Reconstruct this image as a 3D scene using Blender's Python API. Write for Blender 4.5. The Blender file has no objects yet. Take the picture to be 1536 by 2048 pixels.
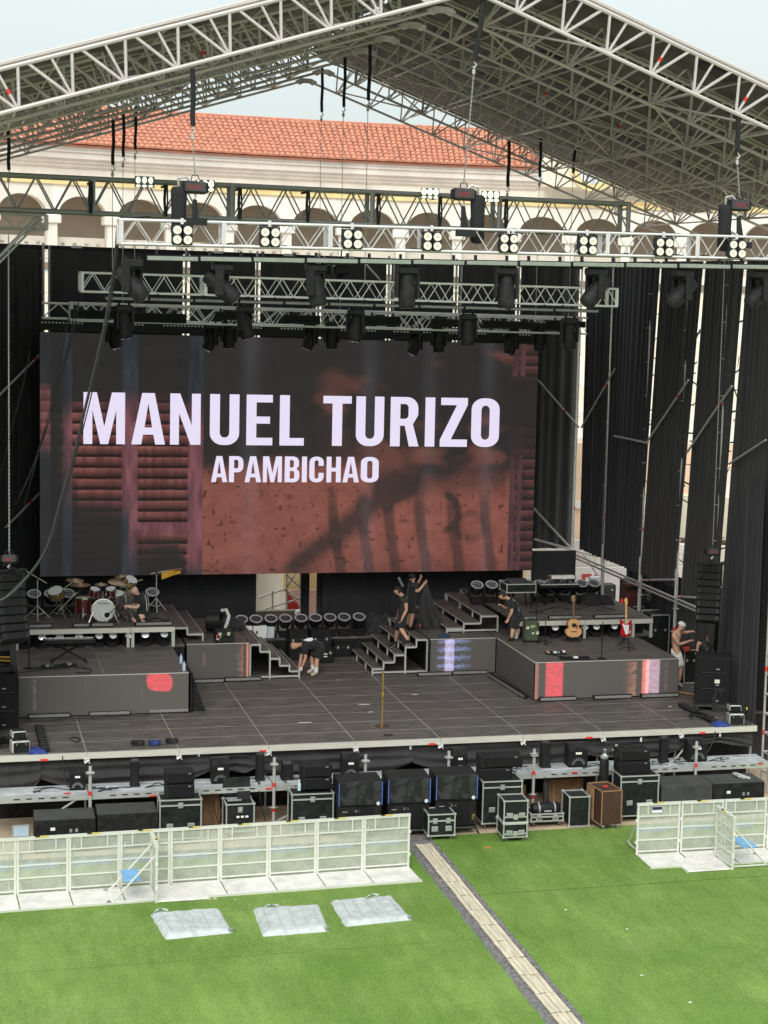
import bpy, math, random
import numpy as np
from mathutils import Vector, Matrix
from mathutils.geometry import tessellate_polygon
RNG = random.Random(11)
SC = bpy.context.scene
COL = SC.collection
PI = math.pi
# ---------------------------------------------------------------- camera
F_PX, YAW, PITCH, ROLL = 3891.138, 0.317631, 0.1210369, -0.0331882
CAM = Vector((-9.37299, -44.56878, 10.69459)); PPX, PPY = 1147.2234, 1063.5201
_f = Vector((math.sin(YAW) * math.cos(PITCH), math.cos(YAW) * math.cos(PITCH), -math.sin(PITCH)))
_r = Vector((math.cos(YAW), -math.sin(YAW), 0)); _d = _f.cross(_r)
AX_R = math.cos(ROLL) * _r + math.sin(ROLL) * _d
AX_D = -math.sin(ROLL) * _r + math.cos(ROLL) * _d
AX_F = _f
cam = bpy.data.cameras.new('camera'); camo = bpy.data.objects.new('camera', cam); COL.objects.link(camo)
camo.matrix_world = Matrix(((AX_R.x, -AX_D.x, -AX_F.x, CAM.x), (AX_R.y, -AX_D.y, -AX_F.y, CAM.y), (AX_R.z, -AX_D.z, -AX_F.z, CAM.z), (0, 0, 0, 1)))
cam.sensor_width = cam.sensor_height = 36; cam.sensor_fit = 'AUTO'
cam.lens = F_PX / 2048 * 36
cam.shift_x = -(PPX - 768) / 2048; cam.shift_y = (PPY - 1024) / 2048
cam.clip_start = 0.5; cam.clip_end = 2000
SC.camera = camo
# ---------------------------------------------------------------- world: bright overcast
w = bpy.data.worlds.new('World'); SC.world = w; w.use_nodes = True
nt = w.node_tree; nt.nodes.clear()
SUN_EL, SUN_AZ = math.radians(40), math.radians(200)
sky = nt.nodes.new('ShaderNodeTexSky'); sky.sky_type = 'NISHITA'; sky.sun_disc = False
sky.sun_elevation = SUN_EL; sky.sun_rotation = SUN_AZ; sky.dust_density = 4.0; sky.air_density = 1.0
skm = nt.nodes.new('ShaderNodeMixRGB'); skm.blend_type = 'MULTIPLY'; skm.inputs[0].default_value = 1.0
skm.inputs[2].default_value = (0.10, 0.10, 0.10, 1)
nt.links.new(sky.outputs[0], skm.inputs[1])
tc = nt.nodes.new('ShaderNodeTexCoord'); sx = nt.nodes.new('ShaderNodeSeparateXYZ'); nt.links.new(tc.outputs['Generated'], sx.inputs[0])
mr = nt.nodes.new('ShaderNodeMapRange'); mr.inputs[1].default_value = 0.0; mr.inputs[2].default_value = 1.0
mr.inputs[3].default_value = 0.545; mr.inputs[4].default_value = 1.50          # overcast dome: brighter towards the zenith
nt.links.new(sx.outputs[2], mr.inputs[0])
cl = nt.nodes.new('ShaderNodeMixRGB'); cl.blend_type = 'MULTIPLY'; cl.inputs[0].default_value = 1
cl.inputs[1].default_value = (0.90, 1.0, 0.99, 1); nt.links.new(mr.outputs[0], cl.inputs[2])
mx = nt.nodes.new('ShaderNodeMixRGB'); mx.inputs[0].default_value = 0.94
nt.links.new(skm.outputs[0], mx.inputs[1]); nt.links.new(cl.outputs[0], mx.inputs[2])
bg = nt.nodes.new('ShaderNodeBackground'); bg.inputs[1].default_value = 1.0
wo = nt.nodes.new('ShaderNodeOutputWorld'); nt.links.new(mx.outputs[0], bg.inputs[0]); nt.links.new(bg.outputs[0], wo.inputs[0])
sl = bpy.data.lights.new('sun', 'SUN'); sl.energy = 1.5; sl.angle = math.radians(35); sl.color = (1, 0.96, 0.9)
so = bpy.data.objects.new('sun', sl); COL.objects.link(so)
so.rotation_euler = (PI / 2 - SUN_EL, 0, PI - SUN_AZ)   # sun high behind the camera
SC.view_settings.view_transform = 'Standard'; SC.view_settings.look = 'None'
SC.view_settings.exposure = 0.5; SC.view_settings.gamma = 1.0
try: SC.view_settings.use_curve_mapping = False
except Exception: pass
SC.cycles.max_bounces = 6; SC.cycles.transparent_max_bounces = 24; SC.cycles.use_denoising = True
GND = -1.7

# ---------------------------------------------------------------- helpers
def ray(u, v): return AX_R * ((u - PPX) / F_PX) + AX_D * ((v - PPY) / F_PX) + AX_F
def aty(u, v, y): d = ray(u, v); return CAM + d * ((y - CAM.y) / d.y)
def atz(u, v, z): d = ray(u, v); return CAM + d * ((z - CAM.z) / d.z)
def atx(u, v, x): d = ray(u, v); return CAM + d * ((x - CAM.x) / d.x)
def fr(u0, u1, vt, vb, y):
    a, b = aty(u0, (vt + vb) / 2, y), aty(u1, (vt + vb) / 2, y)
    um = (u0 + u1) / 2
    return a.x, b.x, aty(um, vt, y).z, aty(um, vb, y).z

_m = {}
def mat(name, col, rough=0.6, metal=0.0, var=0.25, scale=6.0, stretch=(1, 1, 1), bump=0.0, bscale=60, emit=None, estr=1.0, spec=0.5, col2=None, sheen=0.0, contrast=(0.3, 0.7)):
    if name in _m: return _m[name]
    m = bpy.data.materials.new(name); m.use_nodes = True; t = m.node_tree; b = t.nodes['Principled BSDF']
    b.inputs['Roughness'].default_value = rough; b.inputs['Metallic'].default_value = metal
    b.inputs['Specular IOR Level'].default_value = spec
    if sheen: b.inputs['Sheen Weight'].default_value = sheen; b.inputs['Sheen Roughness'].default_value = 0.5
    c = Vector(col)
    if var > 0:
        tcn = t.nodes.new('ShaderNodeTexCoord'); mp = t.nodes.new('ShaderNodeMapping'); mp.inputs['Scale'].default_value = stretch
        oi = t.nodes.new('ShaderNodeObjectInfo'); ad = t.nodes.new('ShaderNodeVectorMath'); ad.operation = 'MULTIPLY_ADD'
        t.links.new(oi.outputs['Random'], ad.inputs[0]); ad.inputs[1].default_value = (37, 53, 71)
        t.links.new(tcn.outputs['Object'], ad.inputs[2]); t.links.new(ad.outputs[0], mp.inputs['Vector'])
        n = t.nodes.new('ShaderNodeTexNoise'); n.inputs['Scale'].default_value = scale; n.inputs['Detail'].default_value = 6; n.inputs['Roughness'].default_value = 0.62
        t.links.new(mp.outputs[0], n.inputs['Vector'])
        r = t.nodes.new('ShaderNodeValToRGB'); r.color_ramp.elements[0].position = contrast[0]; r.color_ramp.elements[1].position = contrast[1]
        lo = c * (1 - var); hi = Vector(col2) if col2 else c * (1 + var)
        r.color_ramp.elements[0].color = (*lo, 1); r.color_ramp.elements[1].color = (*hi, 1)
        t.links.new(n.outputs['Fac'], r.inputs[0]); t.links.new(r.outputs[0], b.inputs['Base Color'])
        rr = t.nodes.new('ShaderNodeMapRange'); rr.inputs[3].default_value = max(0, rough - 0.12); rr.inputs[4].default_value = min(1, rough + 0.12)
        t.links.new(n.outputs['Fac'], rr.inputs[0]); t.links.new(rr.outputs[0], b.inputs['Roughness'])
        if bump:
            n2 = t.nodes.new('ShaderNodeTexNoise'); n2.inputs['Scale'].default_value = bscale; n2.inputs['Detail'].default_value = 4
            t.links.new(mp.outputs[0], n2.inputs['Vector'])
            bu = t.nodes.new('ShaderNodeBump'); bu.inputs['Strength'].default_value = bump; bu.inputs['Distance'].default_value = 0.02
            t.links.new(n2.outputs['Fac'], bu.inputs['Height']); t.links.new(bu.outputs[0], b.inputs['Normal'])
    else:
        b.inputs['Base Color'].default_value = (*c, 1)
    if emit: b.inputs['Emission Color'].default_value = (*emit, 1); b.inputs['Emission Strength'].default_value = estr
    _m[name] = m; return m

class MB:
    def __init__(s): s.v = []; s.f = []
    def add(s, vs, fs):
        o = len(s.v); s.v += [tuple(x) for x in vs]; s.f += [tuple(i + o for i in f) for f in fs]; return s
    def box(s, c, d, rz=0.0, M=None):
        x, y, z = d[0] / 2, d[1] / 2, d[2] / 2
        vs = [Vector(p) for p in ((-x, -y, -z), (x, -y, -z), (x, y, -z), (-x, y, -z), (-x, -y, z), (x, -y, z), (x, y, z), (-x, y, z))]
        if rz: Mz = Matrix.Rotation(rz, 3, 'Z'); vs = [Mz @ p for p in vs]
        if M is not None: vs = [M @ p for p in vs]
        c = Vector(c)
        return s.add([p + c for p in vs], [(0, 3, 2, 1), (4, 5, 6, 7), (0, 1, 5, 4), (1, 2, 6, 5), (2, 3, 7, 6), (3, 0, 4, 7)])
    def bb(s, x0, x1, y0, y1, z0, z1): return s.box(((x0 + x1) / 2, (y0 + y1) / 2, (z0 + z1) / 2), (abs(x1 - x0), abs(y1 - y0), abs(z1 - z0)))
    def cbox(s, c, d, b=0.01, rz=0.0, M=None):      # chamfered box
        x, y, z = d[0] / 2, d[1] / 2, d[2] / 2; b = min(b, x * .9, y * .9, z * .9)
        rings = [(x - b, y - b, -z), (x, y, -z + b), (x, y, z - b), (x - b, y - b, z)]
        vs = []
        for k, (a, e, h) in enumerate(rings):
            bb_ = b if k in (1, 2) else 0.6 * b
            vs += [(-a + bb_, -e, h), (a - bb_, -e, h), (a, -e + bb_, h), (a, e - bb_, h), (a - bb_, e, h), (-a + bb_, e, h), (-a, e - bb_, h), (-a, -e + bb_, h)]
        fs = [tuple(range(7, -1, -1)), tuple(range(24, 32))]
        for k in range(3):
            for i in range(8): j = (i + 1) % 8; fs.append((k * 8 + i, k * 8 + j, k * 8 + 8 + j, k * 8 + 8 + i))
        vs = [Vector(p) for p in vs]
        if rz: Mz = Matrix.Rotation(rz, 3, 'Z'); vs = [Mz @ p for p in vs]
        if M is not None: vs = [M @ p for p in vs]
        c = Vector(c)
        return s.add([p + c for p in vs], fs)
    def tube(s, p, q, r, n=6, r2=None, caps=True):
        p, q = Vector(p), Vector(q); a = (q - p)
        if a.length < 1e-6: return s
        a.normalize(); t = Vector((0, 0, 1)) if abs(a.z) < .9 else Vector((1, 0, 0)); e = a.cross(t).normalized(); g = a.cross(e); r2 = r if r2 is None else r2
        vs = [p + (e * math.cos(2 * PI * i / n) + g * math.sin(2 * PI * i / n)) * r for i in range(n)] + [q + (e * math.cos(2 * PI * i / n) + g * math.sin(2 * PI * i / n)) * r2 for i in range(n)]
        fs = [(i, n + i, n + (i + 1) % n, (i + 1) % n) for i in range(n)]
        if caps: fs += [tuple(range(n)), tuple(range(2 * n - 1, n - 1, -1))]
        return s.add(vs, fs)
    def path(s, pts, r, n=6):
        pts = [Vector(p) for p in pts]; vs = []; e = None
        for i, p in enumerate(pts):
            a = (pts[min(i + 1, len(pts) - 1)] - pts[max(i - 1, 0)]).normalized()
            if e is None: t = Vector((0, 0, 1)) if abs(a.z) < .9 else Vector((1, 0, 0)); e = a.cross(t).normalized()
            e = (e - a * e.dot(a)).normalized(); g = a.cross(e)
            vs += [p + (e * math.cos(2 * PI * k / n) + g * math.sin(2 * PI * k / n)) * r for k in range(n)]
        fs = []
        for i in range(len(pts) - 1):
            for k in range(n): fs.append((i * n + k, i * n + n + k, i * n + n + (k + 1) % n, i * n + (k + 1) % n))
        fs += [tuple(range(n)), tuple(range(len(vs) - 1, len(vs) - n - 1, -1))]
        return s.add(vs, fs)
    def lathe(s, prof, c=(0, 0, 0), M=None, n=16, sx=1, sy=1, caps=True):
        vs = []
        for r, z in prof:
            for i in range(n): vs.append(Vector((r * sx * math.cos(2 * PI * i / n), r * sy * math.sin(2 * PI * i / n), z)))
        if M is not None: vs = [M @ p for p in vs]
        c = Vector(c); vs = [p + c for p in vs]; fs = []
        for k in range(len(prof) - 1):
            for i in range(n): j = (i + 1) % n; fs.append((k * n + i, k * n + j, k * n + n + j, k * n + n + i))
        if caps: fs += [tuple(range(n - 1, -1, -1)), tuple(range((len(prof) - 1) * n, len(prof) * n))]
        return s.add(vs, fs)
    def prism(s, poly, h, M=None, holes=()):          # poly in XY, extruded 0..h along Z, M 4x4
        loops = [poly] + list(holes); tri = tessellate_polygon([[Vector((x, y, 0)) for x, y in L] for L in loops])
        flat = [p for L in loops for p in L]; n = len(flat)
        vs = [Vector((x, y, 0)) for x, y in flat] + [Vector((x, y, h)) for x, y in flat]
        fs = []
        for a, b, c in tri: fs += [(a, b, c), (n + c, n + b, n + a)]
        o = 0
        for L in loops:
            m = len(L)
            for i in range(m): fs.append((o + i, o + (i + 1) % m, n + o + (i + 1) % m, n + o + i))
            o += m
        if M is not None: vs = [M @ p for p in vs]
        return s.add(vs, fs)
    def flat(s, poly, M=None, holes=()):
        loops = [poly] + list(holes); tri = tessellate_polygon([[Vector((x, y, 0)) for x, y in L] for L in loops])
        vs = [Vector((x, y, 0)) for L in loops for x, y in L]
        if M is not None: vs = [M @ p for p in vs]
        return s.add(vs, [tuple(t) for t in tri])
    def grid(s, fn, nu, nv):
        vs = [fn(i / nu, j / nv) for j in range(nv + 1) for i in range(nu + 1)]
        return s.add(vs, [(j * (nu + 1) + i, j * (nu + 1) + i + 1, (j + 1) * (nu + 1) + i + 1, (j + 1) * (nu + 1) + i) for j in range(nv) for i in range(nu)])
    def mesh(s, name, m, smooth=False):
        me = bpy.data.meshes.new(name); me.from_pydata(s.v, [], s.f)
        if m: me.materials.append(m)
        if smooth:
            me.polygons.foreach_set('use_smooth', [True] * len(me.polygons)); me.set_sharp_from_angle(angle=0.7)
        me.update(); return me
    def build(s, name, m, parent=None, smooth=False, loc=None):
        o = bpy.data.objects.new(name, s.mesh(name, m, smooth)); COL.objects.link(o)
        if parent: o.parent = parent
        if loc is not None: o.location = loc
        return o

def tag(o, label=None, cat=None, group=None, kind=None):
    if label: o['label'] = label
    if cat: o['category'] = cat
    if group: o['group'] = group
    if kind: o['kind'] = kind
    return o
def thing(name, label, cat, loc=(0, 0, 0), rz=0.0, group=None):
    o = bpy.data.objects.new(name, None); COL.objects.link(o); o.location = loc; o.rotation_euler = (0, 0, rz); o.empty_display_size = .1
    return tag(o, label, cat, group)
def inst(name, me, parent=None, loc=(0, 0, 0), rz=0.0, M=None, scale=None):
    o = bpy.data.objects.new(name, me); COL.objects.link(o)
    if parent: o.parent = parent
    if M is not None: o.matrix_local = M
    else:
        o.location = loc; o.rotation_euler = (0, 0, rz)
        if scale: o.scale = scale
    return o
def copy_tree(o, parent=None):
    c = o.copy(); COL.objects.link(c)
    if parent: c.parent = parent
    for ch in list(o.children): copy_tree(ch, c)
    return c
_rod = {}
def rodmesh(m, n=6):
    k = (m.name, n)
    if k not in _rod:
        b = MB().tube((0, 0, 0), (0, 0, 1), 1, n); _rod[k] = b.mesh('rod', m, True)
    return _rod[k]
def rod(name, p, q, r, m, parent=None, n=6):
    p, q = Vector(p), Vector(q); d = q - p; L = d.length
    Mx = Matrix.Translation(p) @ d.to_track_quat('Z', 'Y').to_matrix().to_4x4() @ Matrix.Diagonal((r, r, L, 1))
    return inst(name, rodmesh(m, n), parent, M=Mx)
_ub = {}
def barbox(name, c, d, m, parent=None, rz=0.0, M3=None):
    if m.name not in _ub: _ub[m.name] = MB().box((0, 0, 0), (1, 1, 1)).mesh('block', m)
    Mx = Matrix.Translation(Vector(c)) @ (M3.to_4x4() if M3 is not None else Matrix.Rotation(rz, 4, 'Z')) @ Matrix.Diagonal((d[0], d[1], d[2], 1))
    return inst(name, _ub[m.name], parent, M=Mx)
ORD = ['leftmost', 'second from left', 'third from left', 'fourth from left', 'fifth from left', 'sixth from left', 'seventh from left', 'eighth from left', 'ninth from left', 'tenth from left', 'eleventh from left', 'twelfth from left']
def catenary(a, b, sag, n=14, wob=0.0):
    a, b = Vector(a), Vector(b)
    return [a.lerp(b, i / n) + Vector((RNG.uniform(-wob, wob), RNG.uniform(-wob, wob), -sag * 4 * (i / n) * (1 - i / n))) for i in range(n + 1)]

# ---------------------------------------------------------------- materials
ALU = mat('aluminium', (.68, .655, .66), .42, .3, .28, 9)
ALU2 = mat('aluminium_brightened', (.86, .84, .84), .45, .05, .16, 9)  # same metal in a brighter colour, offsetting the shade on the rear trusses
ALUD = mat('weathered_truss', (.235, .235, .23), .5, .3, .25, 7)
ROOFAL = mat('roof_truss_metal', (.53, .48, .465), .5, .15, .32, 5)
STEEL = mat('scaffold_steel', (.52, .51, .50), .45, .4, .22, 8)
FRAME = mat('stair_frame', (.52, .53, .50), .5, .4, .15, 8)
REDP = mat('red_paint', (.65, .03, .02), .5, 0, .1, 5)
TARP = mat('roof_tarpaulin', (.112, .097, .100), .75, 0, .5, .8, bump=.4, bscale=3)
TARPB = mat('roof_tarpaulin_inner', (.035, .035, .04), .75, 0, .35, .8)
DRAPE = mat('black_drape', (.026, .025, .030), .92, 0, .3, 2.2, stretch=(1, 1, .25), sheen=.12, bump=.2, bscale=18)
DRAPER = mat('black_drape_brightened', (.062, .060, .066), .92, 0, .3, 2.2, stretch=(1, 1, .25), sheen=.12, bump=.2, bscale=18)  # same black cloth, colour lightened because little light reaches the back
CHAINM = mat('chain_steel', (.30, .30, .29), .45, .5, .2, 20)
DRAPE2 = mat('black_drape_dusty', (.033, .031, .033), .92, 0, .3, 2.2, stretch=(1, 1, .25), sheen=.1, bump=.2, bscale=18)
DECK = mat('stage_plywood', (.100, .087, .079), .58, 0, .6, 2.2, stretch=(1, 5, 5), bump=.08, bscale=40, contrast=(.32, .68))
DECKE = mat('deck_joint', (.50, .48, .45), .5, .5, .2, 5)
EDGE = mat('deck_edge_aluminium', (.66, .63, .57), .45, .35, .15, 4, stretch=(1, 1, 6))
BLK = mat('black_paint', (.013, .013, .014), .62, 0, .35, 6, bump=.1, bscale=90, spec=.22, col2=(.032, .031, .031), contrast=(.4, .82))
BLKP = mat('black_plastic', (.012, .012, .013), .5, 0, .3, 9, spec=.25)
BLKTOP = mat('dusty_black_wood', (.042, .042, .042), .75, 0, .45, 3, stretch=(1, 3, 1), bump=.15, bscale=50)
CASE = mat('flight_case_panel', (.009, .012, .011), .55, 0, .4, 7, spec=.25, col2=(.028, .032, .030), contrast=(.35, .8))
CASEAL = mat('case_trim', (.60, .61, .59), .42, .6, .18, 12)
GRILLE = mat('speaker_grille', (.009, .009, .010), .7, 0, .4, 60, spec=.2)
RUB = mat('rubber', (.015, .015, .015), .8, 0, .2, 9)
WHEEL = mat('caster_wheel', (.12, .14, .15), .45, 0, .3, 9)
LENS = mat('lens_pale_reflection', (.80, .80, .82), .2, .1, .35, 30)  # pale base colour stands in for sky reflected in the lenses
RING = mat('lens_ring', (.62, .62, .65), .4, .4, .1, 9)
LEDBAR = mat('led_bar_diffuser', (.21, .21, .205), .5, 0, .12, 6)
LEDBARG = mat('led_bar_diffuser_green', (.235, .265, .225), .5, 0, .12, 6)
WHITE = mat('white_paint', (.78, .78, .78), .5, 0, .06, 6)
CHROME = mat('chrome', (.72, .71, .68), .18, .95, .15, 14)
BRASS = mat('cymbal_brass', (.55, .44, .26), .3, .9, .25, 16)
SKIN = mat('skin', (.56, .32, .225), .55, 0, .1, 8)
SKIN2 = mat('pale_skin', (.62, .40, .32), .55, 0, .1, 8)
CLOTH = mat('black_cloth', (.013, .013, .015), .9, 0, .5, 9, sheen=.15, bump=.9, bscale=13)
CLOTHW = mat('white_cloth', (.72, .72, .67), .85, 0, .15, 9, bump=.8, bscale=13)
HAIR = mat('dark_hair', (.02, .014, .011), .7, 0, .3, 30)
SOCK = mat('white_sock', (.75, .74, .74), .9, 0, .08, 20)
WOOD = mat('brown_wood', (.055, .026, .016), .6, 0, .5, 5, stretch=(4, 4, .6), bump=.1)
WOODL = mat('raw_wood_edge', (.30, .17, .09), .6, 0, .3, 5)
BLUE = mat('blue_cloth', (.022, .045, .23), .8, 0, .3, 6)
LED_BLUE = mat('blue_led_strip', (.06, .12, .4), .5, 0, 0, emit=(.08, .14, .48), estr=.12)
CABLE = mat('black_cable', (.012, .012, .013), .55, 0, .2, 9)
MOTOR = mat('hoist_body', (.05, .05, .052), .5, .3, .3, 9)
STRAP = mat('black_strap', (.012, .012, .014), .85, 0, .2, 9)
YEL = mat('yellow_tab', (.66, .52, .06), .6, 0, .15, 9)
SILV = mat('silver_deck', (.52, .55, .57), .5, .3, .28, 3, bump=.2, bscale=35)
# ================================================================ GROUND
def ground_sheet(name, x0, x1, y0, y1, z, m, nu=1, nv=1, wav=0.0):
    r = random.Random(name)
    ph = [(r.uniform(.3, 1.3), r.uniform(.3, 1.3), r.uniform(0, 6)) for _ in range(5)]
    def fn(u, v):
        y = y0 + (y1 - y0) * v; a = x0(y) if callable(x0) else x0; c = x1(y) if callable(x1) else x1
        if name == 'turf': u = u ** 3 if callable(x0) else 1 - (1 - u) ** 3
        x = a + (c - a) * u
        return Vector((x, y, z + wav * sum(math.sin(a * x + b * y + c) for a, b, c in ph) / 5))
    o = MB().grid(fn, nu, nv).build(name, m, smooth=True); tag(o, kind='structure'); return o
# artificial turf: blade-scale noise, rolled pile streaks, worn pale patches
TURF = bpy.data.materials.new('artificial_turf'); TURF.use_nodes = True
t = TURF.node_tree; b = t.nodes['Principled BSDF']; b.inputs['Roughness'].default_value = .75; b.inputs['Specular IOR Level'].default_value = .25
tcn = t.nodes.new('ShaderNodeTexCoord')
def noise(scale, det=5, rough=.6, st=(1, 1, 1), rot=0):
    mp = t.nodes.new('ShaderNodeMapping'); mp.inputs['Scale'].default_value = st; mp.inputs['Rotation'].default_value = (0, 0, rot); t.links.new(tcn.outputs['Object'], mp.inputs[0])
    n = t.nodes.new('ShaderNodeTexNoise'); n.inputs['Scale'].default_value = scale; n.inputs['Detail'].default_value = det; n.inputs['Roughness'].default_value = rough; t.links.new(mp.outputs[0], n.inputs['Vector']); return n
def ramp(src, p0, c0, p1, c1):
    r = t.nodes.new('ShaderNodeValToRGB'); r.color_ramp.elements[0].position = p0; r.color_ramp.elements[0].color = (*c0, 1); r.color_ramp.elements[1].position = p1; r.color_ramp.elements[1].color = (*c1, 1); t.links.new(src, r.inputs[0]); return r
def mixc(f, a, bb, mode='MIX'):
    m = t.nodes.new('ShaderNodeMixRGB'); m.blend_type = mode
    if isinstance(f, float): m.inputs[0].default_value = f
    else: t.links.new(f, m.inputs[0])
    t.links.new(a, m.inputs[1]); t.links.new(bb, m.inputs[2]); return m.outputs[0]
fine = ramp(noise(45, 3, .7, (1, .45, 1), .5).outputs['Fac'], .3, (.062, .128, .016), .72, (.222, .352, .068))
patch = ramp(noise(.42, 4, .55).outputs['Fac'], .34, (.80, .86, .76), .70, (1.26, 1.14, 1.44))
c1 = mixc(1.0, fine.outputs[0], patch.outputs[0], 'MULTIPLY')
streak = ramp(noise(3.2, 5, .65, (1, .22, 1), -.5).outputs['Fac'], .35, (.80, .83, .78), .66, (1.14, 1.10, 1.18))
c2 = mixc(.8, c1, streak.outputs[0], 'MULTIPLY')
brown = ramp(noise(.8, 5, .6).outputs['Fac'], .60, (0, 0, 0), .80, (.4, .4, .4))
bn = t.nodes.new('ShaderNodeRGB'); bn.outputs[0].default_value = (.22, .22, .09, 1)
c3 = mixc(brown.outputs[0], c2, bn.outputs[0])
t.links.new(c3, b.inputs['Base Color'])
bu = t.nodes.new('ShaderNodeBump'); bu.inputs['Strength'].default_value = .6; bu.inputs['Distance'].default_value = .03
t.links.new(noise(26, 4, .7, (1, .5, 1), .5).outputs['Fac'], bu.inputs['Height']); t.links.new(bu.outputs[0], b.inputs['Normal'])
SAND = mat('pale_sand', (.50, .38, .27), .9, 0, .22, 2.5, bump=.3, bscale=25)
UNDER = mat('turf_backing', (.012, .02, .008), .9, 0, .2, 6)
ground_sheet('ground', -90, 90, -80, 90, GND - .03, SAND)
# turf is laid as rolls that butt with dark open seams
ground_sheet('turf_backing_sheet', -25, 32, -33, -2.45, GND - .006, UNDER)
_a, _b = atz(828, 1690, GND), atz(1113, 2046, GND); xl0, ya0, xl1, ya1 = _a.x, _a.y, _b.x, _b.y
WXL = lambda y: xl0 + (xl1 - xl0) * (y - ya0) / (ya1 - ya0)
SEAM1, SEAM2 = -6.95, -9.6

# sunken cable walkway: boards on a strip of dark grey stone either side
KERB = mat('grey_stone', (.15, .142, .138), .85, 0, .45, 9, bump=.8, bscale=22)
TLE = lambda y: WXL(y) - .20 + .012 * math.sin(y * 3.1) + .008 * math.sin(y * 7.7)
TRE = lambda y: WXL(y) + .50 + .010 * math.sin(y * 2.7) + .006 * math.sin(y * 8.9)
for k, (x0, x1, y0, y1) in enumerate([(-25, TLE, SEAM1 + .012, -3.0), (-25, TLE, SEAM2, SEAM1), (-25, TLE, -33, SEAM2 - .004), (TRE, 32, SEAM1 + .012, -2.5), (TRE, 32, -33, SEAM1)]):
    ground_sheet('turf', x0, x1, y0, y1, GND + (.017 if k % 2 else .015), TURF, 34, 90, .006)
BOARD = mat('pale_board', (.54, .47, .36), .7, 0, .25, 2.5, stretch=(6, .8, 1))
ground_sheet('walkway_bed', lambda y: WXL(y) - .35, lambda y: WXL(y) + .62, -40, -2.4, GND + .010, KERB, 3, 90, .004)
wk = thing('walkway', 'long cable walkway of pale boards edged with grey stone crossing the green turf', 'walkway', (0, 0, GND)); wk['kind'] = 'structure'; del wk['category']
bme = [MB().cbox((0, 0, 0), (.086, .93 - .03 * k, .03), .006).mesh('board', BOARD) for k in range(3)]
y = -3.15; k = 0
while y > -16:
    L = .96
    for i in range(4):
        inst('board', bme[(k + i) % 3], wk, (xl0 + (xl1 - xl0) * (y - L / 2 - ya0) / (ya1 - ya0) + .045 + i * .093 + RNG.uniform(-.003, .003), y - L / 2 + RNG.uniform(-.008, .008), .035 + RNG.uniform(-.003, .003)), RNG.uniform(-.006, .006))
    y -= L; k += 1
stn = [MB().cbox((0, 0, 0), (.10, .16, .05), .02).mesh('stone', KERB), MB().cbox((0, 0, 0), (.13, .12, .045), .02).mesh('stone', KERB)]
for i in range(62):
    yy = -3.2 - i * .19
    inst('stone', stn[i % 2], wk, (xl0 + (xl1 - xl0) * (yy - ya0) / (ya1 - ya0) + .445 + RNG.uniform(-.015, .012), yy, .016), RNG.uniform(-.4, .4))
    inst('stone', stn[(i + 1) % 2], wk, (xl0 + (xl1 - xl0) * (yy - ya0) / (ya1 - ya0) - .09 + RNG.uniform(-.05, .05), yy + .05, .010), RNG.uniform(-.6, .6))
# scraps of litter on the turf
SCR = mat('scrap_plastic', (.75, .76, .74), .5, 0, .1, 9)
for i, (u, v) in enumerate([(1217, 1749), (968, 1770), (1132, 1821), (1283, 1952), (1381, 2006), (185, 1840), (470, 1801), (285, 1833), (430, 1799), (1254, 1859)]):
    p = atz(u, v, GND); b = MB()
    pts = [(math.cos(a) * RNG.uniform(.015, .05), math.sin(a) * RNG.uniform(.01, .04)) for a in [j * PI / 3 for j in range(6)]]
    b.prism(pts, .012); o = b.build('litter', SCR, loc=(p.x, p.y, GND + .004))
    where = ['crumpled clear scrap lying near the short turf seam', 'small white scrap beside the board walkway', 'tiny pale scrap out on the open right turf', 'white paper scrap alone in the middle of right turf', 'white scrap nearest the bottom right corner of the turf', 'pale scrap on turf below the left barriers', 'white scrap just below the barrier feet at centre left', 'white scrap left of the rotated barrier on the turf', 'white scrap below the second barrier foot plate', 'small pale scrap right of centre on far turf'][i]
    tag(o, where, 'litter', 'scraps of litter on the turf')
OR = MB().prism([(0, 0), (.16, .02), (.17, .07), (.01, .05)], .02).build('orange_scrap', mat('orange_plastic', (.75, .2, .06), .6, 0, .1), loc=(*atz(968, 1698, GND).xy, GND + .005)); tag(OR, 'bright orange plastic scrap on the turf near the flight cases', 'litter')

# ================================================================ BULLRING BUILDING behind the stage
BC = Vector((3.743, -4.669)); BR = 42.0
WALLW = mat('white_plaster', (.76, .71, .655), .85, 0, .13, .7, stretch=(1, 1, .35))
WALLC = mat('cream_plaster', (.74, .67, .55), .85, 0, .08, .5)
YELP = mat('ochre_band', (.78, .60, .30), .8, 0, .12, 1.5)
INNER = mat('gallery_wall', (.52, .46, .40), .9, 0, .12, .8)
PARA = mat('parapet_panel', (.60, .55, .48), .85, 0, .06, 1)
TILE = mat('terracotta', (.50, .205, .13), .8, 0, .38, 3.2, contrast=(.25, .75))
TILE2 = mat('terracotta_under', (.26, .085, .05), .9, 0, .3, 2)
ring = thing('bullring', 'white bullring building with round arches, ochre band and red tile roof behind the stage', 'building', (BC.x, BC.y, 0))
def cyl(r, a, z): a = math.radians(a); return Vector((r * math.sin(a), r * math.cos(a), z))
def sweep(name, prof, a0, a1, m, parent, n=60):
    b = MB(); k = len(prof); vs = [cyl(r, a0 + (a1 - a0) * i / n, z) for i in range(n + 1) for r, z in prof]
    fs = [(i * k + j, i * k + (j + 1) % k, (i + 1) * k + (j + 1) % k, (i + 1) * k + j) for i in range(n) for j in range(k)]
    fs += [tuple(range(k - 1, -1, -1)), tuple(range(n * k, n * k + k))]
    b.add(vs, fs); return b.build(name, m, parent)
DA = 3.27; A0 = -10.39
hw = math.radians(DA / 2) * BR       # half bay width
aw, spr, top = .97, 13.2, 13.97
b = MB(); N = 14
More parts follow.
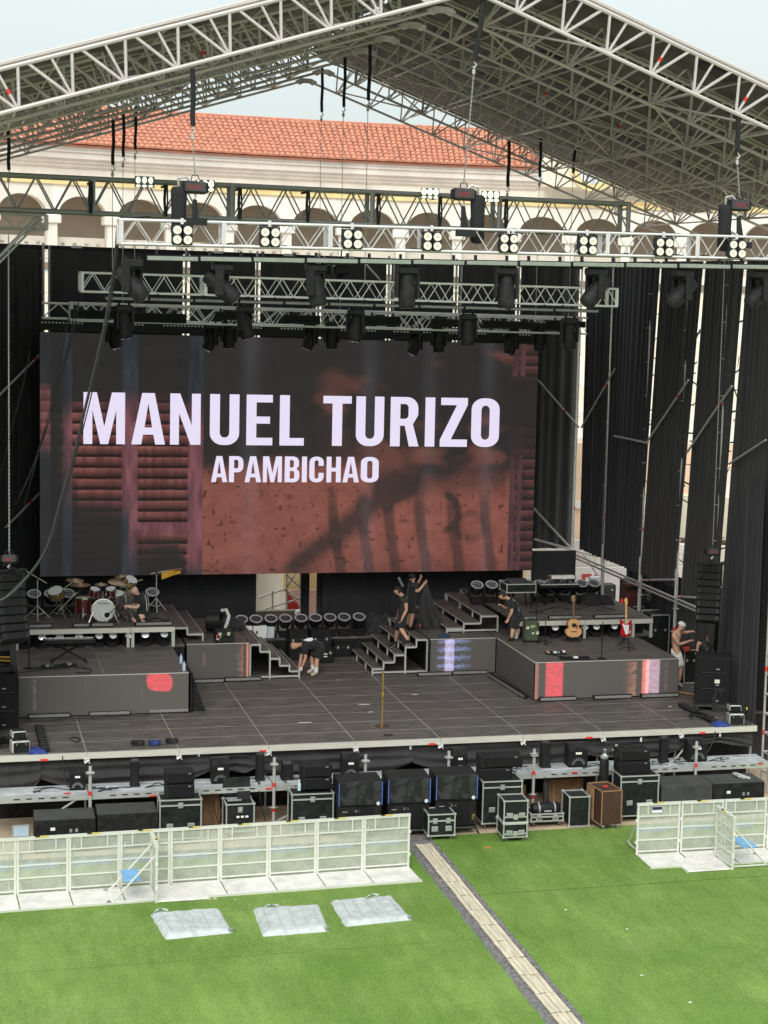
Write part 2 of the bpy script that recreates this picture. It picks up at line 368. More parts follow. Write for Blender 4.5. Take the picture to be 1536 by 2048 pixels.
pts = [(-aw + 0, spr)] + [(aw * math.cos(PI - PI * i / N), spr + (top - spr) * math.sin(PI * i / N)) for i in range(1, N)] + [(aw, spr)]
def W(s, z, r=BR): a = s / BR; return Vector((r * math.sin(a), r * math.cos(a), z))
vs = []; fs = []
for s, z in pts: vs += [W(s, z), W(s, 14.42), W(s, z, BR + .55)]
for i in range(len(pts) - 1): o = i * 3; fs += [(o, o + 3, o + 4, o + 1), (o, o + 2, o + 5, o + 3)]
b.add(vs, fs)
for s0, s1 in ((-hw, -aw), (aw, hw)): b.add([W(s0, spr), W(s1, spr), W(s1, 14.42), W(s0, 14.42)], [(0, 1, 2, 3)])
BAY = b.mesh('arch_bay', WALLW)
b = MB(); sp = hw - aw
b.box((0, BR + .22, 12.2), (2 * sp * .86, .44, 1.35)); PIL = b.mesh('pillar', WALLW)
b = MB(); b.cbox((0, BR + .20, 13.03), (2 * sp * 1.45, .62, .34), .03); CAP = b.mesh('capital', WALLW)
b = MB(); b.box((0, BR + .35, 12.02), (2 * (hw - sp * .9), .10, .62)); PRP = b.mesh('parapet', PARA)
def textmesh(s, size, m, name='number'):
    cu = bpy.data.curves.new('t', 'FONT'); cu.body = s; cu.size = size; cu.align_x = 'CENTER'; cu.resolution_u = 2
    o = bpy.data.objects.new('t', cu); me = bpy.data.meshes.new_from_object(o); me.name = name; bpy.data.objects.remove(o); bpy.data.curves.remove(cu)
    me.materials.clear(); me.materials.append(m); return me
INK = mat('black_ink', (.03, .03, .03), .7, 0, 0)
num = 39
for i in range(-2, 14):
    a = math.radians(A0 + DA * i); Mz = Matrix.Rotation(-a, 4, 'Z')
    bay = inst('arch_bay', BAY, ring, M=Mz)
    Mh = Matrix.Rotation(-a - math.radians(DA / 2), 4, 'Z')
    p = inst('pillar', PIL, ring, M=Mh); inst('capital', CAP, p)
    pr = inst('parapet', PRP, ring, M=Mz)
    if -2 <= i <= 4:
        for q in range(4):
            num += 1
            me = textmesh(str(num), .17, INK); inst('number', me, pr, M=Matrix.Translation((-.72 + q * .48, BR + .292, 12.0)) @ Matrix.Rotation(PI / 2, 4, 'X'))
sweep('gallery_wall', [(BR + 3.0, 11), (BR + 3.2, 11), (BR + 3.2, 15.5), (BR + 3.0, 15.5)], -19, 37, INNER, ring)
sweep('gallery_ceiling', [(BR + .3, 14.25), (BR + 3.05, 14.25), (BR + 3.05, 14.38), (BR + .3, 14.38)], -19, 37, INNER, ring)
sweep('ochre_band', [(BR - .10, 14.40), (BR + .2, 14.40), (BR + .2, 14.70), (BR - .16, 14.70), (BR - .16, 14.62), (BR - .10, 14.58)], -19, 40, YELP, ring)
sweep('upper_wall', [(BR, 14.702), (BR + .4, 14.702), (BR + .4, 15.4), (BR, 15.4)], -19, 40, WALLW, ring)
CORN = mat('cornice_stone', (.72, .655, .62), .85, 0, .13, .8, stretch=(1, 1, .5))
sweep('cornice', [(BR - .05, 15.05), (BR + .3, 15.05), (BR + .3, 15.9), (BR - .62, 15.9), (BR - .62, 15.78), (BR - .55, 15.77), (BR - .55, 15.66), (BR - .46, 15.64), (BR - .46, 15.42), (BR - .30, 15.38), (BR - .28, 15.26), (BR - .16, 15.22), (BR - .14, 15.12), (BR - .07, 15.1)], -19, 15.4, CORN, ring)
sweep('cornice', [(BR - .03, 15.08), (BR + .3, 15.08), (BR + .3, 15.3), (BR - .2, 15.3), (BR - .18, 15.2)], 15.4, 40, CORN, ring)
sweep('window_sill_band', [(BR + .0, 11.3), (BR + .5, 11.3), (BR + .5, 11.7), (BR + .0, 11.7)], -19, 37, WALLW, ring)
# pan-tile roof: barrel tiles laid in courses
RE, ZE, RR, ZR = BR - .72, 15.93, BR + 3.5, 17.72
NC = 11; dl = math.hypot(RR - RE, ZR - ZE) / NC; pitch_ = math.atan2(ZR - ZE, RR - RE)
b = MB()
for k in range(5):
    th = PI * k / 4
    for l, rad, lift in ((0, .128, .035), (dl * 1.12, .105, .0)): b.v.append((-rad * math.cos(th), l, rad * .8 * math.sin(th) + lift))
b.f = [(2 * k, 2 * k + 2, 2 * k + 3, 2 * k + 1) for k in range(4)] + [(0, 2, 4, 6, 8)]
TME = b.mesh('roof_tile', TILE, True)
sweep('roof_deck', [(RE - .02, ZE - .06), (RE, ZE), (RR, ZR), (RR + .3, ZR - .1), (RR, ZR - .25), (RE + .2, ZE - .06)], -19, 15.5, TILE2, ring)
A_STEP = math.degrees(.232 / BR)
tiles = []
for j in range(NC):
    for i in range(int(34.4 / A_STEP)):
        a = -19 + i * A_STEP; f = j / NC; r = RE + (RR - RE) * f; z = ZE + (ZR - ZE) * f
        Mx = Matrix.Rotation(-math.radians(a), 4, 'Z') @ Matrix.Translation((RNG.uniform(-.012, .012), r, z + .01 + RNG.uniform(-.006, .01))) @ Matrix.Rotation(pitch_ + RNG.uniform(-.02, .02), 4, 'X')
        tiles.append((abs(a + 1) + abs(j - 3) * .3, Mx))
tiles.sort(key=lambda q: q[0])
for d_, Mx in tiles[:296]: inst('roof_tile', TME, ring, M=Mx)
b = MB(); base = [Vector(v.co) for v in TME.vertices]; bf = [tuple(p.vertices) for p in TME.polygons]
for d_, Mx in tiles[296:]: b.add([Mx @ v for v in base], bf)
tag(b.build('roof_tiling', TILE, ring, True), kind='stuff')
sweep('roof_ridge', [(RR - .1, ZR + .02), (RR + .12, ZR - .02), (RR + .1, ZR + .12), (RR, ZR + .16), (RR - .1, ZR + .12)], -19, 15.4, TILE, ring)
# right-hand pavilion with ochre oculus
pv = thing('pavilion', 'cream pavilion of the bullring with a round ochre oculus, half hidden by the stage roof', 'building', (BC.x, BC.y, 0), -math.radians(19.0))
MB().box((0, BR - .25, 16.2), (4.7, 1.3, 2.0)).build('wall', WALLC, pv)
MB().box((0, BR - .3, 17.95), (5.0, 1.5, .22)).build('cornice', CORN, pv)
MB().prism([(-2.5, 0), (2.5, 0), (0, 1.0)], 1.2, Matrix.Translation((0, BR + .25, 18.06)) @ Matrix.Rotation(PI / 2, 4, 'X')).build('pediment', WALLC, pv)
Mo = Matrix.Translation((.25, BR - .91, 15.95)).to_3x3()
MB().lathe([(.95, 0), (.95, .12), (.68, .12), (.66, 0)], (-.25, BR - .91, 16.0), Matrix.Rotation(PI / 2, 3, 'X'), 28, caps=False).build('oculus_ring', YELP, pv, True)
MB().lathe([(.66, 0), (.66, .05), (.2, .07), (.0, .07)], (-.25, BR - .912, 16.0), Matrix.Rotation(PI / 2, 3, 'X'), 24).build('oculus_face', mat('oculus_face', (.62, .66, .70), .5, 0, .35, 3), pv, True)
for k in range(6):
    a = k * PI / 3; rod('oculus_bar', (-.25, BR - .985, 16.0), (-.25 + .6 * math.cos(a), BR - .985, 16.0 + .6 * math.sin(a)), .03, STEEL, pv)
# lower seating tiers, inner wall and red timber barrier, glimpsed through the drapes
for k in range(9):
    r0 = 41.4 - k * 1.1; zt = 10.9 - k * .95
    sweep('seating_tier', [(r0 - 1.1, zt - 1.6), (r0, zt - 1.6), (r0, zt), (r0 - 1.1, zt)], -19, 40, WALLW if k % 2 else WALLC, ring, 40)
    if k >= 2: sweep('seating_tier', [(r0 - 1.1, zt - 1.6), (r0, zt - 1.6), (r0, zt), (r0 - 1.1, zt)], 40.2, 340.8, WALLW if k % 2 else WALLC, ring, 90)
sweep('inner_wall', [(30.2, GND), (30.6, GND), (30.6, 1.6), (30.2, 1.6)], -19, 341, WALLW, ring, 120)
REDB = mat('red_timber', (.50, .03, .03), .6, 0, .15, 4)
bar = thing('red_barrier', 'red timber bullring barrier glimpsed through the gap under the screen', 'barrier', aty(585, 1220, 20.0))
xa, xb, za, zc = fr(573, 600, 1184, 1235, 20.0); n_ = 6
for i in range(n_):
    w_ = (xb - xa) / n_; barbox('plank', (xa + (i + .5) * w_ - bar.location.x, RNG.uniform(-.02, .02), (za - i * .09 + zc) / 2 - bar.location.z), (w_ * .88, .06, za - i * .09 - zc), REDB, bar)
gw = thing('curved_wall', 'pale curved wall seen through the gap under the screen', 'wall', aty(540, 1220, 20.6))
b = MB(); xa, xb, za, zc = fr(500, 575, 1120, 1240, 20.6)
b.grid(lambda u, v: Vector((xa + (xb - xa) * u - gw.location.x - .5 * v * u * (1 - v), .9 * u * u, za + (zc - za) * v - gw.location.z)), 12, 8); b.build('wall', WALLW, gw, True)
xa, xb, za, zc = fr(568, 640, 1120, 1184, 21.8); MB().bb(xa - gw.location.x, xb - gw.location.x, 1.3, 1.5, zc - gw.location.z, za - gw.location.z).build('upper_wall', YELP, gw)
xa, xb, za, zc = fr(580, 640, 1180, 1240, 21.6); MB().bb(xa - gw.location.x, xb - gw.location.x, 1.05, 1.2, zc - gw.location.z, za - gw.location.z).build('lower_wall', mat('pink_wall', (.66, .42, .36), .8, 0, .1), gw)
lp = thing('low_parapet', 'brown grey low parapet behind the centre ring lights', 'parapet', aty(560, 1240, 16.2)); xa, xb, za, zc = fr(498, 606, 1222, 1262, 16.2)
MB().bb(xa - lp.location.x, xb - lp.location.x, 0, .3, zc - lp.location.z, za - lp.location.z).build('body', mat('parapet_render', (.20, .17, .14), .9, 0, .15, 2), lp)
sr = thing('stair_railing', 'grey scaffold railing rising behind the gap under the screen', 'railing', aty(545, 1222, 17.0)); G_ = lambda u, v: aty(u, v, 17.0) - sr.location
for (a_, c_) in (((516, 1196), (570, 1178)), ((518, 1222), (590, 1200)), ((570, 1178), (596, 1198)), ((590, 1200), (600, 1196))): rod('rail', G_(*a_), G_(*c_), .03, STEEL, sr)
for (a_, c_) in (((545, 1182), (545, 1224)), ((573, 1140), (573, 1224)), ((601, 1140), (601, 1224)), ((573, 1176), (592, 1144)), ((574, 1150), (602, 1176))): rod('post', G_(*a_), G_(*c_), .03, STEEL, sr)
# floodlights on the bullring
FLB = mat('floodlight_body', (.10, .12, .09), .5, .2, .2, 9)
FLON = mat('lit_flood_lens', (.9, .9, .85), .3, 0, 0, emit=(1.0, .88, .62), estr=3.0)
FLMID = mat('dim_flood_lens', (.9, .9, .85), .3, 0, 0, emit=(.9, .95, .78), estr=.55)
fl_lab = ['dim green floodlight leftmost along the top of the dark truss', 'lit white floodlight partly behind the left chain hoist', 'lit floodlight just left of the middle chain hoist', 'brightest warm floodlight just right of the middle chain hoist']
for i, (u, v, lit) in enumerate([(289, 364, 0), (410, 371, 2), (860, 387, 1), (981, 393, 2)]):
    p = aty(u, v, .84); th = .25
    f = thing('floodlight', fl_lab[i], 'floodlight', p, -th, 'floodlights on the dark truss'); f.scale = (.52, .52, .58)
    MB().cbox((0, .06, 0), (.84, .12, .44), .03).build('housing', FLB, f)
    rod('bracket', (0, .1, 0), (0, .3, -.25), .03, STEEL, f)
    for c in range(3):
        for r_ in range(2):
            MB().lathe([(.135, 0), (.12, .03), (.0, .04)], (-.27 + c * .27, -.005, (.07, -.155)[r_]), Matrix.Rotation(PI / 2, 3, 'X') @ Matrix.Diagonal((.8, (1, .42)[r_], 1)), 14, caps=False).build('lens', FLON if lit == 2 or (lit == 1 and r_ == 0) else FLMID, f, True)

# ================================================================ STAGE ROOF
XA, ZA, SL, SRR = 1.24, 16.86, .322, .355
YF, NTR, DY = -4.5, 8, 2.786
XL, XR = -12.2, 13.2
def zb(x): return ZA - (SL * (XA - x) if x < XA else SRR * (x - XA))
HT = .80
roof = thing('stage_roof', 'large pitched open truss stage roof with dark tarpaulin spanning the stage', 'stage roof', (XA, 0, 0))
def L(x, y, z): return Vector((x - XA, y, z))
br_stuff = MB(); hub_me = MB().lathe([(.0, -.07), (.09, -.07), (.09, .07), (.0, .07)], n=8).mesh('node_hub', ROOFAL)
for k in range(NTR):
    y = YF + k * DY
    tr = thing('roof_truss', None, None); tr.parent = roof
    near = k < 4
    for sgn, xe, slp in ((-1, XL, SL), (1, XR, SRR)):
        ln = math.hypot(1, slp); ux, uz = sgn / ln, -slp / ln; nx, nz = sgn * slp / ln, 1 / ln   # along, normal
        S0 = .35; LEN = abs(xe - XA) * ln
        P = lambda s, h: L(XA + ux * s + nx * h, y, ZA + uz * s + nz * h)
        Hh = HT * 1.0
        rod('chord', P(0, 0), P(LEN, 0), .046 if k < 2 else .036, ROOFAL, tr, 8)
        rod('chord', P(-.2, Hh), P(LEN, Hh), .05 if k < 2 else .036, ROOFAL, tr, 8)
        s = 1.0
        while s < LEN - .4:
            segs = [(P(s, 0), P(s + .17, Hh), .030), (P(s - .02, 0), P(s - .25, Hh), .034), (P(s + .03, 0), P(s + .64, Hh), .034)]
            if not near: segs = [(a_, c_, .024) for a_, c_, r_ in segs]
            for a_, c_, r_ in segs:
                if near: rod('brace', a_, c_, r_, ROOFAL, tr)
                else: br_stuff.tube(a_, c_, r_, 5, caps=False)
            if near and RNG.random() < .11:
                a_, c_, r_ = segs[0]; m_ = a_.lerp(c_, .45); dd = (c_ - a_).normalized() * .05; rod('red_band', m_ - dd, m_ + dd, r_ + .006, REDP, tr)
            s += 1.07
    # apex gusset plate with scalloped ears
    MB().prism([(-.34, -.04), (-.27, -.12), (-.18, -.15), (-.10, -.10), (0, -.09), (.10, -.10), (.18, -.15), (.27, -.12), (.34, -.04), (.16, .05), (-.16, .05)], .03, Matrix.Translation(L(XA, y - .02, ZA)) @ Matrix.Rotation(PI / 2, 4, 'X')).build('gusset', ROOFAL, tr)
tag(br_stuff.build('rear_bracing', ROOFAL, roof), kind='stuff')
# purlins and cross ties between trusses
ct = MB()
for sgn, xe, slp in ((-1, XL, SL), (1, XR, SRR)):
    ln = math.hypot(1, slp); ux, uz = sgn / ln, -slp / ln; nx, nz = sgn * slp / ln, 1 / ln; LEN = abs(xe - XA) * ln
    P = lambda s, h, y: L(XA + ux * s + nx * h, y, ZA + uz * s + nz * h)
    s = 1.0; q = 0
    while s < LEN - .3:
        for k in range(NTR - 1):
            y0, y1 = YF + k * DY, YF + (k + 1) * DY
            prs = [(P(s, .02, y0), P(s + .1, HT, (y0 + y1) / 2)), (P(s, .02, y1), P(s + .1, HT, (y0 + y1) / 2)), (P(s, .04, y0), P(s, .04, y1))] if q % 2 == 0 else [(P(s, HT - .03, y0), P(s, HT - .03, y1))]
            if q % 4 == 0: prs.append((P(s, .06, y0), P(s + 2.07, .06, y1)) if (k + q // 2) % 2 else (P(s + 2.07, .06, y0), P(s, .06, y1)))
            for n_, (a_, c_) in enumerate(prs):
                if sgn > 0 and k < 4 and n_ < 4: rod('cross_tie', a_, c_, .024 if n_ < 2 else .028, ROOFAL, roof)
                else: ct.tube(a_, c_, .024, 5, caps=False)
        s += 1.07; q += 1
tag(ct.build('tie_bracing', ROOFAL, roof), kind='stuff')
# tarpaulin bays between keder rails, sagging a little, one shade darker liner strips
for sgn, xe, slp in ((-1, XL, SL), (1, XR, SRR)):
    ln = math.hypot(1, slp); ux, uz = sgn / ln, -slp / ln; nx, nz = sgn * slp / ln, 1 / ln; LEN = abs(xe - XA) * ln
    for k in range(NTR - 1):
        y0, y1 = YF + k * DY, YF + (k + 1) * DY; phs = RNG.uniform(0, 6)
        def fn(u, v):
            s = -.25 + (LEN + .25) * u; h = HT + .10 + .05 * math.sin(s * 2.3 + phs) * math.sin(PI * v) - .09 * math.sin(PI * v) + .02 * math.sin(s * 5.1 + v * 7)
            return L(XA + ux * s + nx * h, y0 + (y1 - y0) * v, ZA + uz * s + nz * h)
        MB().grid(fn, 46, 8).build('tarpaulin', TARP, roof, True)
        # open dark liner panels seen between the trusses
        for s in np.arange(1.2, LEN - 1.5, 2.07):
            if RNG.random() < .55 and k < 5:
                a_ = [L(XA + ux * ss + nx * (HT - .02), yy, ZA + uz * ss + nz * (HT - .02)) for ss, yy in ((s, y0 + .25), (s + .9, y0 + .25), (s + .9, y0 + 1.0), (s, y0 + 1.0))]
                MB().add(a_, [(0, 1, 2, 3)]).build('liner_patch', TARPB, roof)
    for k in range(NTR):   # keder rail under the sheet
        y = YF + k * DY
        P = lambda s, h: L(XA + ux * s + nx * h, y, ZA + uz * s + nz * h)
        rod('keder_rail', P(-.2, HT + .1), P(LEN, HT + .1), .05, ROOFAL, roof, 6)
    # front verge of the sheet
# ================================================================ DRAPES AND SCAFFOLD WALLS
def drape(name, label, p0, p1, zt, zb, m, group=None, p0b=None, p1b=None, folds=9, amp=.05, seed=0, cat='drape', nu=110, nv=16, zb2=None, zt2=None):
    r = random.Random(seed); p0 = Vector((*p0, 0)); p1 = Vector((*p1, 0)); p0b = Vector((*(p0b or p0[:2]), 0)); p1b = Vector((*(p1b or p1[:2]), 0))
    n_ = (p1 - p0).normalized().cross(Vector((0, 0, 1)))
    ph = [(r.uniform(.6, 1.6) * folds, r.uniform(0, 6), r.uniform(.4, 1)) for _ in range(5)]
    c0 = (p0 + p1) / 2
    def fn(u, v):
        zt_ = zt + ((zt2 if zt2 is not None else zt) - zt) * u; zb_ = zb + ((zb2 if zb2 is not None else zb) - zb) * u
        a = p0.lerp(p1, u); bt = p0b.lerp(p1b, u); p = a.lerp(bt, v)
        d = sum(w_ * math.sin(f * 2 * PI * u / 1.0 + q + v * .5 * math.sin(q)) for f, q, w_ in ph) / 5
        d = math.copysign(abs(d) ** .7, d) * amp * (.45 + .75 * v) * 2
        return p + n_ * d + Vector((0, 0, zt_ + (zb_ - zt_) * v)) - c0
    o = MB().grid(fn, nu, nv).build(name, m, None, True, loc=c0)
    return tag(o, label, cat, group)
# rear wall, Y = 15
RY = 15.0
poles = [90, 375, 517, 640, 780, 915, 1040]
pxs = [-8.55] + [aty(u, 560, RY).x for u in poles] + [10.28]
rear_lab = ['far left rear black drape beside the LED screen', 'rear black drape behind the top left corner of the LED screen', 'rear black drape second bay behind the screen top', 'rear black drape third bay behind the screen top', 'rear black drape above the middle of the screen', 'rear black drape behind the screen right of its middle', 'rear black drape behind the right third of the screen', 'rear black drape right of the screen at the back corner']
for i in range(8):
    x0, x1 = pxs[i], pxs[i + 1]
    low = 4.6 if i in (2, 3) else (2.5 if i == 7 else 0.0)
    if i == 1: x1 -= .05
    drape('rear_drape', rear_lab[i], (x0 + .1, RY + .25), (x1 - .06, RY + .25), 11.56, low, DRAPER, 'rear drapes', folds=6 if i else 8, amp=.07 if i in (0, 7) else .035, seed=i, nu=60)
tag(MB().box((0, 0, 0), (19, .05, .12)).build('pelmet', DRAPE, loc=(.8, RY + .22, 11.58)), 'black pelmet strip along the top edge of the rear drapes', 'pelmet')
# lower backdrop under the screen with a gap in the middle
g0, g1 = aty(512, 1200, 14.2).x, aty(612, 1200, 14.2).x
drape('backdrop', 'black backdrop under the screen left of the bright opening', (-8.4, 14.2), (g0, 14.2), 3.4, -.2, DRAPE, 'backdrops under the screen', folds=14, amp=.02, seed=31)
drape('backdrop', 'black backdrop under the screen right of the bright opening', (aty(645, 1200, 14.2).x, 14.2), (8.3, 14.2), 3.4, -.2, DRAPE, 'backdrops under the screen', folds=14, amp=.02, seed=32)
tag(MB().box((0, 0, 0), (aty(650, 1, 14.2).x - g1, .04, 3.4)).build('backdrop_flap', DRAPE, loc=((aty(650, 1, 14.3).x + g1) / 2, 15.2, 1.7)), 'narrow dark flap closing the right end of the bright opening', 'drape')

def coupler_pole(name, label, x, y, z0, z1, group=None, rings=True, bands=()):
    o = thing(name, label, 'scaffold pole', (x, y, z0), 0, group)
    rod('tube', (0, 0, 0), (0, 0, z1 - z0), .036, STEEL, o, 8)
    if rings:
        z = .5
        while z < z1 - z0: barbox('rosette', (0, 0, z), (.15, .15, .014), STEEL, o, PI / 4); z += 1.0
    for z in bands: rod('red_band', (0, 0, z - z0 - .05), (0, 0, z - z0 + .05), .04, REDP, o, 8)
    return o
PLAB = ['upright scaffold pole left of the screen corner', 'scaffold pole behind the left part of the upper lighting truss', 'scaffold pole at screen top second from left', 'scaffold pole at screen top third from left', 'scaffold pole at screen top fourth from left', 'scaffold pole at screen top fifth from left', 'scaffold pole at screen top nearest the right corner']
for i, u in enumerate(poles):
    x = aty(u, 560, RY).x
    coupler_pole('scaffold_pole', PLAB[i], x - .05, RY - .05, 8.6 if i else 8.75, 11.7, 'rear scaffold poles')
    tag(barbox('drape_clamp', (x + .9, RY - .02, 11.62), (.3, .06, .07), CASEAL), 'pale clamp tab gripping the rear drape top, ' + ORD[i], 'clamp', 'pale tabs along the drape top')
    if i in (0, 3, 4, 5): tag(rod('scaffold_tube', (x + .12, RY - .02, 8.7), (x + .12, RY - .02, 11.62), .032, STEEL), 'thin paired tube beside the rear scaffold pole, ' + {0: 'left of screen', 3: 'third pole', 4: 'fourth pole', 5: 'fifth pole'}[i], 'scaffold pole', 'paired rear tubes')
# right side wall of drapes with bright slits
def sx_(y): return 10.3 + (15 - y) * .068
def side_pt(u, v):       # where the pixel ray meets the slanting side wall
    d = ray(u, v); n_ = Vector((1, .068, 0)); c0 = Vector((10.3, 15, 0)); return CAM + d * ((c0 - CAM).dot(n_) / d.dot(n_))
slits = [((1158, 640), (1145, 1085), .30), ((1228, 545), (1206, 1130), .16), ((1322, 545), (1280, 1160), .15), ((1408, 545), (1352, 1180), .17), ((1490, 545), (1432, 1120), .15)]
LS = []
fe_t, fe_b = atx(1550, 560, 10.64), atx(1513, 1452, 10.62)
for (t_, b_, gp) in slits:
    a, c = side_pt(*t_), side_pt(*b_); LS.append((a.y, c.y, gp))
slab = ['right side drape nearest the back corner', 'right side drape second from the back', 'right side drape third from the back', 'right side drape fourth from the back', 'right side drape nearest the front behind the line array']
for i in range(5):
    y0t, y0b, gp = LS[i]
    y1t, y1b = (LS[i + 1][0], LS[i + 1][1]) if i < 4 else (fe_t.y, fe_b.y)
    e0 = -.05 - gp * .18 - (.55 if i == 0 else 0); e1 = .07
    zbm = [2.55, 2.5, 2.45, .6, -.05][i]; zb2 = [2.5, 2.45, 2.42, .6, -.05][i]
    A = (sx_(y0t + e0), y0t + e0); Bq = (sx_(y1t + e1), y1t + e1); Ab = (sx_(y0b + e0 - .2), y0b + e0 - gp * .4); Bb = (sx_(y1b + e1), y1b + e1)
    drape('side_drape', slab[i], A, Bq, 11.75, zbm, DRAPE if i in (0, 1) else DRAPE2, 'side drapes', p0b=Ab, p1b=Bb, folds=7, amp=.05, seed=50 + i, zb2=zb2)
drape('return_drape', 'black lower drape at the stage right front edge', (10.66, 2.9), (10.56, fe_b.y), 5.4, -.1, DRAPE, None, folds=8, amp=.06, seed=77, zt2=6.6)
drape('wing_drape', 'black drape closing the left wing beyond the screen', (-8.6, .5), (-8.6, 15.2), 11.6, -.1, DRAPE, None, folds=20, amp=.06, seed=78)
for i, ((t_, b_, gp)) in enumerate(slits):
    a, c = side_pt(*t_), side_pt(*b_)
    ylab = ['back corner', 'second', 'third', 'fourth', 'front'][i]
    x = sx_(c.y) + .03; yy = c.y + .02
    o = coupler_pole('scaffold_pole', 'steel side wall scaffold pole at the %s bright slit' % ylab, x, yy, -1.7 if i < 4 else 2.6, 11.9, 'side wall poles', bands=(1.25, 3.8) if i < 4 else (4.4,))
    if i < 4:
        o2 = coupler_pole('scaffold_pole', 'inner twin of the side wall pole at the %s slit' % ylab, x - .16, yy - .32, -.3 if i else 0, 3.0 if i else 9.9, 'inner side wall poles', bands=(1.25,))
def sidepipe(label, u0, v0, u1, v1, off=-.12, r=.032, band=None, name='scaffold_brace'):
    a, c = side_pt(u0, v0), side_pt(u1, v1); a.x += off; c.x += off
    o = thing(name, label, 'scaffold tube', a, 0, 'side wall tubes')
    rod('tube', (0, 0, 0), c - a, r, STEEL, o)
    if band: m_ = (c - a) * band; dd = (c - a).normalized() * .05; rod('red_band', m_ - dd, m_ + dd, r + .005, REDP, o)
sidepipe('diagonal side wall tube rising from the second bay', 1170, 855, 1237, 738, band=.75)
sidepipe('short level tube between second and third side slits', 1236, 872, 1303, 886)
sidepipe('diagonal side wall tube rising from the third bay', 1303, 882, 1385, 760, band=.75)
sidepipe('diagonal side wall tube rising from the fourth bay', 1382, 905, 1472, 772, band=.75)
sidepipe('diagonal side wall tube at the right picture edge', 1466, 928, 1540, 880)
sidepipe('long upper rail of the side wall sloping toward the front', 1150, 1102, 1410, 1213, off=-.3)
sidepipe('long lower rail of the side wall sloping toward the front', 1150, 1109, 1412, 1222, off=-.28)
sidepipe('level tube under the side wall rail near the shirtless man', 1290, 1160, 1356, 1159, band=.3)
sidepipe('level tube beside the right line array', 1362, 1193, 1400, 1195, band=.3)
def wallpipe(label, u0, v0, u1, v1, y=RY - .15, band=None):
    a, c = aty(u0, v0, y), aty(u1, v1, y)
    o = thing('scaffold_brace', label, 'scaffold tube', a, 0, 'rear wall tubes'); rod('tube', (0, 0, 0), c - a, .034, STEEL, o)
    if band: m_ = (c - a) * band; dd = (c - a).normalized() * .05; rod('red_band', m_ - dd, m_ + dd, .038, REDP, o)
wallpipe('upper diagonal tube on the far left drape', -5, 794, 80, 709, band=.9)
wallpipe('lower diagonal tube on the far left drape', -5, 1072, 80, 985, band=.78)
wallpipe('diagonal tube between screen and back corner pole', 1076, 760, 1158, 855, band=.65)
wallpipe('lower diagonal tube right of the screen', 1064, 1013, 1145, 1100)
wallpipe('diagonal tube from screen corner down to the back rail', 1068, 1078, 1190, 1112, y=14.6)
wallpipe('short diagonal tube above the dark rear drape', 726, 522, 760, 560)
wallpipe('thin diagonal from the back rail to the keyboard riser', 1165, 1105, 1215, 1180, y=14.4)

drape('low_drape', 'low black cloth hung behind the cases in the right wing', (sx_(12.6) + .75, 12.6), (sx_(5.0) + .75, 5.0), 2.5, -.3, DRAPE, None, folds=16, amp=.05, seed=91, nu=90, nv=6)
st = thing('seating_scaffold', 'dark scaffold and rails of the stand glimpsed through the side drape slits', 'scaffold', (12.6, 9, 0))
DKS = mat('dark_scaffold', (.05, .05, .05), .6, .2, .2)
for i in range(260):
    y_ = RNG.uniform(-6, 12); z_ = RNG.uniform(2.6, 10.5); L_ = RNG.uniform(.25, .9)
    rod('rail', (RNG.uniform(0, .8), y_, z_), (RNG.uniform(0, .8), y_ + L_ * RNG.choice((.2, 1)), z_ + L_ * RNG.choice((0, 0, .5, -.4))), RNG.uniform(.012, .03), DKS, st, 5)
tag(MB().bb(-1.2, 1.2, 0, .05, -1.65, 1.6).build('tower_cloth', DRAPE, loc=(12.0, 2.3, 0)), 'black cloth behind the ladder tower at the right edge', 'drape')
# bright hoarding, railing and peach tier behind the back right corner
hb = thing('hoarding', 'white hoarding with red capital letters behind the back right corner', 'hoarding', aty(1210, 1180, 19.5))
x0, x1, zt, zb_ = fr(1130, 1420, 1134, 1290, 19.5)
MB().bb(x0 - hb.location.x, x1 - hb.location.x, 0, .1, zb_ - hb.location.z, zt - hb.location.z).build('board', mat('hoarding_white', (.80, .76, .78), .6, 0, .05, 2), hb)
pr = thing('peach_wall', 'peach coloured wall of the stands behind the stage corner', 'wall', (13.2, 24.5, 0))
MB().bb(-5.2, 9, 0, .4, -1.7, 5.2).build('wall', mat('peach_plaster', (.78, .56, .42), .85, 0, .08, 1), pr)
MB().bb(-5.3, 9, -.12, .2, 2.75, 3.0).build('ledge', WALLW, pr)
rl = thing('railing', 'pale metal railing with upright bars above the white hoarding', 'railing', aty(1150, 1134, 19.8))
a, c = aty(1135, 1103, 19.8) - rl.location, aty(1420, 1108, 19.8) - rl.location
rod('rail', a, c, .03, STEEL, rl); zz = aty(1150, 1131, 19.8).z - rl.location.z; rod('rail', (a.x, 0, zz), (c.x, 0, zz), .025, STEEL, rl)
for i in range(27):
    xx = a.x + (c.x - a.x) * i / 26; rod('bar', (xx, 0, zz), (xx, 0, a.z + (c.z - a.z) * i / 26), .011, STEEL, rl)

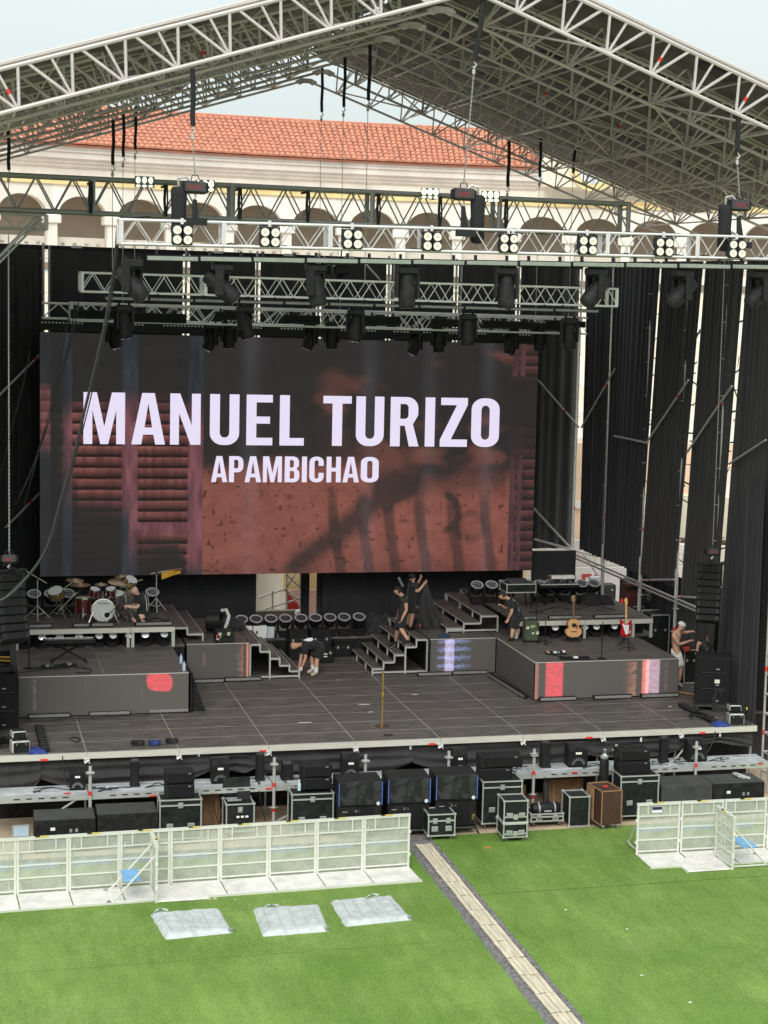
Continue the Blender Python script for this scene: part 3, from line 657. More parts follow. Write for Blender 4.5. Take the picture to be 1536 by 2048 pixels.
# ================================================================ GLYPHS (bold condensed capitals)
def arc(cx, cy, rx, ry, a0, a1, n=8): return [(cx + rx * math.cos(math.radians(a0 + (a1 - a0) * i / n)), cy + ry * math.sin(math.radians(a0 + (a1 - a0) * i / n))) for i in range(n + 1)]
def rrect(x0, y0, x1, y1, rx, ry):
    return arc(x1 - rx, y0 + ry, rx, ry, -90, 0, 6) + arc(x1 - rx, y1 - ry, rx, ry, 0, 90, 6) + arc(x0 + rx, y1 - ry, rx, ry, 90, 180, 6) + arc(x0 + rx, y0 + ry, rx, ry, 180, 270, 6)
def glyph(ch):
    s, h = .19, .15
    if ch == 'I': return s, [(0, 0), (s, 0), (s, 1), (0, 1)], []
    if ch == 'L': return .47, [(0, 0), (.47, 0), (.47, h), (s, h), (s, 1), (0, 1)], []
    if ch == 'E': w = .5; return w, [(0, 0), (w, 0), (w, h), (s, h), (s, .43), (w - .05, .43), (w - .05, .57), (s, .57), (s, 1 - h), (w, 1 - h), (w, 1), (0, 1)], []
    if ch == 'F': w = .5; return w, [(0, 0), (s, 0), (s, .43), (w - .05, .43), (w - .05, .57), (s, .57), (s, 1 - h), (w, 1 - h), (w, 1), (0, 1)], []
    if ch == 'T': w = .545; return w, [(w / 2 - s / 2, 0), (w / 2 + s / 2, 0), (w / 2 + s / 2, 1 - h), (w, 1 - h), (w, 1), (0, 1), (0, 1 - h), (w / 2 - s / 2, 1 - h)], []
    if ch == 'Z': w = .525; return w, [(0, 0), (w, 0), (w, h), (.21, h), (w, 1 - h + .01), (w, 1), (.01, 1), (.01, 1 - h), (w - .21, 1 - h), (0, h - .01)], []
    if ch == 'N': w = .585; return w, [(0, 0), (s - .02, 0), (s - .02, .62), (w - s, 0), (w, 0), (w, 1), (w - s + .02, 1), (w - s + .02, .38), (s, 1), (0, 1)], []
    if ch == 'M': w = .80; return w, [(0, 0), (s - .02, 0), (s - .02, .66), (w / 2 - .075, 0), (w / 2 + .075, 0), (w - s + .02, .66), (w - s + .02, 0), (w, 0), (w, 1), (w - .255, 1), (w / 2, .34), (.255, 1), (0, 1)], []
    if ch == 'H': w = .56; return w, [(0, 0), (s, 0), (s, .42), (w - s, .42), (w - s, 0), (w, 0), (w, 1), (w - s, 1), (w - s, .57), (s, .57), (s, 1), (0, 1)], []
    if ch == 'A': w = .65; return w, [(0, 0), (s, 0), (s + .035, .19), (w - s - .035, .19), (w - s, 0), (w, 0), (w / 2 + .12, 1), (w / 2 - .12, 1)], [[(s + .06, .33), (w - s - .06, .33), (w / 2, .80)]]
    if ch == 'O': w = .54; return w, rrect(0, 0, w, 1, .24, .22), [rrect(s, h, w - s, 1 - h, .075, .10)[::-1]]
    if ch == 'U':
        w = .565; out = [(0, 1)] + arc(.25, .23, .25, .23, 180, 270, 7) + arc(w - .25, .23, .25, .23, 270, 360, 7) + [(w, 1), (w - s, 1)]
        inn = arc(w - s - .075, .25, .075, .10, 0, -90, 5) + arc(s + .075, .25, .075, .10, 270, 180, 5) + [(s, 1)]
        return w, out + inn, []
    if ch == 'C':
        w = .53; out = [(w, .64), (w, .76)] + arc(w - .24, .78, .24, .22, 0, 90, 6) + arc(.24, .78, .24, .22, 90, 180, 6) + arc(.24, .22, .24, .22, 180, 270, 6) + arc(w - .24, .22, .24, .22, 270, 360, 6) + [(w, .37), (w - s, .37)]
        inn = arc(w - s - .07, .24, .07, .10, 0, -90, 5) + arc(s + .07, .24, .07, .10, 270, 180, 5) + arc(s + .07, .76, .07, .10, 180, 90, 5) + arc(w - s - .07, .76, .07, .10, 90, 0, 5) + [(w - s, .64)]
        return w, out + inn, []
    if ch == 'P':
        w = .54; return w, [(0, 0), (s, 0), (s, .38)] + arc(w - .22, .60, .22, .22, -90, 0, 6) + arc(w - .22, .78, .22, .22, 0, 90, 6) + [(0, 1)], [[(s, .53), (s, .86)] + arc(w - s - .07, .79, .07, .07, 90, 0, 4) + arc(w - s - .07, .60, .07, .07, 0, -90, 4)]
    if ch == 'R':
        w = .56; return w, [(0, 0), (s, 0), (s, .42), (.28, .42), (w - s, 0), (w, 0), (w - .12, .45)] + arc(w - .24, .66, .22, .16, -30, 0, 3) + arc(w - .24, .78, .22, .22, 0, 90, 6) + [(0, 1)], [[(s, .56), (s, .86)] + arc(w - s - .09, .79, .07, .07, 90, 0, 4) + arc(w - s - .09, .63, .07, .07, 0, -90, 4)]
    if ch == 'B':
        w = .55; return w, [(0, 0)] + arc(w - .22, .20, .22, .20, -90, 0, 5) + arc(w - .18, .36, .18, .16, 0, 60, 4) + arc(w - .20, .68, .18, .16, -60, 0, 4) + arc(w - .24, .80, .22, .20, 0, 90, 5) + [(0, 1)], [[(s, .14), (s, .44)] + arc(w - s - .06, .36, .06, .08, 90, 0, 4) + arc(w - s - .06, .22, .06, .08, 0, -90, 4), [(s, .57), (s, .86)] + arc(w - s - .08, .78, .06, .08, 90, 0, 4) + arc(w - s - .08, .65, .06, .08, 0, -90, 4)]
    if ch == 'D':
        w = .56; return w, [(0, 0)] + arc(w - .26, .25, .26, .25, -90, 0, 6) + arc(w - .26, .75, .26, .25, 0, 90, 6) + [(0, 1)], [[(s, h), (s, 1 - h)] + arc(w - s - .08, .75, .08, .10, 90, 0, 4) + arc(w - s - .08, .25, .08, .10, 0, -90, 4)]
def letter(ch, x0, x1, z0, z1, y, m, parent, name='letter'):
    w, out, holes = glyph(ch); off = parent.location
    Mx = Matrix.Translation((x0 - off.x, y - off.y, z0 - off.z)) @ Matrix.Rotation(PI / 2, 4, 'X') @ Matrix.Diagonal(((x1 - x0) / w, z1 - z0, 1, 1))
    me = MB().flat(out, Mx, holes)
    return me.build(name, m, parent)
LRED = mat('red_lettering', (.52, .05, .06), .6, 0, 0)
xa, xb, zt, zb_ = fr(1163, 1180, 1148, 1192, 19.49); letter('F', xa, xb + .05, zb_, zt, 19.49, LRED, hb)
xa, xb, zt, zb_ = fr(1184, 1202, 1149, 1193, 19.49); letter('C', xa, xb, zb_, zt, 19.49, LRED, hb)

# ================================================================ LED SCREEN
SY = 13.0
sl_, sr_ = aty(80, 900, SY).x, aty(1071, 900, SY).x
szb, szt = aty(560, 1147, SY).z, aty(560, 676, SY).z
scr = thing('led_screen', 'huge LED screen showing shuttered terracotta wall and white concert title lettering', 'LED screen', ((sl_ + sr_) / 2, SY, szb))
W_, H_ = sr_ - sl_, szt - szb
rn = np.random.RandomState(5)
def vnoise(U, V, fu, fv, seed=0, oct_=4):
    out = np.zeros_like(U); amp = 1.0; tot = 0
    for o in range(oct_):
        g = np.random.RandomState(seed * 17 + o).rand(int(fv) + 3, int(fu) + 3); x = np.clip(U, 0, 1) * fu; y = np.clip(V, 0, 1) * fv
        xi = x.astype(int); yi = y.astype(int); xf = x - xi; yf = y - yi; xf = xf * xf * (3 - 2 * xf); yf = yf * yf * (3 - 2 * yf)
        out += amp * ((g[yi, xi] * (1 - xf) + g[yi, xi + 1] * xf) * (1 - yf) + (g[yi + 1, xi] * (1 - xf) + g[yi + 1, xi + 1] * xf) * yf); tot += amp; amp *= .5; fu *= 2; fv *= 2
    return out / tot
def ss(a, b, x): t_ = np.clip((x - a) / (b - a + 1e-9), 0, 1); return t_ * t_ * (3 - 2 * t_)
def lin(c): c = np.array(c) / 255.; return np.where(c <= .04045, c / 12.92, ((c + .055) / 1.055) ** 2.4)
def picture(U, V):      # U right 0..1, V down 0..1, returns linear RGB
    n1 = vnoise(U, V, 6, 4, 1); n2 = vnoise(U, V, 60, 30, 2); n3 = vnoise(U, V, 5, 60, 3, 3); n4 = vnoise(U, V, 120, 12, 4, 2)
    def C(c): return np.array(lin(c))[None, None, :] * np.ones(U.shape + (1,))
    mixp = lambda a, b, k: a * (1 - k[..., None]) + b * k[..., None]
    dark = C((47, 44, 43)) * (.85 + .3 * n2[..., None])
    wall = C((136, 82, 72)) * (.72 + .45 * n2[..., None]) * (.9 + .25 * n1[..., None])
    pit = ss(.86, .93, vnoise(U, V, 120, 62, 9, 1)) + .6 * ss(.88, .94, vnoise(U, V, 70, 36, 19, 1)); wall = mixp(wall, C((66, 40, 36)), np.clip(pit, 0, 1) * .75)
    # light on the wall: lower band plus scattered upper smears
    wv = (n1 - .5)
    lit = ss(.50, .60, V + wv * .10 - .02 * np.sin(U * 9)) * (1 - .0 * U)
    lit = lit * (1 - ss(.90, 1.02, V) * .35)
    up = ss(.55, .72, vnoise(U, V, 7, 5, 21, 3)) * ss(.40, .60, U) * ss(.02, .06, V) * (1 - ss(.28, .42, V)) * .55
    mid = ss(.52, .66, vnoise(U, V, 9, 6, 22, 3)) * ss(.52, .75, U) * ss(.28, .36, V) * (1 - ss(.5, .6, V)) * .55
    # cast shadow of a stair railing (part of the projected picture)
    hand = V - (1.02 - (U - .475) * 1.62); shade = ss(-.11, -.01, hand + wv * .10) * (1 - ss(.01, .11, hand + wv * .10)) * ss(.46, .50, U) * (1 - ss(.74, .78, U))
    low = ss(.0, .05, hand)
    bal = np.zeros_like(U)
    for c_, w_ in ((.585, .010), (.645, .010), (.70, .011), (.765, .011), (.835, .012), (.905, .010)):
        bal = np.maximum(bal, (1 - ss(w_ * .5, w_ * 1.5, np.abs(U - c_ - .012 * np.sin(V * 7)))) * ss(.60, .72, V + .0 * U))
    sc_r = np.hypot((U - .865) * 2.07, V - .80); scroll = (1 - ss(.006, .028, np.abs(sc_r - .055))) * (1 - ss(.87, .91, U)) * .6 + (1 - ss(.008, .02, np.abs(np.hypot((U - .80) * 2.07, V - .74) - .08))) * ss(.80, .81, U)
    big = ss(.0, .06, .13 - np.hypot((U - .70) * 2.0, (V - .60) * 1.1)) + ss(.0, .06, .10 - np.hypot((U - .80) * 1.6, V - .52))
    lit = np.clip(lit * (1 - .85 * np.clip(shade + bal * .75 + scroll * .7 + big * .9, 0, 1)), 0, 1)
    diag = ss(.05, .12, (U - .62) + (V - .62) * .8) * ss(.62, .72, U) * (1 - ss(.60, .70, V)) * (1 - ss(.93, .95, U)); lit = lit * (1 - .6 * diag)
    lit = np.clip(lit + up + mid, 0, 1)
    img = mixp(dark, wall, lit)
    # shutters (left pair and right edge)
    sh = 1 - ss(.310, .314, U); k = np.clip(ss(.24, .36, V + wv * .10 + .12 * (U > .13) * 0) * (1 - ss(.62, .78, V + .35 * (.14 - U) + wv * .05)), 0, 1)
    k = k * ss(.03, .075, U + wv * .06)
    k2 = np.clip(ss(.30, .48, V + wv * .2) * (1 - ss(.78, .92, V + wv * .25 - .12 * ss(.26, .29, U))), 0, 1) * ss(.165, .175, U)
    kk = np.clip(np.maximum(k, k2 * .9) * (.72 + .7 * vnoise(U, V, 9, 9, 31, 3)), 0, 1)
    kk = np.maximum(kk, .8 * (1 - ss(.016, .022, U)) * ss(.20, .23, V) * (1 - ss(.42, .52, V)))
    slat = (1 - ss(.30, .42, np.abs(((V * 22 + .10 * (n2 - .5)) % 1) - .5))) * np.clip(.55 + .8 * (n4 - .2), 0, 1)
    edge_ = ss(.9, .15, ((V * 22) % 1)) + .6 * (1 - ss(.0, .08, np.abs(((V * 22) % 1) - .2)))
    sl_col = C((124, 76, 72)) * (.42 + .78 * edge_[..., None]) * (.7 + .5 * n3[..., None]); gap = C((38, 26, 26))
    slats = mixp(gap, sl_col, slat)
    stile = C((122, 78, 84)) * (.40 + 1.0 * n4[..., None])
    band = lambda a_, b_: ss(a_ - .002, a_ + .002, U) * (1 - ss(b_ - .002, b_ + .002, U))
    isst = np.clip(band(.043, .060) + band(.155, .185) + band(.283, .312) + band(-.1, .020) * .5, 0, 1)
    israil = ss(.775, .78, V) * (1 - ss(.825, .83, V)) * (1 - isst)
    shl = mixp(mixp(slats, stile * .9, israil), stile, isst)
    shd = mixp(C((45, 43, 43)) * (.8 + .25 * n3[..., None]), C((49, 52, 58)) * (.62 + .7 * n4[..., None]), isst)
    shp = mixp(shd, shl, kk); img = mixp(img, shp, sh)
    rs = (U > .945).astype(float); rst = ((U < .958) | ((U > .962) & (U < .972))).astype(float); kr = .42 * np.clip(.15 + ss(.44, .56, V + wv * .2) + (V < .14) * .8 - .5 * ((V > .16) & (V < .36)), 0, 1)
    img = mixp(img, mixp(C((46, 41, 42)), mixp(slats, stile, rst), kr), rs)
    # faint vertical light pillars
    for c_, w_, a_ in ((.405, .018, .045), (.645, .016, .038), (.77, .015, .034), (.895, .015, .045), (.166, .010, .012)):
        g = np.exp(-((U - c_) / w_) ** 2) * a_ * (.6 + .4 * np.sin(V * 5 + c_ * 20) ** 2); img = img + g[..., None] * np.array([.55, .58, .75])[None, None, :]
    seam = 1 - .10 * ((np.abs((U * 30) % 1 - .5) > .485) | (np.abs((V * 14) % 1 - .5) > .485))
    return np.clip(img * seam[..., None], 0.004, 1)
def display(name, x0, x1, z0, z1, nu, nv, fn, m, parent, axis='x'):
    Ug, Vg = np.meshgrid(np.linspace(0, 1, nu), np.linspace(0, 1, nv)); col = fn(Ug, Vg)
    if axis == 'x': P = np.stack([x0 + (x1 - x0) * Ug, np.zeros_like(Ug), z1 + (z0 - z1) * Vg], -1).reshape(-1, 3)
    else: P = np.stack([np.zeros_like(Ug), x0 + (x1 - x0) * Ug, z1 + (z0 - z1) * Vg], -1).reshape(-1, 3)
    me = bpy.data.meshes.new(name); n = nu * nv; nf = (nu - 1) * (nv - 1)
    I = np.arange(n).reshape(nv, nu); Q = np.stack([I[:-1, :-1], I[1:, :-1], I[1:, 1:], I[:-1, 1:]], -1).reshape(-1)
    me.vertices.add(n); me.vertices.foreach_set('co', P.astype(np.float32).ravel()); me.loops.add(nf * 4); me.loops.foreach_set('vertex_index', Q.astype(np.int32))
    me.polygons.add(nf); me.polygons.foreach_set('loop_start', np.arange(0, nf * 4, 4, dtype=np.int32)); me.update(calc_edges=True)
    at = me.attributes.new('Col', 'FLOAT_COLOR', 'POINT'); at.data.foreach_set('color', np.concatenate([col.reshape(-1, 3), np.ones((n, 1))], 1).astype(np.float32).ravel())
    me.materials.append(m); o = bpy.data.objects.new(name, me); COL.objects.link(o); o.parent = parent; return o
def led_material(name, base, strength, rough=.5):
    m = bpy.data.materials.new(name); m.use_nodes = True; t_ = m.node_tree; b_ = t_.nodes['Principled BSDF']
    b_.inputs['Base Color'].default_value = (*base, 1); b_.inputs['Roughness'].default_value = rough; b_.inputs['Specular IOR Level'].default_value = .2
    a_ = t_.nodes.new('ShaderNodeAttribute'); a_.attribute_name = 'Col'; t_.links.new(a_.outputs['Color'], b_.inputs['Emission Color']); b_.inputs['Emission Strength'].default_value = strength; return m
SCREENM = led_material('led_screen_pixels', (.006, .006, .006), .66)
LETM = mat('lit_white_lettering', (.1, .1, .1), .5, 0, 0, emit=(.74, .68, .86), estr=.74)
display('display', -W_ / 2, W_ / 2, 0, H_, 780, 380, picture, SCREENM, scr)
MB().bb(-W_ / 2, W_ / 2, .012, .28, .002, H_ - .002).build('cabinet', BLKP, scr)
nx = 13
rod_y = .32
for i in range(nx): barbox('cabinet_rib', (-W_ / 2 + (i + .5) * W_ / nx, .36, H_ / 2), (.06, .12, H_ * .98), BLKP, scr)
def lay(word, spans, vt0, vt1, vb0, vb1, ua, ub):
    for ch, (u0, u1) in zip(word, spans):
        x0, x1 = aty(u0, 850, SY).x, aty(u1, 850, SY).x
        letter(ch, x0, x1, zbt, ztt, SY - .006, LETM, scr)
k_ = 1100 / 1536
ztt, zbt = (aty(200, 786, SY).z + aty(960, 795, SY).z) / 2, (aty(200, 889, SY).z + aty(960, 893, SY).z) / 2
lay('MANUEL', [(a * k_, b_ * k_) for a, b_ in ((233, 349), (367, 461), (475, 560), (586, 668), (688, 761), (781, 849))], 0, 0, 0, 0, 0, 0)
lay('TURIZO', [(a * k_, b_ * k_) for a, b_ in ((902, 981), (994, 1072), (1090, 1170), (1187, 1214), (1229, 1305), (1316, 1394))], 0, 0, 0, 0, 0, 0)
ztt, zbt = aty(593, 913, SY).z, aty(593, 964.5, SY).z
lay('APAMBICHAO', [(a * k_, b_ * k_) for a, b_ in ((591, 636), (641, 681), (685, 731), (736, 789), (797, 838), (845, 859), (866, 906), (914, 954), (959, 1005), (1010, 1060))], 0, 0, 0, 0, 0, 0)
# header bar with holes along the screen top
hd = thing('screen_header', 'black perforated header bar along the top of the LED screen', 'header bar', ((sl_ + sr_) / 2, SY - .1, szt + .06))
MB().bb(-W_ / 2, W_ / 2, 0, .25, 0, .38).build('beam', BLKP, hd)
for k in range(9):
    x = -W_ / 2 + .6 + k * (W_ - 1.2) / 8
    for q in range(12): barbox('hole', (x - .55 + q * .1, -.004, .22), (.05, .012, .035), CASEAL, hd)
# ================================================================ LIGHTING TRUSSES
def truss(name, label, p0, p1, w, h, m, rc, rb, bay, group=None, ends=(), top=True, seg=None):
    """box truss along X: p0 left, p1 right are the front top corners; w depth, h height"""
    p0, p1 = Vector(p0), Vector(p1); o = thing(name, label, 'truss', p0, 0, group); D = p1 - p0; Lh = D.length; ux = D.normalized()
    Q = lambda s, y, z: ux * s + Vector((0, y, -z))
    for y in (0, w):
        for z in (0, h): rod('chord', Q(0, y, z), Q(Lh, y, z), rc, m, o, 8)
    n = max(2, int(round(Lh / bay))); st = Lh / n
    for y in (0, w):
        for i in range(n):
            a, c, b_ = i * st, (i + .5) * st, (i + 1) * st
            rod('brace', Q(a, y, h), Q(c, y, 0), rb, m, o, 5); rod('brace', Q(c, y, 0), Q(b_, y, h), rb, m, o, 5)
    for z in ((0, h) if top else (h,)):
        for i in range(n):
            a, b_ = i * st, (i + 1) * st
            rod('lacing', Q(a, 0 if i % 2 else w, z), Q(b_, w if i % 2 else 0, z), rb, m, o, 5)
    for s in ends:
        for y in (0, w): rod('end_post', Q(s, y, 0), Q(s, y, h), rc * 1.2, m, o, 6); barbox('end_plate', Q(s, y, h / 2) + Vector((.035, 0, 0)), (.04, .05, h), m, o)
        for z in (0, h): rod('end_post', Q(s, 0, z), Q(s, w, z), rc, m, o, 6)
    return o
T2Y, T3Y, T4Y = -4.5, 4.0, 9.0
a, b_ = aty(241, 439, T2Y), aty(1536, 475, T2Y); d_ = (b_ - a).normalized(); b_ = a + d_ * 16.5
T2a, T2b = a, b_
T2H = a.z - aty(241, 487, T2Y).z
truss('lighting_truss', 'front silver lighting truss carrying the row of white four lamp blinders', a, b_, .52, T2H, ALU, .030, .014, .64, 'lighting trusses', ends=[0] + [(aty(u, 455, T2Y) - a).length for u in (447, 660, 850, 1025, 1215, 1395)])
a3, b3 = aty(163, 545, T3Y), aty(1236, 578, T3Y)
T3H = a3.z - aty(163, 583, T3Y).z
truss('lighting_truss', 'middle silver lighting truss just above the LED screen, with a plain right end', a3, b3, .8, T3H, ALU2, .028, .013, .58, 'lighting trusses', ends=[0, (aty(410, 560, T3Y) - a3).length, (aty(792, 565, T3Y) - a3).length, (aty(1020, 565, T3Y) - a3).length, (b3 - a3).length - .04])
a4, b4 = aty(142, 606, T4Y), aty(1175, 636, T4Y)
truss('lighting_truss', 'rear silver lighting truss half hidden by dark strip lights above the screen', a4, b4, .55, .46, ALU2, .028, .014, .6, 'lighting trusses', ends=[0])
a5, b5 = aty(85, 606, 12.0), aty(1165, 640, 12.0)
truss('screen_truss', 'thin pipe frame holding the screen header bar between rear poles', a5, b5, .3, .42, ALU2, .028, .013, .9, None)
# dark weathered truss hung from the roof
DY_ = 1.0
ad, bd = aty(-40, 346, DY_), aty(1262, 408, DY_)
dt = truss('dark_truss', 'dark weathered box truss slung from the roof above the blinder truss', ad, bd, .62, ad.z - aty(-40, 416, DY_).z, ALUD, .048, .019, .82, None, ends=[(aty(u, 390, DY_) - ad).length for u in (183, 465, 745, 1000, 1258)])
# raker truss at far left below the dark truss
a6 = aty(-30, 425, 3.0); b6 = aty(92, 430, 3.0)
truss('side_truss', 'short grey scaffold truss at the far left under the dark truss', a6, b6, .3, a6.z - aty(-30, 455, 3.0).z, STEEL, .028, .016, .9, None, ends=[(b6 - a6).length])
o = thing('raking_tube', 'pair of slanting scaffold tubes at the far left edge', 'scaffold tube', aty(-10, 522, 3.2)); p = aty(85, 425, 3.2) - o.location
rod('tube', (0, 0, 0), p, .045, STEEL, o); rod('tube', (0, .0, -.14), p + Vector((0, .1, -.14)), .03, STEEL, o)
# black slings wrapped round the dark truss
for i, u in enumerate((180, 330, 478, 614, 755, 878, 1010)):
    c = aty(u, 368 + (u - 180) * .043, DY_)
    b = MB(); hh = .66
    b.path([c * 0 + Vector((0, -.07, .05)), (-.02, -.09, -.3), (.01, -.08, -hh)], .035, 5); b.path([(.04, -.07, .05), (.05, -.1, -.35), (.03, -.08, -hh)], .02, 5); b.tube((-.0, -.1, .03), (0, .7, .03), .03, 5)
    tag(b.build('truss_sling', STRAP, None, True, loc=c), 'black sling wrapped round the dark truss, %s of seven' % ORD[i], 'sling', 'slings on the dark truss')

# chain hoists
def hoist_mesh(label, c, flip=1, bag=True, chain_to=None, strap_v=None, sc=1.0, drop=None, group='chain hoists'):
    o = thing('chain_hoist', label, 'chain hoist', c, 0, group)
    MB().cbox((0, 0, 0), (.52 * sc, .30 * sc, .27 * sc), .05).build('body', MOTOR, o)
    for sgn in (-1, 1): MB().cbox((sgn * .24 * sc, 0, 0), (.07 * sc, .26 * sc, .22 * sc), .03).build('end_cap', BLKP, o)
    for j, ch in enumerate('DMC'): letter_l(ch, -.15 * sc + j * .1 * sc, -.07 * sc + j * .1 * sc, -.045 * sc, .055 * sc, -.152 * sc, o)
    MB().path([(-.08, 0, .13 * sc), (-.06, 0, .25 * sc), (.05, 0, .26 * sc), (.1, 0, .13 * sc)], .012, 6).build('carry_handle', BLKP, o, True)
    MB().path([(0, 0, -.13 * sc), (.02, 0, -.2 * sc), (-.03, 0, -.25 * sc), (-.0, 0, -.29 * sc)], .02, 6).build('hook', STEEL, o, True)
    if bag:
        b = MB(); x = -.32 * flip
        b.lathe([(.02, -1.02), (.12, -1.0), (.16, -.9), (.15, -.5), (.165, -.15), (.16, -.05), (.12, .0)], (x, .0, .0), n=12, sy=.8)
        b.build('chain_bag', STRAP, o, True)
        MB().path([(x, 0, -.02), (x - .02, -.05, .16), (x * .55, 0, .2), (x * .3, 0, .12)], .03, 6).build('chain_guide', STEEL, o, True)
    if chain_to is not None:
        d = Vector(chain_to) - Vector(c); chain(o, (0, 0, .2), d)
    return o
LOGO = mat('red_logo', (.20, .02, .03), .6, 0, 0)
def letter_l(ch, x0, x1, z0, z1, y, parent):
    w, out, holes = glyph(ch)
    Mx = Matrix.Translation((x0, y, z0)) @ Matrix.Rotation(PI / 2, 4, 'X') @ Matrix.Diagonal(((x1 - x0) / w, z1 - z0, 1, 1))
    MB().flat(out, Mx, holes).build('letter', LOGO, parent)
def chain(parent, p, q, r=.014):
    p, q = Vector(p), Vector(q); n = max(2, int((q - p).length / .045)); b = MB()
    for i in range(n):
        c = p.lerp(q, (i + .5) / n); e = (q - p) / n
        if i % 2: b.box(c, (r * 2.6, r, e.length * 1.25))
        else: b.box(c, (r, r * 2.6, e.length * 1.25))
    b.build('chain', CHAINM, parent)
def sling(label, u0, v0, u1, v1, y, wire_to=None, w_=.05):
    a, c = aty(u0, v0, y), aty(u1, v1, y); o = thing('roof_sling', label, 'sling', c, 0, 'slings hanging from the roof')
    b = MB(); b.path([a - c + Vector((0, 0, .1)), (a - c) * .6 + Vector((.02, 0, 0)), (a - c) * .25, (.01, 0, .06)], w_, 6); b.build('strap', STRAP, o, True)
    MB().path([(0, 0, .06), (.05, 0, -.02), (0, 0, -.09), (-.03, 0, -.04)], .018, 6).build('hook', STEEL, o, True)
    MB().cbox((0, 0, -.16), (.07, .05, .12), .02).build('swivel', STEEL, o)
    if wire_to is not None: rod('wire_rope', (0, 0, -.2), (.01, 0, wire_to - c.z), .009, STEEL, o)
    return a, c
# front row hoists over the blinder truss
hoists = [(390, 375, 1), (927, 389, -1), (1478, 411, 1)]
hl = ['left chain hoist with lit floodlight behind it and black chain bag', 'middle chain hoist with black chain bag on its right', 'right chain hoist under the dark roof with black chain bag']
for i, (u, v, fl) in enumerate(hoists):
    c = aty(u, v, T2Y + .26); top = aty([385, 965, 1475][i], [140, 2, 215][i], YF)
    if i == 1: top = aty(958, -3, YF)
    hoist_mesh(hl[i], c, fl, sc=.95)
    a_, c_ = sling('black roof sling holding the ' + ['left', 'middle', 'right'][i] + ' chain hoist', *[(385, 148, 385, 258), (966, 8, 948, 128), (1475, 215, 1475, 310)][i], YF + .05, None, .055)
    o = thing('hoist_chain', ['left', 'middle', 'right'][i] + ' hoist lifting chain running up to its roof sling', 'chain', c, 0, 'hoist chains')
    chain(o, (0, 0, .22), c_ - c + Vector((0, 0, -.18)), .010 if i == 0 else .013)
    for sgn in (-1, 1):   # bridle legs to the truss
        b = MB(); b.path([(0, 0, -.25), (sgn * .03, -.1, -.6), (sgn * .07, -.16, c.z * 0 - (c.z - T2a.z) - .02)], .045, 6); b.build('bridle_leg', STRAP, o, True)
    barbox('bridle_clamp', (0, -.27, T2a.z - c.z + .02), (.42, .12, .14), STRAP, o)
# lines to the rear rigs
for i, (u0, v0, u1, v1, y, wz, lab) in enumerate([(16, 262, 17, 345, 3.9, 2.5, 'leftmost black roof sling at the picture edge'), (226, 248, 225, 335, 4.3, 10.8, 'first of three black roof slings left of the left hoist'), (247, 236, 246, 318, 9.3, 10.1, 'second of three black roof slings left of the left hoist'), (271, 220, 270, 303, 12.1, 9.9, 'third of three black roof slings, nearest the left hoist'), (644, 138, 643, 228, 12.2, 9.6, 'roof sling under the rear apex, left of its group of three'), (690, 122, 687, 218, 9.3, 10.1, 'roof sling under the rear apex, middle of its group of three'), (740, 98, 736, 205, 4.3, 10.85, 'roof sling under the rear apex, right of its group of three'), (1018, 290, 1015, 378, 4.3, 10.85, 'right hand roof sling group, leftmost of three'), (1081, 284, 1079, 358, 9.3, 10.1, 'right hand roof sling group, middle of three'), (1150, 270, 1146, 350, 12.2, 9.7, 'right hand roof sling group, rightmost of three')]):
    sling(lab, u0, v0, u1, v1, y, wz, .045)
# ---------------------------------------------------------------- blinders
BLH = mat('blinder_housing', (.012, .012, .012), .5, .2, .2, 9)
LAMP = mat('blinder_lamp', (.80, .76, .68), .25, .1, .12, 30)
CORE = mat('lamp_core', (.62, .40, .28), .4, 0, .1)
def blinder():
    o = thing('blinder', '-', 'blinder', (0, 0, 0), 0, 'four lamp blinders on the front truss')
    for sx in (-1, 1):
        MB().cbox((sx * .105, .06, -.21), (.195, .2, .40), .02).build('housing', BLH, o)
        for z in (-.12, -.31):
            l = MB().lathe([(.085, .012), (.082, .0), (.06, -.01), (.03, .01), (.0, .012)], (sx * .105, -.055, z), Matrix.Rotation(PI / 2, 3, 'X'), 18).build('lamp', LAMP, o, True)
            MB().lathe([(.022, 0), (.02, .01), (0, .012)], (sx * .105, -.062, z + .005), Matrix.Rotation(PI / 2, 3, 'X'), 10).build('core', CORE, l, True)
    MB().path([(-.2, .06, -.05), (-.2, .06, .02), (.2, .06, .02), (.2, .06, -.05)], .018, 6).build('yoke', BLH, o)
    barbox('clamp', (0, .06, .06), (.06, .07, .12), ALU, o)
    return o
BX = [364, 539, 704, 863, 1016, 1174, 1327, 1473]
bl = blinder(); 
for i, u in enumerate(BX):
    o = bl if i == 0 else copy_tree(bl)
    s = (aty(u, 450, T2Y) - T2a).dot(d_); p = T2a + d_ * s
    o.location = (p.x, p.y - .07, p.z - .06); o['label'] = 'black four lamp blinder on the front truss, %s of eight' % ORD[i]
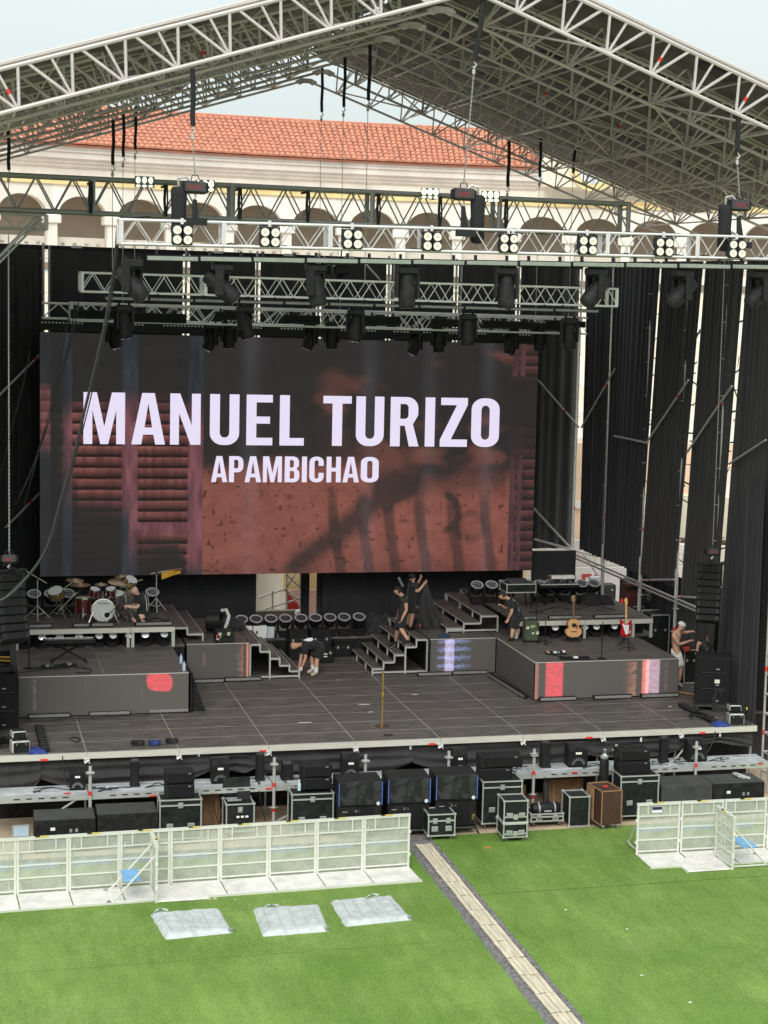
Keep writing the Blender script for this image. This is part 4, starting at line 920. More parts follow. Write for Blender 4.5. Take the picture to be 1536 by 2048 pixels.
# ---------------------------------------------------------------- LED battens under trusses
def batten(L, m=LEDBARG):
    o = thing('led_batten', '-', 'LED batten'); MB().cbox((0, 0, 0), (L, .10, .12), .012).build('housing', BLKP, o)
    MB().cbox((0, -.055, -.004), (L - .03, .02, .085), .008).build('diffuser', m, o)
    for x in (-L * .3, L * .3): barbox('bracket', (x, .03, .10), (.05, .06, .12), BLKP, o)
    return o
lb = batten(1.04); n = 12
xs = [292 + (1536 - 292) * i / 11.7 for i in range(n + 1)]
for i in range(n):
    o = lb if i == 0 else copy_tree(lb); u = (xs[i] + xs[i + 1]) / 2
    p = aty(u, 516 + (u - 292) * .0145, T2Y - .05); o.location = p; o.rotation_euler = (0, -math.atan2(d_.z, d_.x), 0); o['label'] = 'pale green LED batten under the front truss, %s of twelve' % ORD[i]; o['group'] = 'LED battens under the front truss'
    sc_ = (aty(xs[i + 1], 516, T2Y).x - aty(xs[i], 516, T2Y).x) / 1.06; o.scale = (sc_, 1, 1)
lb2 = batten(1.04, LEDBAR); n = 11
xs = [208 + (1198 - 208) * i / n for i in range(n + 1)]
for i in range(n):
    o = lb2 if i == 0 else copy_tree(lb2); u = (xs[i] + xs[i + 1]) / 2
    p = aty(u, 596 + (u - 208) * .0265, T3Y - .05); o.location = p; o['label'] = 'grey LED batten under the middle truss, %s of eleven' % ORD[i]; o['group'] = 'LED battens under the middle truss'
    o.scale = ((aty(xs[i + 1], 596, T3Y).x - aty(xs[i], 596, T3Y).x) / 1.06, 1, .8)
# dark strip lights on the rear truss
sb = None
for i, (u0, u1, v0, v1) in enumerate([(142, 230, 618, 640), (268, 372, 624, 648), (430, 485, 622, 642), (567, 640, 628, 650), (730, 800, 630, 654), (862, 925, 636, 656), (965, 1070, 640, 660), (1080, 1142, 645, 664), (1095, 1170, 640, 656)]):
    x0, x1, zt, zb_ = fr(u0, u1, v0, v1, T4Y - .2)
    o = thing('strip_light', 'dark strip light panel on the rear truss, %s of nine' % ORD[i], 'strip light', ((x0 + x1) / 2, T4Y - .2, (zt + zb_) / 2), 0, 'strip lights on the rear truss')
    MB().cbox((0, 0, 0), (x1 - x0, .16, (zt - zb_) * .8), .015).build('housing', BLK, o); barbox('face', (0, -.083, 0), (x1 - x0 - .06, .012, (zt - zb_) * .5), GRILLE, o)
    for q in (-.3, .3): barbox('bracket', ((x1 - x0) * q, 0, (zt - zb_) * .5), (.05, .05, .12), BLKP, o)
# ---------------------------------------------------------------- moving heads
def moving_head(tilt, pan, big=1.0):
    """hangs from its clamp at the origin"""
    o = thing('moving_head', '-', 'moving light')
    MB().cbox((0, 0, -.10 * big), (.40 * big, .32 * big, .16 * big), .03).build('base', BLKP, o)
    for sx in (-1, 1): barbox('clamp', (sx * .12 * big, 0, -.0 * big), (.05, .08, .08), BLKP, o)
    yk = bpy.data.objects.new('yoke', None); yk = None
    Mz = Matrix.Rotation(pan, 3, 'Z'); Mx = Mz @ Matrix.Rotation(tilt, 3, 'X')
    b = MB()
    for sx in (-1, 1): b.cbox(Mz @ Vector((sx * .21 * big, 0, -.40 * big)), (.07 * big, .17 * big, .5 * big), .02, M=Mz)
    b.cbox((0, 0, -.19 * big), (.42 * big, .17 * big, .06 * big), .02, M=Mz); y_ = b.build('yoke', BLKP, o)
    c = Vector((0, 0, -.50 * big))
    h = MB().lathe([(.09 * big, -.40 * big), (.14 * big, -.38 * big), (.155 * big, -.2 * big), (.175 * big, .1 * big), (.17 * big, .30 * big), (.15 * big, .34 * big)], c, Mx, 14).build('head', BLK, o, True)
    MB().lathe([(.135 * big, .343 * big), (.12 * big, .352 * big), (.0, .356 * big)], c, Mx, 14).build('lens', LENSD, h, True)
    b = MB()
    for q in range(3): b.cbox(c + Mx @ Vector((0, -.165 * big, (-.25 + q * .06) * big)), (.16 * big, .02, .02), .005, M=Mx)
    b.build('vent', GRILLE, h)
    return o
LENSD = mat('dark_lens', (.06, .065, .07), .12, .3, .4, 20)
mh2 = [(265, 516, 2.35, .9), (445, 524, 2.25, 1.2), (632, 525, 2.9, .9), (815, 530, 3.05, 0), (1014, 532, 2.95, -.2), (1192, 534, 2.4, -1.2), (1365, 537, 2.2, -1.15), (1520, 540, 2.25, -1.2)]
for i, (u, v, tl, pn) in enumerate(mh2):
    o = moving_head(tl + PI * 0, pn, 1.06); p = aty(u, v, T2Y + .15); o.location = p; o['group'] = 'moving heads under the front truss'; o['label'] = 'black moving head hanging under the front truss, %s of eight' % ORD[i]
mh3 = [(248, 608, 2.9, .5), (490, 610, 2.8, .9), (712, 616, 2.85, -.6), (936, 626, 3.05, 0), (1140, 634, 3.0, -.1)]
for i, (u, v, tl, pn) in enumerate(mh3):
    o = moving_head(tl, pn, 1.0); o.location = aty(u, v, T3Y + .2); o['group'] = 'moving heads under the middle truss'; o['label'] = 'black moving head hanging under the middle truss, %s of five' % ORD[i]
mh4 = [(228, 640, 2.7, .4), (423, 646, 2.6, -.9), (458, 640, 3.0, 0), (622, 645, 2.6, -1.0), (664, 642, 3.1, 0), (832, 656, 2.6, -1.0), (878, 650, 3.1, 0), (1024, 656, 2.7, -.9), (1080, 648, 3.1, 0)]
for i, (u, v, tl, pn) in enumerate(mh4):
    o = moving_head(tl, pn, .92); o.location = aty(u, v, T4Y + .2); o['group'] = 'moving heads under the rear truss'; o['label'] = 'dark moving head at the screen top edge, %s of nine' % ORD[i]
# small followspot boxes behind the front truss
cb = thing('camera_box', 'black remote followspot with drape hanging behind the front truss', 'followspot', aty(682, 540, 6.0)); MB().cbox((0, 0, 0), (.42, .5, .24), .04).build('body', BLKP, cb); MB().lathe([(.12, 0), (.14, .25), (.1, .27)], (-.28, 0, 0), Matrix.Rotation(-PI / 2, 3, 'Y'), 12).build('hood', BLKP, cb, True); MB().cbox((0, 0, -.35), (.3, .3, .5), .1).build('cover', STRAP, cb); rod('hanger', (0, 0, .1), (0, 0, .9), .02, BLKP, cb)
# cable dressing along truss chords
for nm, (pa, pb, sg) in {'black power cables tied along the front truss top': (T2a, T2b, .0), 'black cables tied along the middle truss top': (a3, b3, 0), 'black cable loom tied under the front truss': (T2a - Vector((0, 0, T2H)), T2b - Vector((0, 0, T2H)), 0)}.items():
    b = MB(); 
    for q in range(2):
        pts = []; nseg = 60
        for i in range(nseg + 1):
            p = pa.lerp(pb, i / nseg); pts.append(p - pa + Vector((0, .10 + .25 * q + RNG.uniform(-.04, .04), .05 - .07 * abs(math.sin(i * .8 + q)) + RNG.uniform(-.01, .015))))
        b.path(pts, .018, 5)
    tag(b.build('cable_loom', CABLE, None, True, loc=pa), nm, 'cable loom')
# long hanging cable bundles at the left
def cable(label, pts, r, cat='cable', m=CABLE, group=None, name='cable'):
    pts = [Vector(p) for p in pts]; fine = []
    for i in range(len(pts) - 1):
        p0, p1, p2, p3 = pts[max(i - 1, 0)], pts[i], pts[i + 1], pts[min(i + 2, len(pts) - 1)]
        for k in range(6):
            t_ = k / 6; fine.append(.5 * ((2 * p1) + (p2 - p0) * t_ + (2 * p0 - 5 * p1 + 4 * p2 - p3) * t_ ** 2 + (3 * p1 - p0 - 3 * p2 + p3) * t_ ** 3))
    fine.append(pts[-1]); o_ = fine[0].copy()
    return tag(MB().path([p - o_ for p in fine], r, 6).build(name, m, None, True, loc=o_), label, cat, group)
HC = 'cables hanging on the left'
cable('thick black cable bundle hanging in a long curve across the screen left side', [aty(u, v, -3.8) for u, v in ((300, 432), (245, 438), (236, 450), (230, 520), (215, 620), (198, 700), (172, 810), (150, 900), (122, 1000), (98, 1085), (70, 1135), (20, 1190), (-30, 1212))], .032, group=HC)
cable('thin cable beside the thick hanging bundle', [aty(u, v, -3.7) for u, v in ((243, 440), (238, 460), (234, 520), (220, 620), (203, 700), (178, 810), (155, 900), (128, 1000), (104, 1080), (60, 1145), (10, 1195))], .014, group=HC)
for i, pl in enumerate([((150, 605), (140, 680), (118, 760), (96, 850), (60, 950), (30, 1010)), ((158, 600), (148, 660), (132, 720), (110, 810), (85, 880), (48, 1010)), ((137, 630), (125, 700), (100, 820), (70, 920), (40, 990)), ((60, 700), (48, 760), (30, 830), (0, 950), (-20, 990))]):
    cable(['black cable from the middle truss end running to lower left', 'second black cable beside the left screen edge', 'third thin cable nearest the left truss end', 'faint cable across the far left drape'][i], [aty(u, v, 3.0) for u, v in pl], .014, group=HC)
# ================================================================ STAGE
M_ = 2.07
DKB = {}
def deckmesh(dx, dy, m=DECK, th=.06):
    k = (round(dx, 3), round(dy, 3), m.name)
    if k not in DKB: DKB[k] = MB().cbox((0, 0, -th / 2), (dx - .022, dy - .042, th), .006).mesh('deck_panel', m)
    return DKB[k]
stage = thing('stage', 'large open stage of dark plywood decks with pale aluminium front edge', 'stage', (1.0, 0, 0)); SO = Vector((1.0, 0, 0))
x0s, x1s = -4 * M_ - .24, 5 * M_
cols = [(-4 + i) * M_ for i in range(10)]
for i in range(9):
    for j in range(14):
        inst('deck_panel', deckmesh(M_, M_ / 2), stage, Vector((cols[i] + M_ / 2, .02 + (j + .5) * M_ / 2, RNG.uniform(-.002, .0))) - SO)
inst('deck_panel', deckmesh(.26, 14.4), stage, Vector((-4 * M_ - .13, 7.25, 0)) - SO)
MB().bb(-9.3, 9.35, .03, 14.5, -.16, -.008).build('deck_frame', DECKE, stage)
E_ = thing('edge_rail', None, None); 
bpy.data.objects.remove(E_)
for i in range(9):
    barbox('edge_rail', Vector((cols[i] + M_ / 2, -.015, -.075)) - SO, (M_ - .01, .05, .14), EDGE, stage)
barbox('edge_rail', Vector((-4 * M_ - .14, -.015, -.075)) - SO, (.25, .05, .14), EDGE, stage)
for i in range(1, 9):
    x = cols[i]; c = MB().cbox((0, -.03, -.02), (.13, .09, .10), .02); c.tube((-.05, -.06, -.08), (.05, -.06, -.02), .025, 6); c.tube((.03, -.04, .02), (.06, -.05, -.1), .02, 6)
    c.build('clamp', STEEL, stage, loc=Vector((x, -.02, -.15)) - SO)
for i, x in enumerate([-7.15, -2.2, 1.86, 5.85, 8.85]):
    barbox('red_latch', Vector((x, -.045, -.13)) - SO, (.16, .03, .045), REDP, stage)
for i in range(10):
    for y in (.35, 4, 9, 13.5): rod('leg', Vector((cols[i], y, GND)) - SO, Vector((cols[i], y, -.16)) - SO, .03, STEEL, stage)
# front skirt drape swagged under the edge
def skirt(label, xa, xb, za, zb_, seed):
    r = random.Random(seed); ph = [(r.uniform(2, 5), r.uniform(0, 6)) for _ in range(4)]; c = Vector(((xa + xb) / 2, .12, -.2))
    def fn(u, v):
        x = xa + (xb - xa) * u; sag = 4 * u * (1 - u)
        z = -.17 - v * (.42 + za * sag) + .03 * math.sin(9 * u + v * 4) * v; y = .12 + .045 * math.sin(v * 16 + sag * 3 + ph[0][1]) * (.3 + sag) + .02 * math.sin(ph[1][0] * 7 * u + ph[1][1]) - v * .03
        return Vector((x, y, z)) - c
    return tag(MB().grid(fn, 40, 26).build('stage_skirt', DRAPE2, None, True, loc=c), label, 'stage skirt', 'swags of black skirt along the stage front')
sk = [(-8.5, -7.2, .45), (-7.2, -3.4, .35), (-3.4, -2.35, .05), (-2.35, 1.45, .30), (1.45, 5.95, .38), (5.95, 8.3, .12), (8.3, 10.3, -.15)]
for i, (xa, xb, za) in enumerate(sk): skirt('black skirt drape swagged below the stage front edge, %s of seven' % ORD[i], xa, xb, za, 0, i)
tag(MB().bb(-8.6, 10.5, .9, .92, GND, -.17).build('understage_cloth', BLK), 'dark cloth closing the void beneath the stage', 'cloth')
for i, (u, v) in enumerate([(398, 1508), (530, 1507), (821, 1494), (1282, 1479), (1440, 1469)]):
    p = aty(u, v, .05); tag(MB().cbox((0, 0, 0), (.05, .03, .12), .01).build('tie_clip', WHITE, loc=p), 'white clip gathering the stage skirt, %s of five' % ORD[i], 'clip', 'white clips on the skirt')

# ---------------------------------------------------------------- risers with LED fascia
LEDP = led_material('led_fascia', (.115, .105, .098), .72, .65)
def fascia_fn(spots):
    def fn(U, V):
        img = np.zeros(U.shape + (3,)) + .004
        n = vnoise(U, V, 40, 30, 7, 3); n2 = vnoise(U, V, 90, 8, 8, 2)
        for kind, u0, u1, v0, v1, c, a in spots:
            m = ss(u0 - .008, u0 + .006, U) * (1 - ss(u1 - .006, u1 + .008, U)) * ss(v0 - .02, v0 + .02, V) * (1 - ss(v1 - .03, v1 + .02, V))
            if kind == 'solid': k = m * (.55 + .7 * n)
            elif kind == 'blob':
                uu = (U - (u0 + u1) / 2) / ((u1 - u0) / 2); vv = (V - (v0 + v1) / 2) / ((v1 - v0) / 2); k = (1 - ss(.75, 1.1, (np.abs(uu) ** 3 + np.abs(vv - .15 * uu) ** 3) + (n - .5) * .5)) * (.5 + .7 * n)
            elif kind == 'streak': k = m * ss(u0, u1, U) ** 1.3 * (.35 + .65 * (np.sin(V * 150) > -.1)) * (.45 + .8 * vnoise(U, V, 160, 60, 12, 2)) * ss(.25, .6, vnoise(U, V, 20, 14, 13, 2))
            elif kind == 'rows': k = m * ss(.35, .65, .5 + .5 * np.sin(V * 26 + 4 * (n - .5))) * np.clip(1.2 - np.abs(U - .33) * 3.4 + 1.2 * (vnoise(U * .2, V, 4, 40, 15, 2) - .5), 0, 1) * (.45 + .8 * n2)
            img = img + k[..., None] * np.array(lin(c))[None, None, :] * a
        lines = .86 + .14 * (np.sin(V * 190) > 0)
        return img * lines[..., None]
    return fn
def riser(name, label, x0, x1, y0, y1, z0, z1, spots, sides=(), decks=True, dm=(M_, M_ / 2), cat='riser', nx=None):
    o = thing(name, label, cat, ((x0 + x1) / 2, (y0 + y1) / 2, z0)); cx, cy = (x0 + x1) / 2, (y0 + y1) / 2; hx, hy = (x1 - x0) / 2, (y1 - y0) / 2
    nx = nx or max(1, round((x1 - x0) / dm[0])); ny = max(1, round((y1 - y0) / dm[1])); dx, dy = (x1 - x0) / nx, (y1 - y0) / ny
    for i in range(nx):
        for j in range(ny): inst('deck_panel', deckmesh(dx + .008, dy + .024), o, (-hx + (i + .5) * dx, -hy + (j + .5) * dy, z1 - z0))
    MB().bb(-hx + .02, hx - .02, -hy + .03, hy - .01, .0, z1 - z0 - .065).build('frame', BLK, o)
    MB().bb(-hx + .03, hx - .03, -hy + .04, hy - .02, z1 - z0 - .03, z1 - z0 - .010).build('joint_plate', DECKE, o)
    if spots is not None:
        d = display('led_panel', -hx + .01, hx - .01, .03, z1 - z0 - .012, 220, 60, fascia_fn(spots), LEDP, o); d.location = (0, -hy - .012, 0)
        barbox('edge_trim', (0, -hy + .0, z1 - z0 - .004), (2 * hx, .03, .014), EDGE, o)
    for s, sp in sides:
        d = display('side_panel', -hy + .01, hy - .01, .03, z1 - z0 - .012, 60, 30, fascia_fn(sp), LEDP, o, 'y'); d.location = (s * (hx + .012), 0, 0)
        barbox('edge_trim', (s * hx, 0, z1 - z0 - .004), (.03, 2 * hy, .014), EDGE, o)
    return o
RH = 1.02
riser('left_riser', 'left grey LED fronted riser with a red lit patch near its right end', -7.56, -3.46, 3.8, 7.6, 0, RH, [('blob', .745, .905, -.05, .46, (238, 52, 68), .95), ('streak', .07, .095, -.1, .85, (150, 150, 160), .35), ('solid', .385, .389, 0, .6, (130, 124, 118), .15), ('streak', .70, .725, .3, .7, (150, 130, 90), .22)])
riser('left_rear_riser', 'small grey LED fronted riser left of the centre stairs with orange streaks', -3.06, -1.36, 7.66, 11.8, 0, RH, [('streak', .80, .90, 0, 1.05, (190, 110, 80), .8), ('streak', .76, .84, .3, .8, (90, 130, 130), .5), ('solid', .955, .985, -.1, 1.1, (220, 118, 88), .95), ('blob', .25, .30, .25, .6, (140, 70, 66), .4)])
riser('right_rear_riser', 'grey LED fronted riser right of the centre stairs with pale blue lit pattern', 3.66, 5.56, 7.55, 11.8, 0, RH, [('rows', .10, .62, -.05, 1.05, (120, 140, 200), .7), ('solid', .22, .36, -.1, 1.1, (190, 180, 215), .8), ('streak', .05, .3, 0, 1, (170, 120, 140), .4)])
riser('right_riser', 'right grey LED fronted riser with red stripe and pale glitching stripe', 5.58, 9.66, 3.82, 7.5, 0, RH, [('solid', .075, .19, -.1, 1.1, (235, 60, 78), .95), ('solid', .0, .022, -.1, 1.1, (190, 110, 90), .7), ('streak', .60, .70, .05, 1.05, (235, 150, 110), .6), ('solid', .745, .79, -.1, 1.1, (250, 130, 110), .9), ('solid', .77, .865, -.1, 1.1, (205, 170, 190), .85), ('rows', .745, .87, -.1, 1.1, (225, 180, 180), .5), ('streak', .89, .92, .1, .9, (170, 120, 120), .4)], sides=[(-1, [])])
# fill decks behind (dark back stage floor at riser height)
riser('drum_floor', 'dark deck under and behind the drum platform', -8.2, -3.1, 7.62, 13.6, 0, RH, None)
riser('keys_floor', 'dark deck under the right rear keyboard platform', 5.6, 10.3, 7.52, 14.0, 0, RH, None)
riser('centre_back_deck', 'low black deck carrying the centre row of ring lights', -1.5, 4.2, 10.78, 13.6, 0, .55, None)
tag(MB().cbox((0, 0, 0), (.06, 3.9, 1.0), .02).build('side_flap', BLKP, loc=(-3.40, 5.7, .52)), 'black flap closing the right side of the left riser', 'panel')
MB().prism([(0, 0), (.34, 0), (0, .95)], .06, Matrix.Translation((-3.36, 3.95, 0)) @ Matrix.Rotation(PI / 2, 4, 'X')).build('support_wedge', BLK); tag(COL.objects['support_wedge'], 'black triangular brace at the right corner of the left riser', 'brace')

# ---------------------------------------------------------------- LED bars on the floor
def floorbar(label, a, c, group):
    a, c = Vector(a), Vector(c); L_ = (c - a).length; rz = math.atan2(c.y - a.y, c.x - a.x)
    o = thing('floor_led_bar', label, 'LED bar', (a + c) / 2, rz, group)
    MB().cbox((0, 0, .055), (L_, .13, .11), .015).build('housing', BLKP, o); MB().cbox((0, -.062, .062), (L_ - .05, .02, .075), .008).build('diffuser', LEDBAR, o)
    for s in (-1, 1): barbox('foot', (s * L_ * .4, 0, .008), (.06, .2, .016), BLKP, o)
fb = [('at the left end of the left riser', 56, 1438, 141, 1433), ('at the middle of the left riser', 178, 1434, 260, 1427), ('at the right end of the left riser', 297, 1429, 377, 1422), ('left of the pair under the small left rear riser', 386, 1367, 448, 1364), ('right of the pair under the small left rear riser', 449, 1364, 522, 1360), ('left of the pair under the right rear riser', 835, 1353, 903, 1350), ('right of the pair under the right rear riser', 904, 1350, 974, 1347), ('left along the right riser front', 1078, 1403, 1152, 1400), ('middle along the right riser front', 1188, 1400, 1261, 1395), ('right along the right riser front', 1283, 1397, 1355, 1392)]
for l_, u0, v0, u1, v1 in fb:
    a, c = atz(u0, v0, .0), atz(u1, v1, .0); ym = (a.y + c.y) / 2; floorbar('grey floor LED bar ' + l_, (a.x, ym, 0), (c.x, ym, 0), 'floor LED bars at the riser feet')
floorbar('grey floor LED bar running back along the right riser side', atz(978, 1352, 0), atz(1052, 1398, 0), 'floor LED bars at the riser feet')

# ---------------------------------------------------------------- stairs
def tube_sq(name, p, q, s, m, parent):
    p, q = Vector(p), Vector(q); d = q - p; Mx = Matrix.Translation(p) @ d.to_track_quat('Z', 'Y').to_matrix().to_4x4() @ Matrix.Diagonal((s, s, d.length, 1))
    if 'sq' not in _ub: _ub['sq'] = {}
    if m.name not in _ub['sq']: _ub['sq'][m.name] = MB().box((0, 0, .5), (1, 1, 1)).mesh('tube', m)
    return inst(name, _ub['sq'][m.name], parent, M=Mx)
def stairs(label, xs_top, direction, y0, y1, heights, tread, z0=0.0, group=None):
    """xs_top: x of the top landing edge; direction +1 means it descends to +X"""
    o = thing('stage_stairs', label, 'stairs', (xs_top, y0, z0), 0, group); d = direction; n = len(heights); sq = .045
    for i, h in enumerate(heights):
        a = d * tread * i; b_ = d * tread * (i + 1)
        MB().cbox(((a + b_) / 2, (y1 - y0) / 2, h - .02), (tread - .02, y1 - y0 - .02, .04), .008).build('tread', DECK, o)
        barbox('nosing', (b_ - d * .004, (y1 - y0) / 2, h - .018), (.02, y1 - y0, .03), FRAME, o)
        for y in (0, y1 - y0):
            tube_sq('rail', (a, y - .012, h - .05), (b_, y - .012, h - .05), sq, FRAME, o)
            zl = heights[i + 1] - .05 if i + 1 < n else 0
            tube_sq('riser_post', (b_, y - .012, zl), (b_, y - .012, h - .028), sq, FRAME, o)
            if i == 1: tube_sq('post', (b_ - d * .0, y - .01, 0), (b_, y - .01, heights[min(i + 1, n - 1)] - .05), sq, FRAME, o)
        for y in np.linspace(.9, y1 - y0 - .2, 3): 
            if i < n: tube_sq('post', (b_, y, max(0, h - .23)), (b_, y, h - .04), .04, FRAME, o)
    for y in (0, y1 - y0):
        tube_sq('post', (0, y - .012, 0), (0, y - .012, heights[0] - .05), sq, FRAME, o)
        tube_sq('base_rail', (0, y - .014, .06), (d * tread * n, y - .014, .06), sq, FRAME, o)
    return o
stairs('left centre stage stairs descending to the right beside the bending man', -1.34, 1, 7.72, 11.2, [1.0, .80, .60, .40, .24], .27, group='steel framed stage stairs')
stairs('right centre stage stairs with a man walking down', 3.64, -1, 7.86, 11.4, [1.0, .80, .58, .38, .2], .31, group='steel framed stage stairs')
stairs('two steps from the drum platform down to the rear deck', -3.40, 1, 8.2, 11.9, [1.42, 1.24], .42, group='steel framed stage stairs').location.z = 0
stairs('three steps up to the keyboard platform from the right rear deck', 5.86, -1, 8.5, 12.6, [.50, .30, .16], .50, z0=RH, group='steel framed stage stairs')

# ---------------------------------------------------------------- drum platform and keyboard platform
def platform(name, label, x0, x1, y0, y1, z0, z1, legs, beams):
    o = thing(name, label, 'platform', ((x0 + x1) / 2, y0, z0)); cx = (x0 + x1) / 2
    nx = round((x1 - x0) / M_); dx = (x1 - x0) / nx; ny = round((y1 - y0) / 1.03); dy = (y1 - y0) / ny
    for i in range(nx):
        for j in range(ny): inst('deck_panel', deckmesh(dx, dy), o, (x0 - cx + (i + .5) * dx, (j + .5) * dy, z1 - z0))
    for a, c in beams: barbox('beam', ((a + c) / 2 - cx, -.012, z1 - z0 - .085), (c - a - .01, .05, .125), EDGE, o)
    barbox('back_beam', (0, y1 - y0, z1 - z0 - .11), (x1 - x0, .05, .16), EDGE, o)
    for x in legs: barbox('leg', (x - cx, .03, (z1 - z0 - .15) / 2), (.08, .06, z1 - z0 - .15), FRAME, o)
    tag(MB().bb(x0 - cx + .02, x1 - cx - .02, .7, .74, 0, z1 - z0 - .08).build('backing_cloth', DRAPE, o), None)
    return o
DP0, DP1 = -7.5, -3.40; DY0 = 7.42; DZ = 1.57
platform('drum_platform', 'drum platform with pale front beams and wash lights tucked beneath', DP0, DP1, DY0, 13.1, RH - .02, DZ, [DP0 + .04, -4.62, -4.50, DP1 - .04], [(DP0, -4.56), (-4.56, DP1)])
KX0, KX1 = 5.98, 10.1; KY0 = 7.12; KZ = 1.565
platform('keyboard_platform', 'right rear keyboard platform with pale front beam and wash lights beneath', KX0, KX1, KY0, 13.2, RH - .02, KZ, [KX0 + .05, 8.05, 9.4, 9.52, KX1 - .04], [(KX0, 8.05), (8.05, KX1)])
for i, (u0, u1, v) in enumerate([(33, 105, 1250), (145, 180, 1246), (182, 228, 1244.5), (270, 345, 1243)]):
    a, c = aty(u0, v, DY0 + .12), aty(u1, v, DY0 + .12); floorbar('grey LED bar on the drum platform front edge, %s of four' % ORD[i], (a.x, DY0 + .12, DZ), (c.x, DY0 + .12, DZ), 'LED bars on the drum platform edge')
for i, (u0, u1) in enumerate([(1045, 1072), (1096, 1163), (1187, 1252)]):
    a, c = aty(u0, 1235, KY0 + .12), aty(u1, 1235, KY0 + .12); floorbar('grey LED bar on the keyboard platform front edge, %s of three' % ORD[i], (a.x, KY0 + .12, KZ), (c.x, KY0 + .12, KZ), 'LED bars on the keyboard platform edge')

# ---------------------------------------------------------------- wash lights on the floor
def wash(lens, ring, tilt, s=1.0):
    o = thing('wash_light', '-', 'wash light')
    MB().cbox((0, 0, .06 * s), (.30 * s, .24 * s, .12 * s), .02).build('base', BLKP, o)
    b = MB()
    for sx in (-1, 1): b.cbox((sx * .185 * s, 0, .27 * s), (.05 * s, .14 * s, .34 * s), .015)
    b.cbox((0, 0, .135 * s), (.40 * s, .14 * s, .05 * s), .015); b.build('yoke', BLKP, o)
    Mx = Matrix.Rotation(tilt, 3, 'X'); c = Vector((0, 0, .38 * s))
    h = MB().lathe([(.06 * s, -.15 * s), (.13 * s, -.12 * s), (.155 * s, .0), (.165 * s, .12 * s)], c, Mx, 18).build('head', BLK, o, True)
    MB().lathe([(.168 * s, .121 * s), (.168 * s, .145 * s), (.138 * s, .145 * s), (.136 * s, .128 * s)], c, Mx, 22, caps=False).build('ring', ring, h, True)
    MB().lathe([(.136 * s, .124 * s), (.0, .130 * s)], c, Mx, 22).build('lens', lens, h, True)
    return o
HEX = mat('honeycomb_lens', (.06, .062, .066), .3, .1, 0)
t = HEX.node_tree; vo = t.nodes.new('ShaderNodeTexVoronoi'); vo.inputs['Scale'].default_value = 17; vo.inputs['Randomness'].default_value = .25; tq = t.nodes.new('ShaderNodeTexCoord'); rq = t.nodes.new('ShaderNodeValToRGB'); rq.color_ramp.elements[0].position = .25; rq.color_ramp.elements[0].color = (.50, .51, .54, 1); rq.color_ramp.elements[1].position = .45; rq.color_ramp.elements[1].color = (.03, .031, .034, 1)
t.links.new(tq.outputs['Object'], vo.inputs['Vector']); t.links.new(vo.outputs['Distance'], rq.inputs[0]); t.links.new(rq.outputs[0], t.nodes['Principled BSDF'].inputs['Base Color'])
DIML = mat('dim_lens', (.045, .05, .06), .25, .2, .3, 40)
w1 = wash(LENS, BLKP, 1.1, .74)
us = [49, 84, 118, 158, 196, 224, 257, 290, 326]
for i, u in enumerate(us):
    o = w1 if i == 0 else copy_tree(w1); p = aty(u, 1296 - u * .012, DY0 + .34); o.location = (p.x, DY0 + .20, RH + .0); o.rotation_euler = (0, 0, RNG.uniform(-.15, .15)); o['label'] = 'wash light with pale lens under the drum platform, %s of nine' % ORD[i]; o['group'] = 'wash lights under the drum platform'
us = [1062, 1106, 1165, 1188, 1224]
for i, u in enumerate(us):
    o = copy_tree(w1); p = aty(u, 1276, KY0 + .32); o.location = (p.x, KY0 + .20, RH); o['label'] = 'wash light with pale lens under the keyboard platform, %s of five' % ORD[i]; o['group'] = 'wash lights under the keyboard platform'
w2 = wash(HEX, RING, .50, 1.12)
for i, u in enumerate([68, 102, 135, 304]):
    o = w2 if i == 0 else copy_tree(w2); p = aty(u, 1190, 9.85); o.location = (p.x, 9.85, DZ); o['label'] = 'ring lit wash light on the drum platform back, %s of four' % ORD[i]; o['group'] = 'ring lights on the drum platform'
for i, u in enumerate([953, 982, 1013, 1078, 1098, 1130, 1162, 1186]):
    o = copy_tree(w2); p = aty(u, 1180, 10.3); o.location = (p.x, 10.3, KZ); o['label'] = 'ring lit wash light on the keyboard platform back, %s of eight' % ORD[i]; o['group'] = 'ring lights on the keyboard platform'
w3 = wash(DIML, RING, .50, 1.10)
for i, u in enumerate([482, 511, 541, 570, 601, 630, 659, 687, 717]):
    o = w3 if i == 0 else copy_tree(w3); p = aty(u, 1255, 11.05); o.location = (p.x, 11.05, .56); o['label'] = 'dark lens ring light in the centre back row, %s of nine' % ORD[i]; o['group'] = 'ring lights in the centre back row'
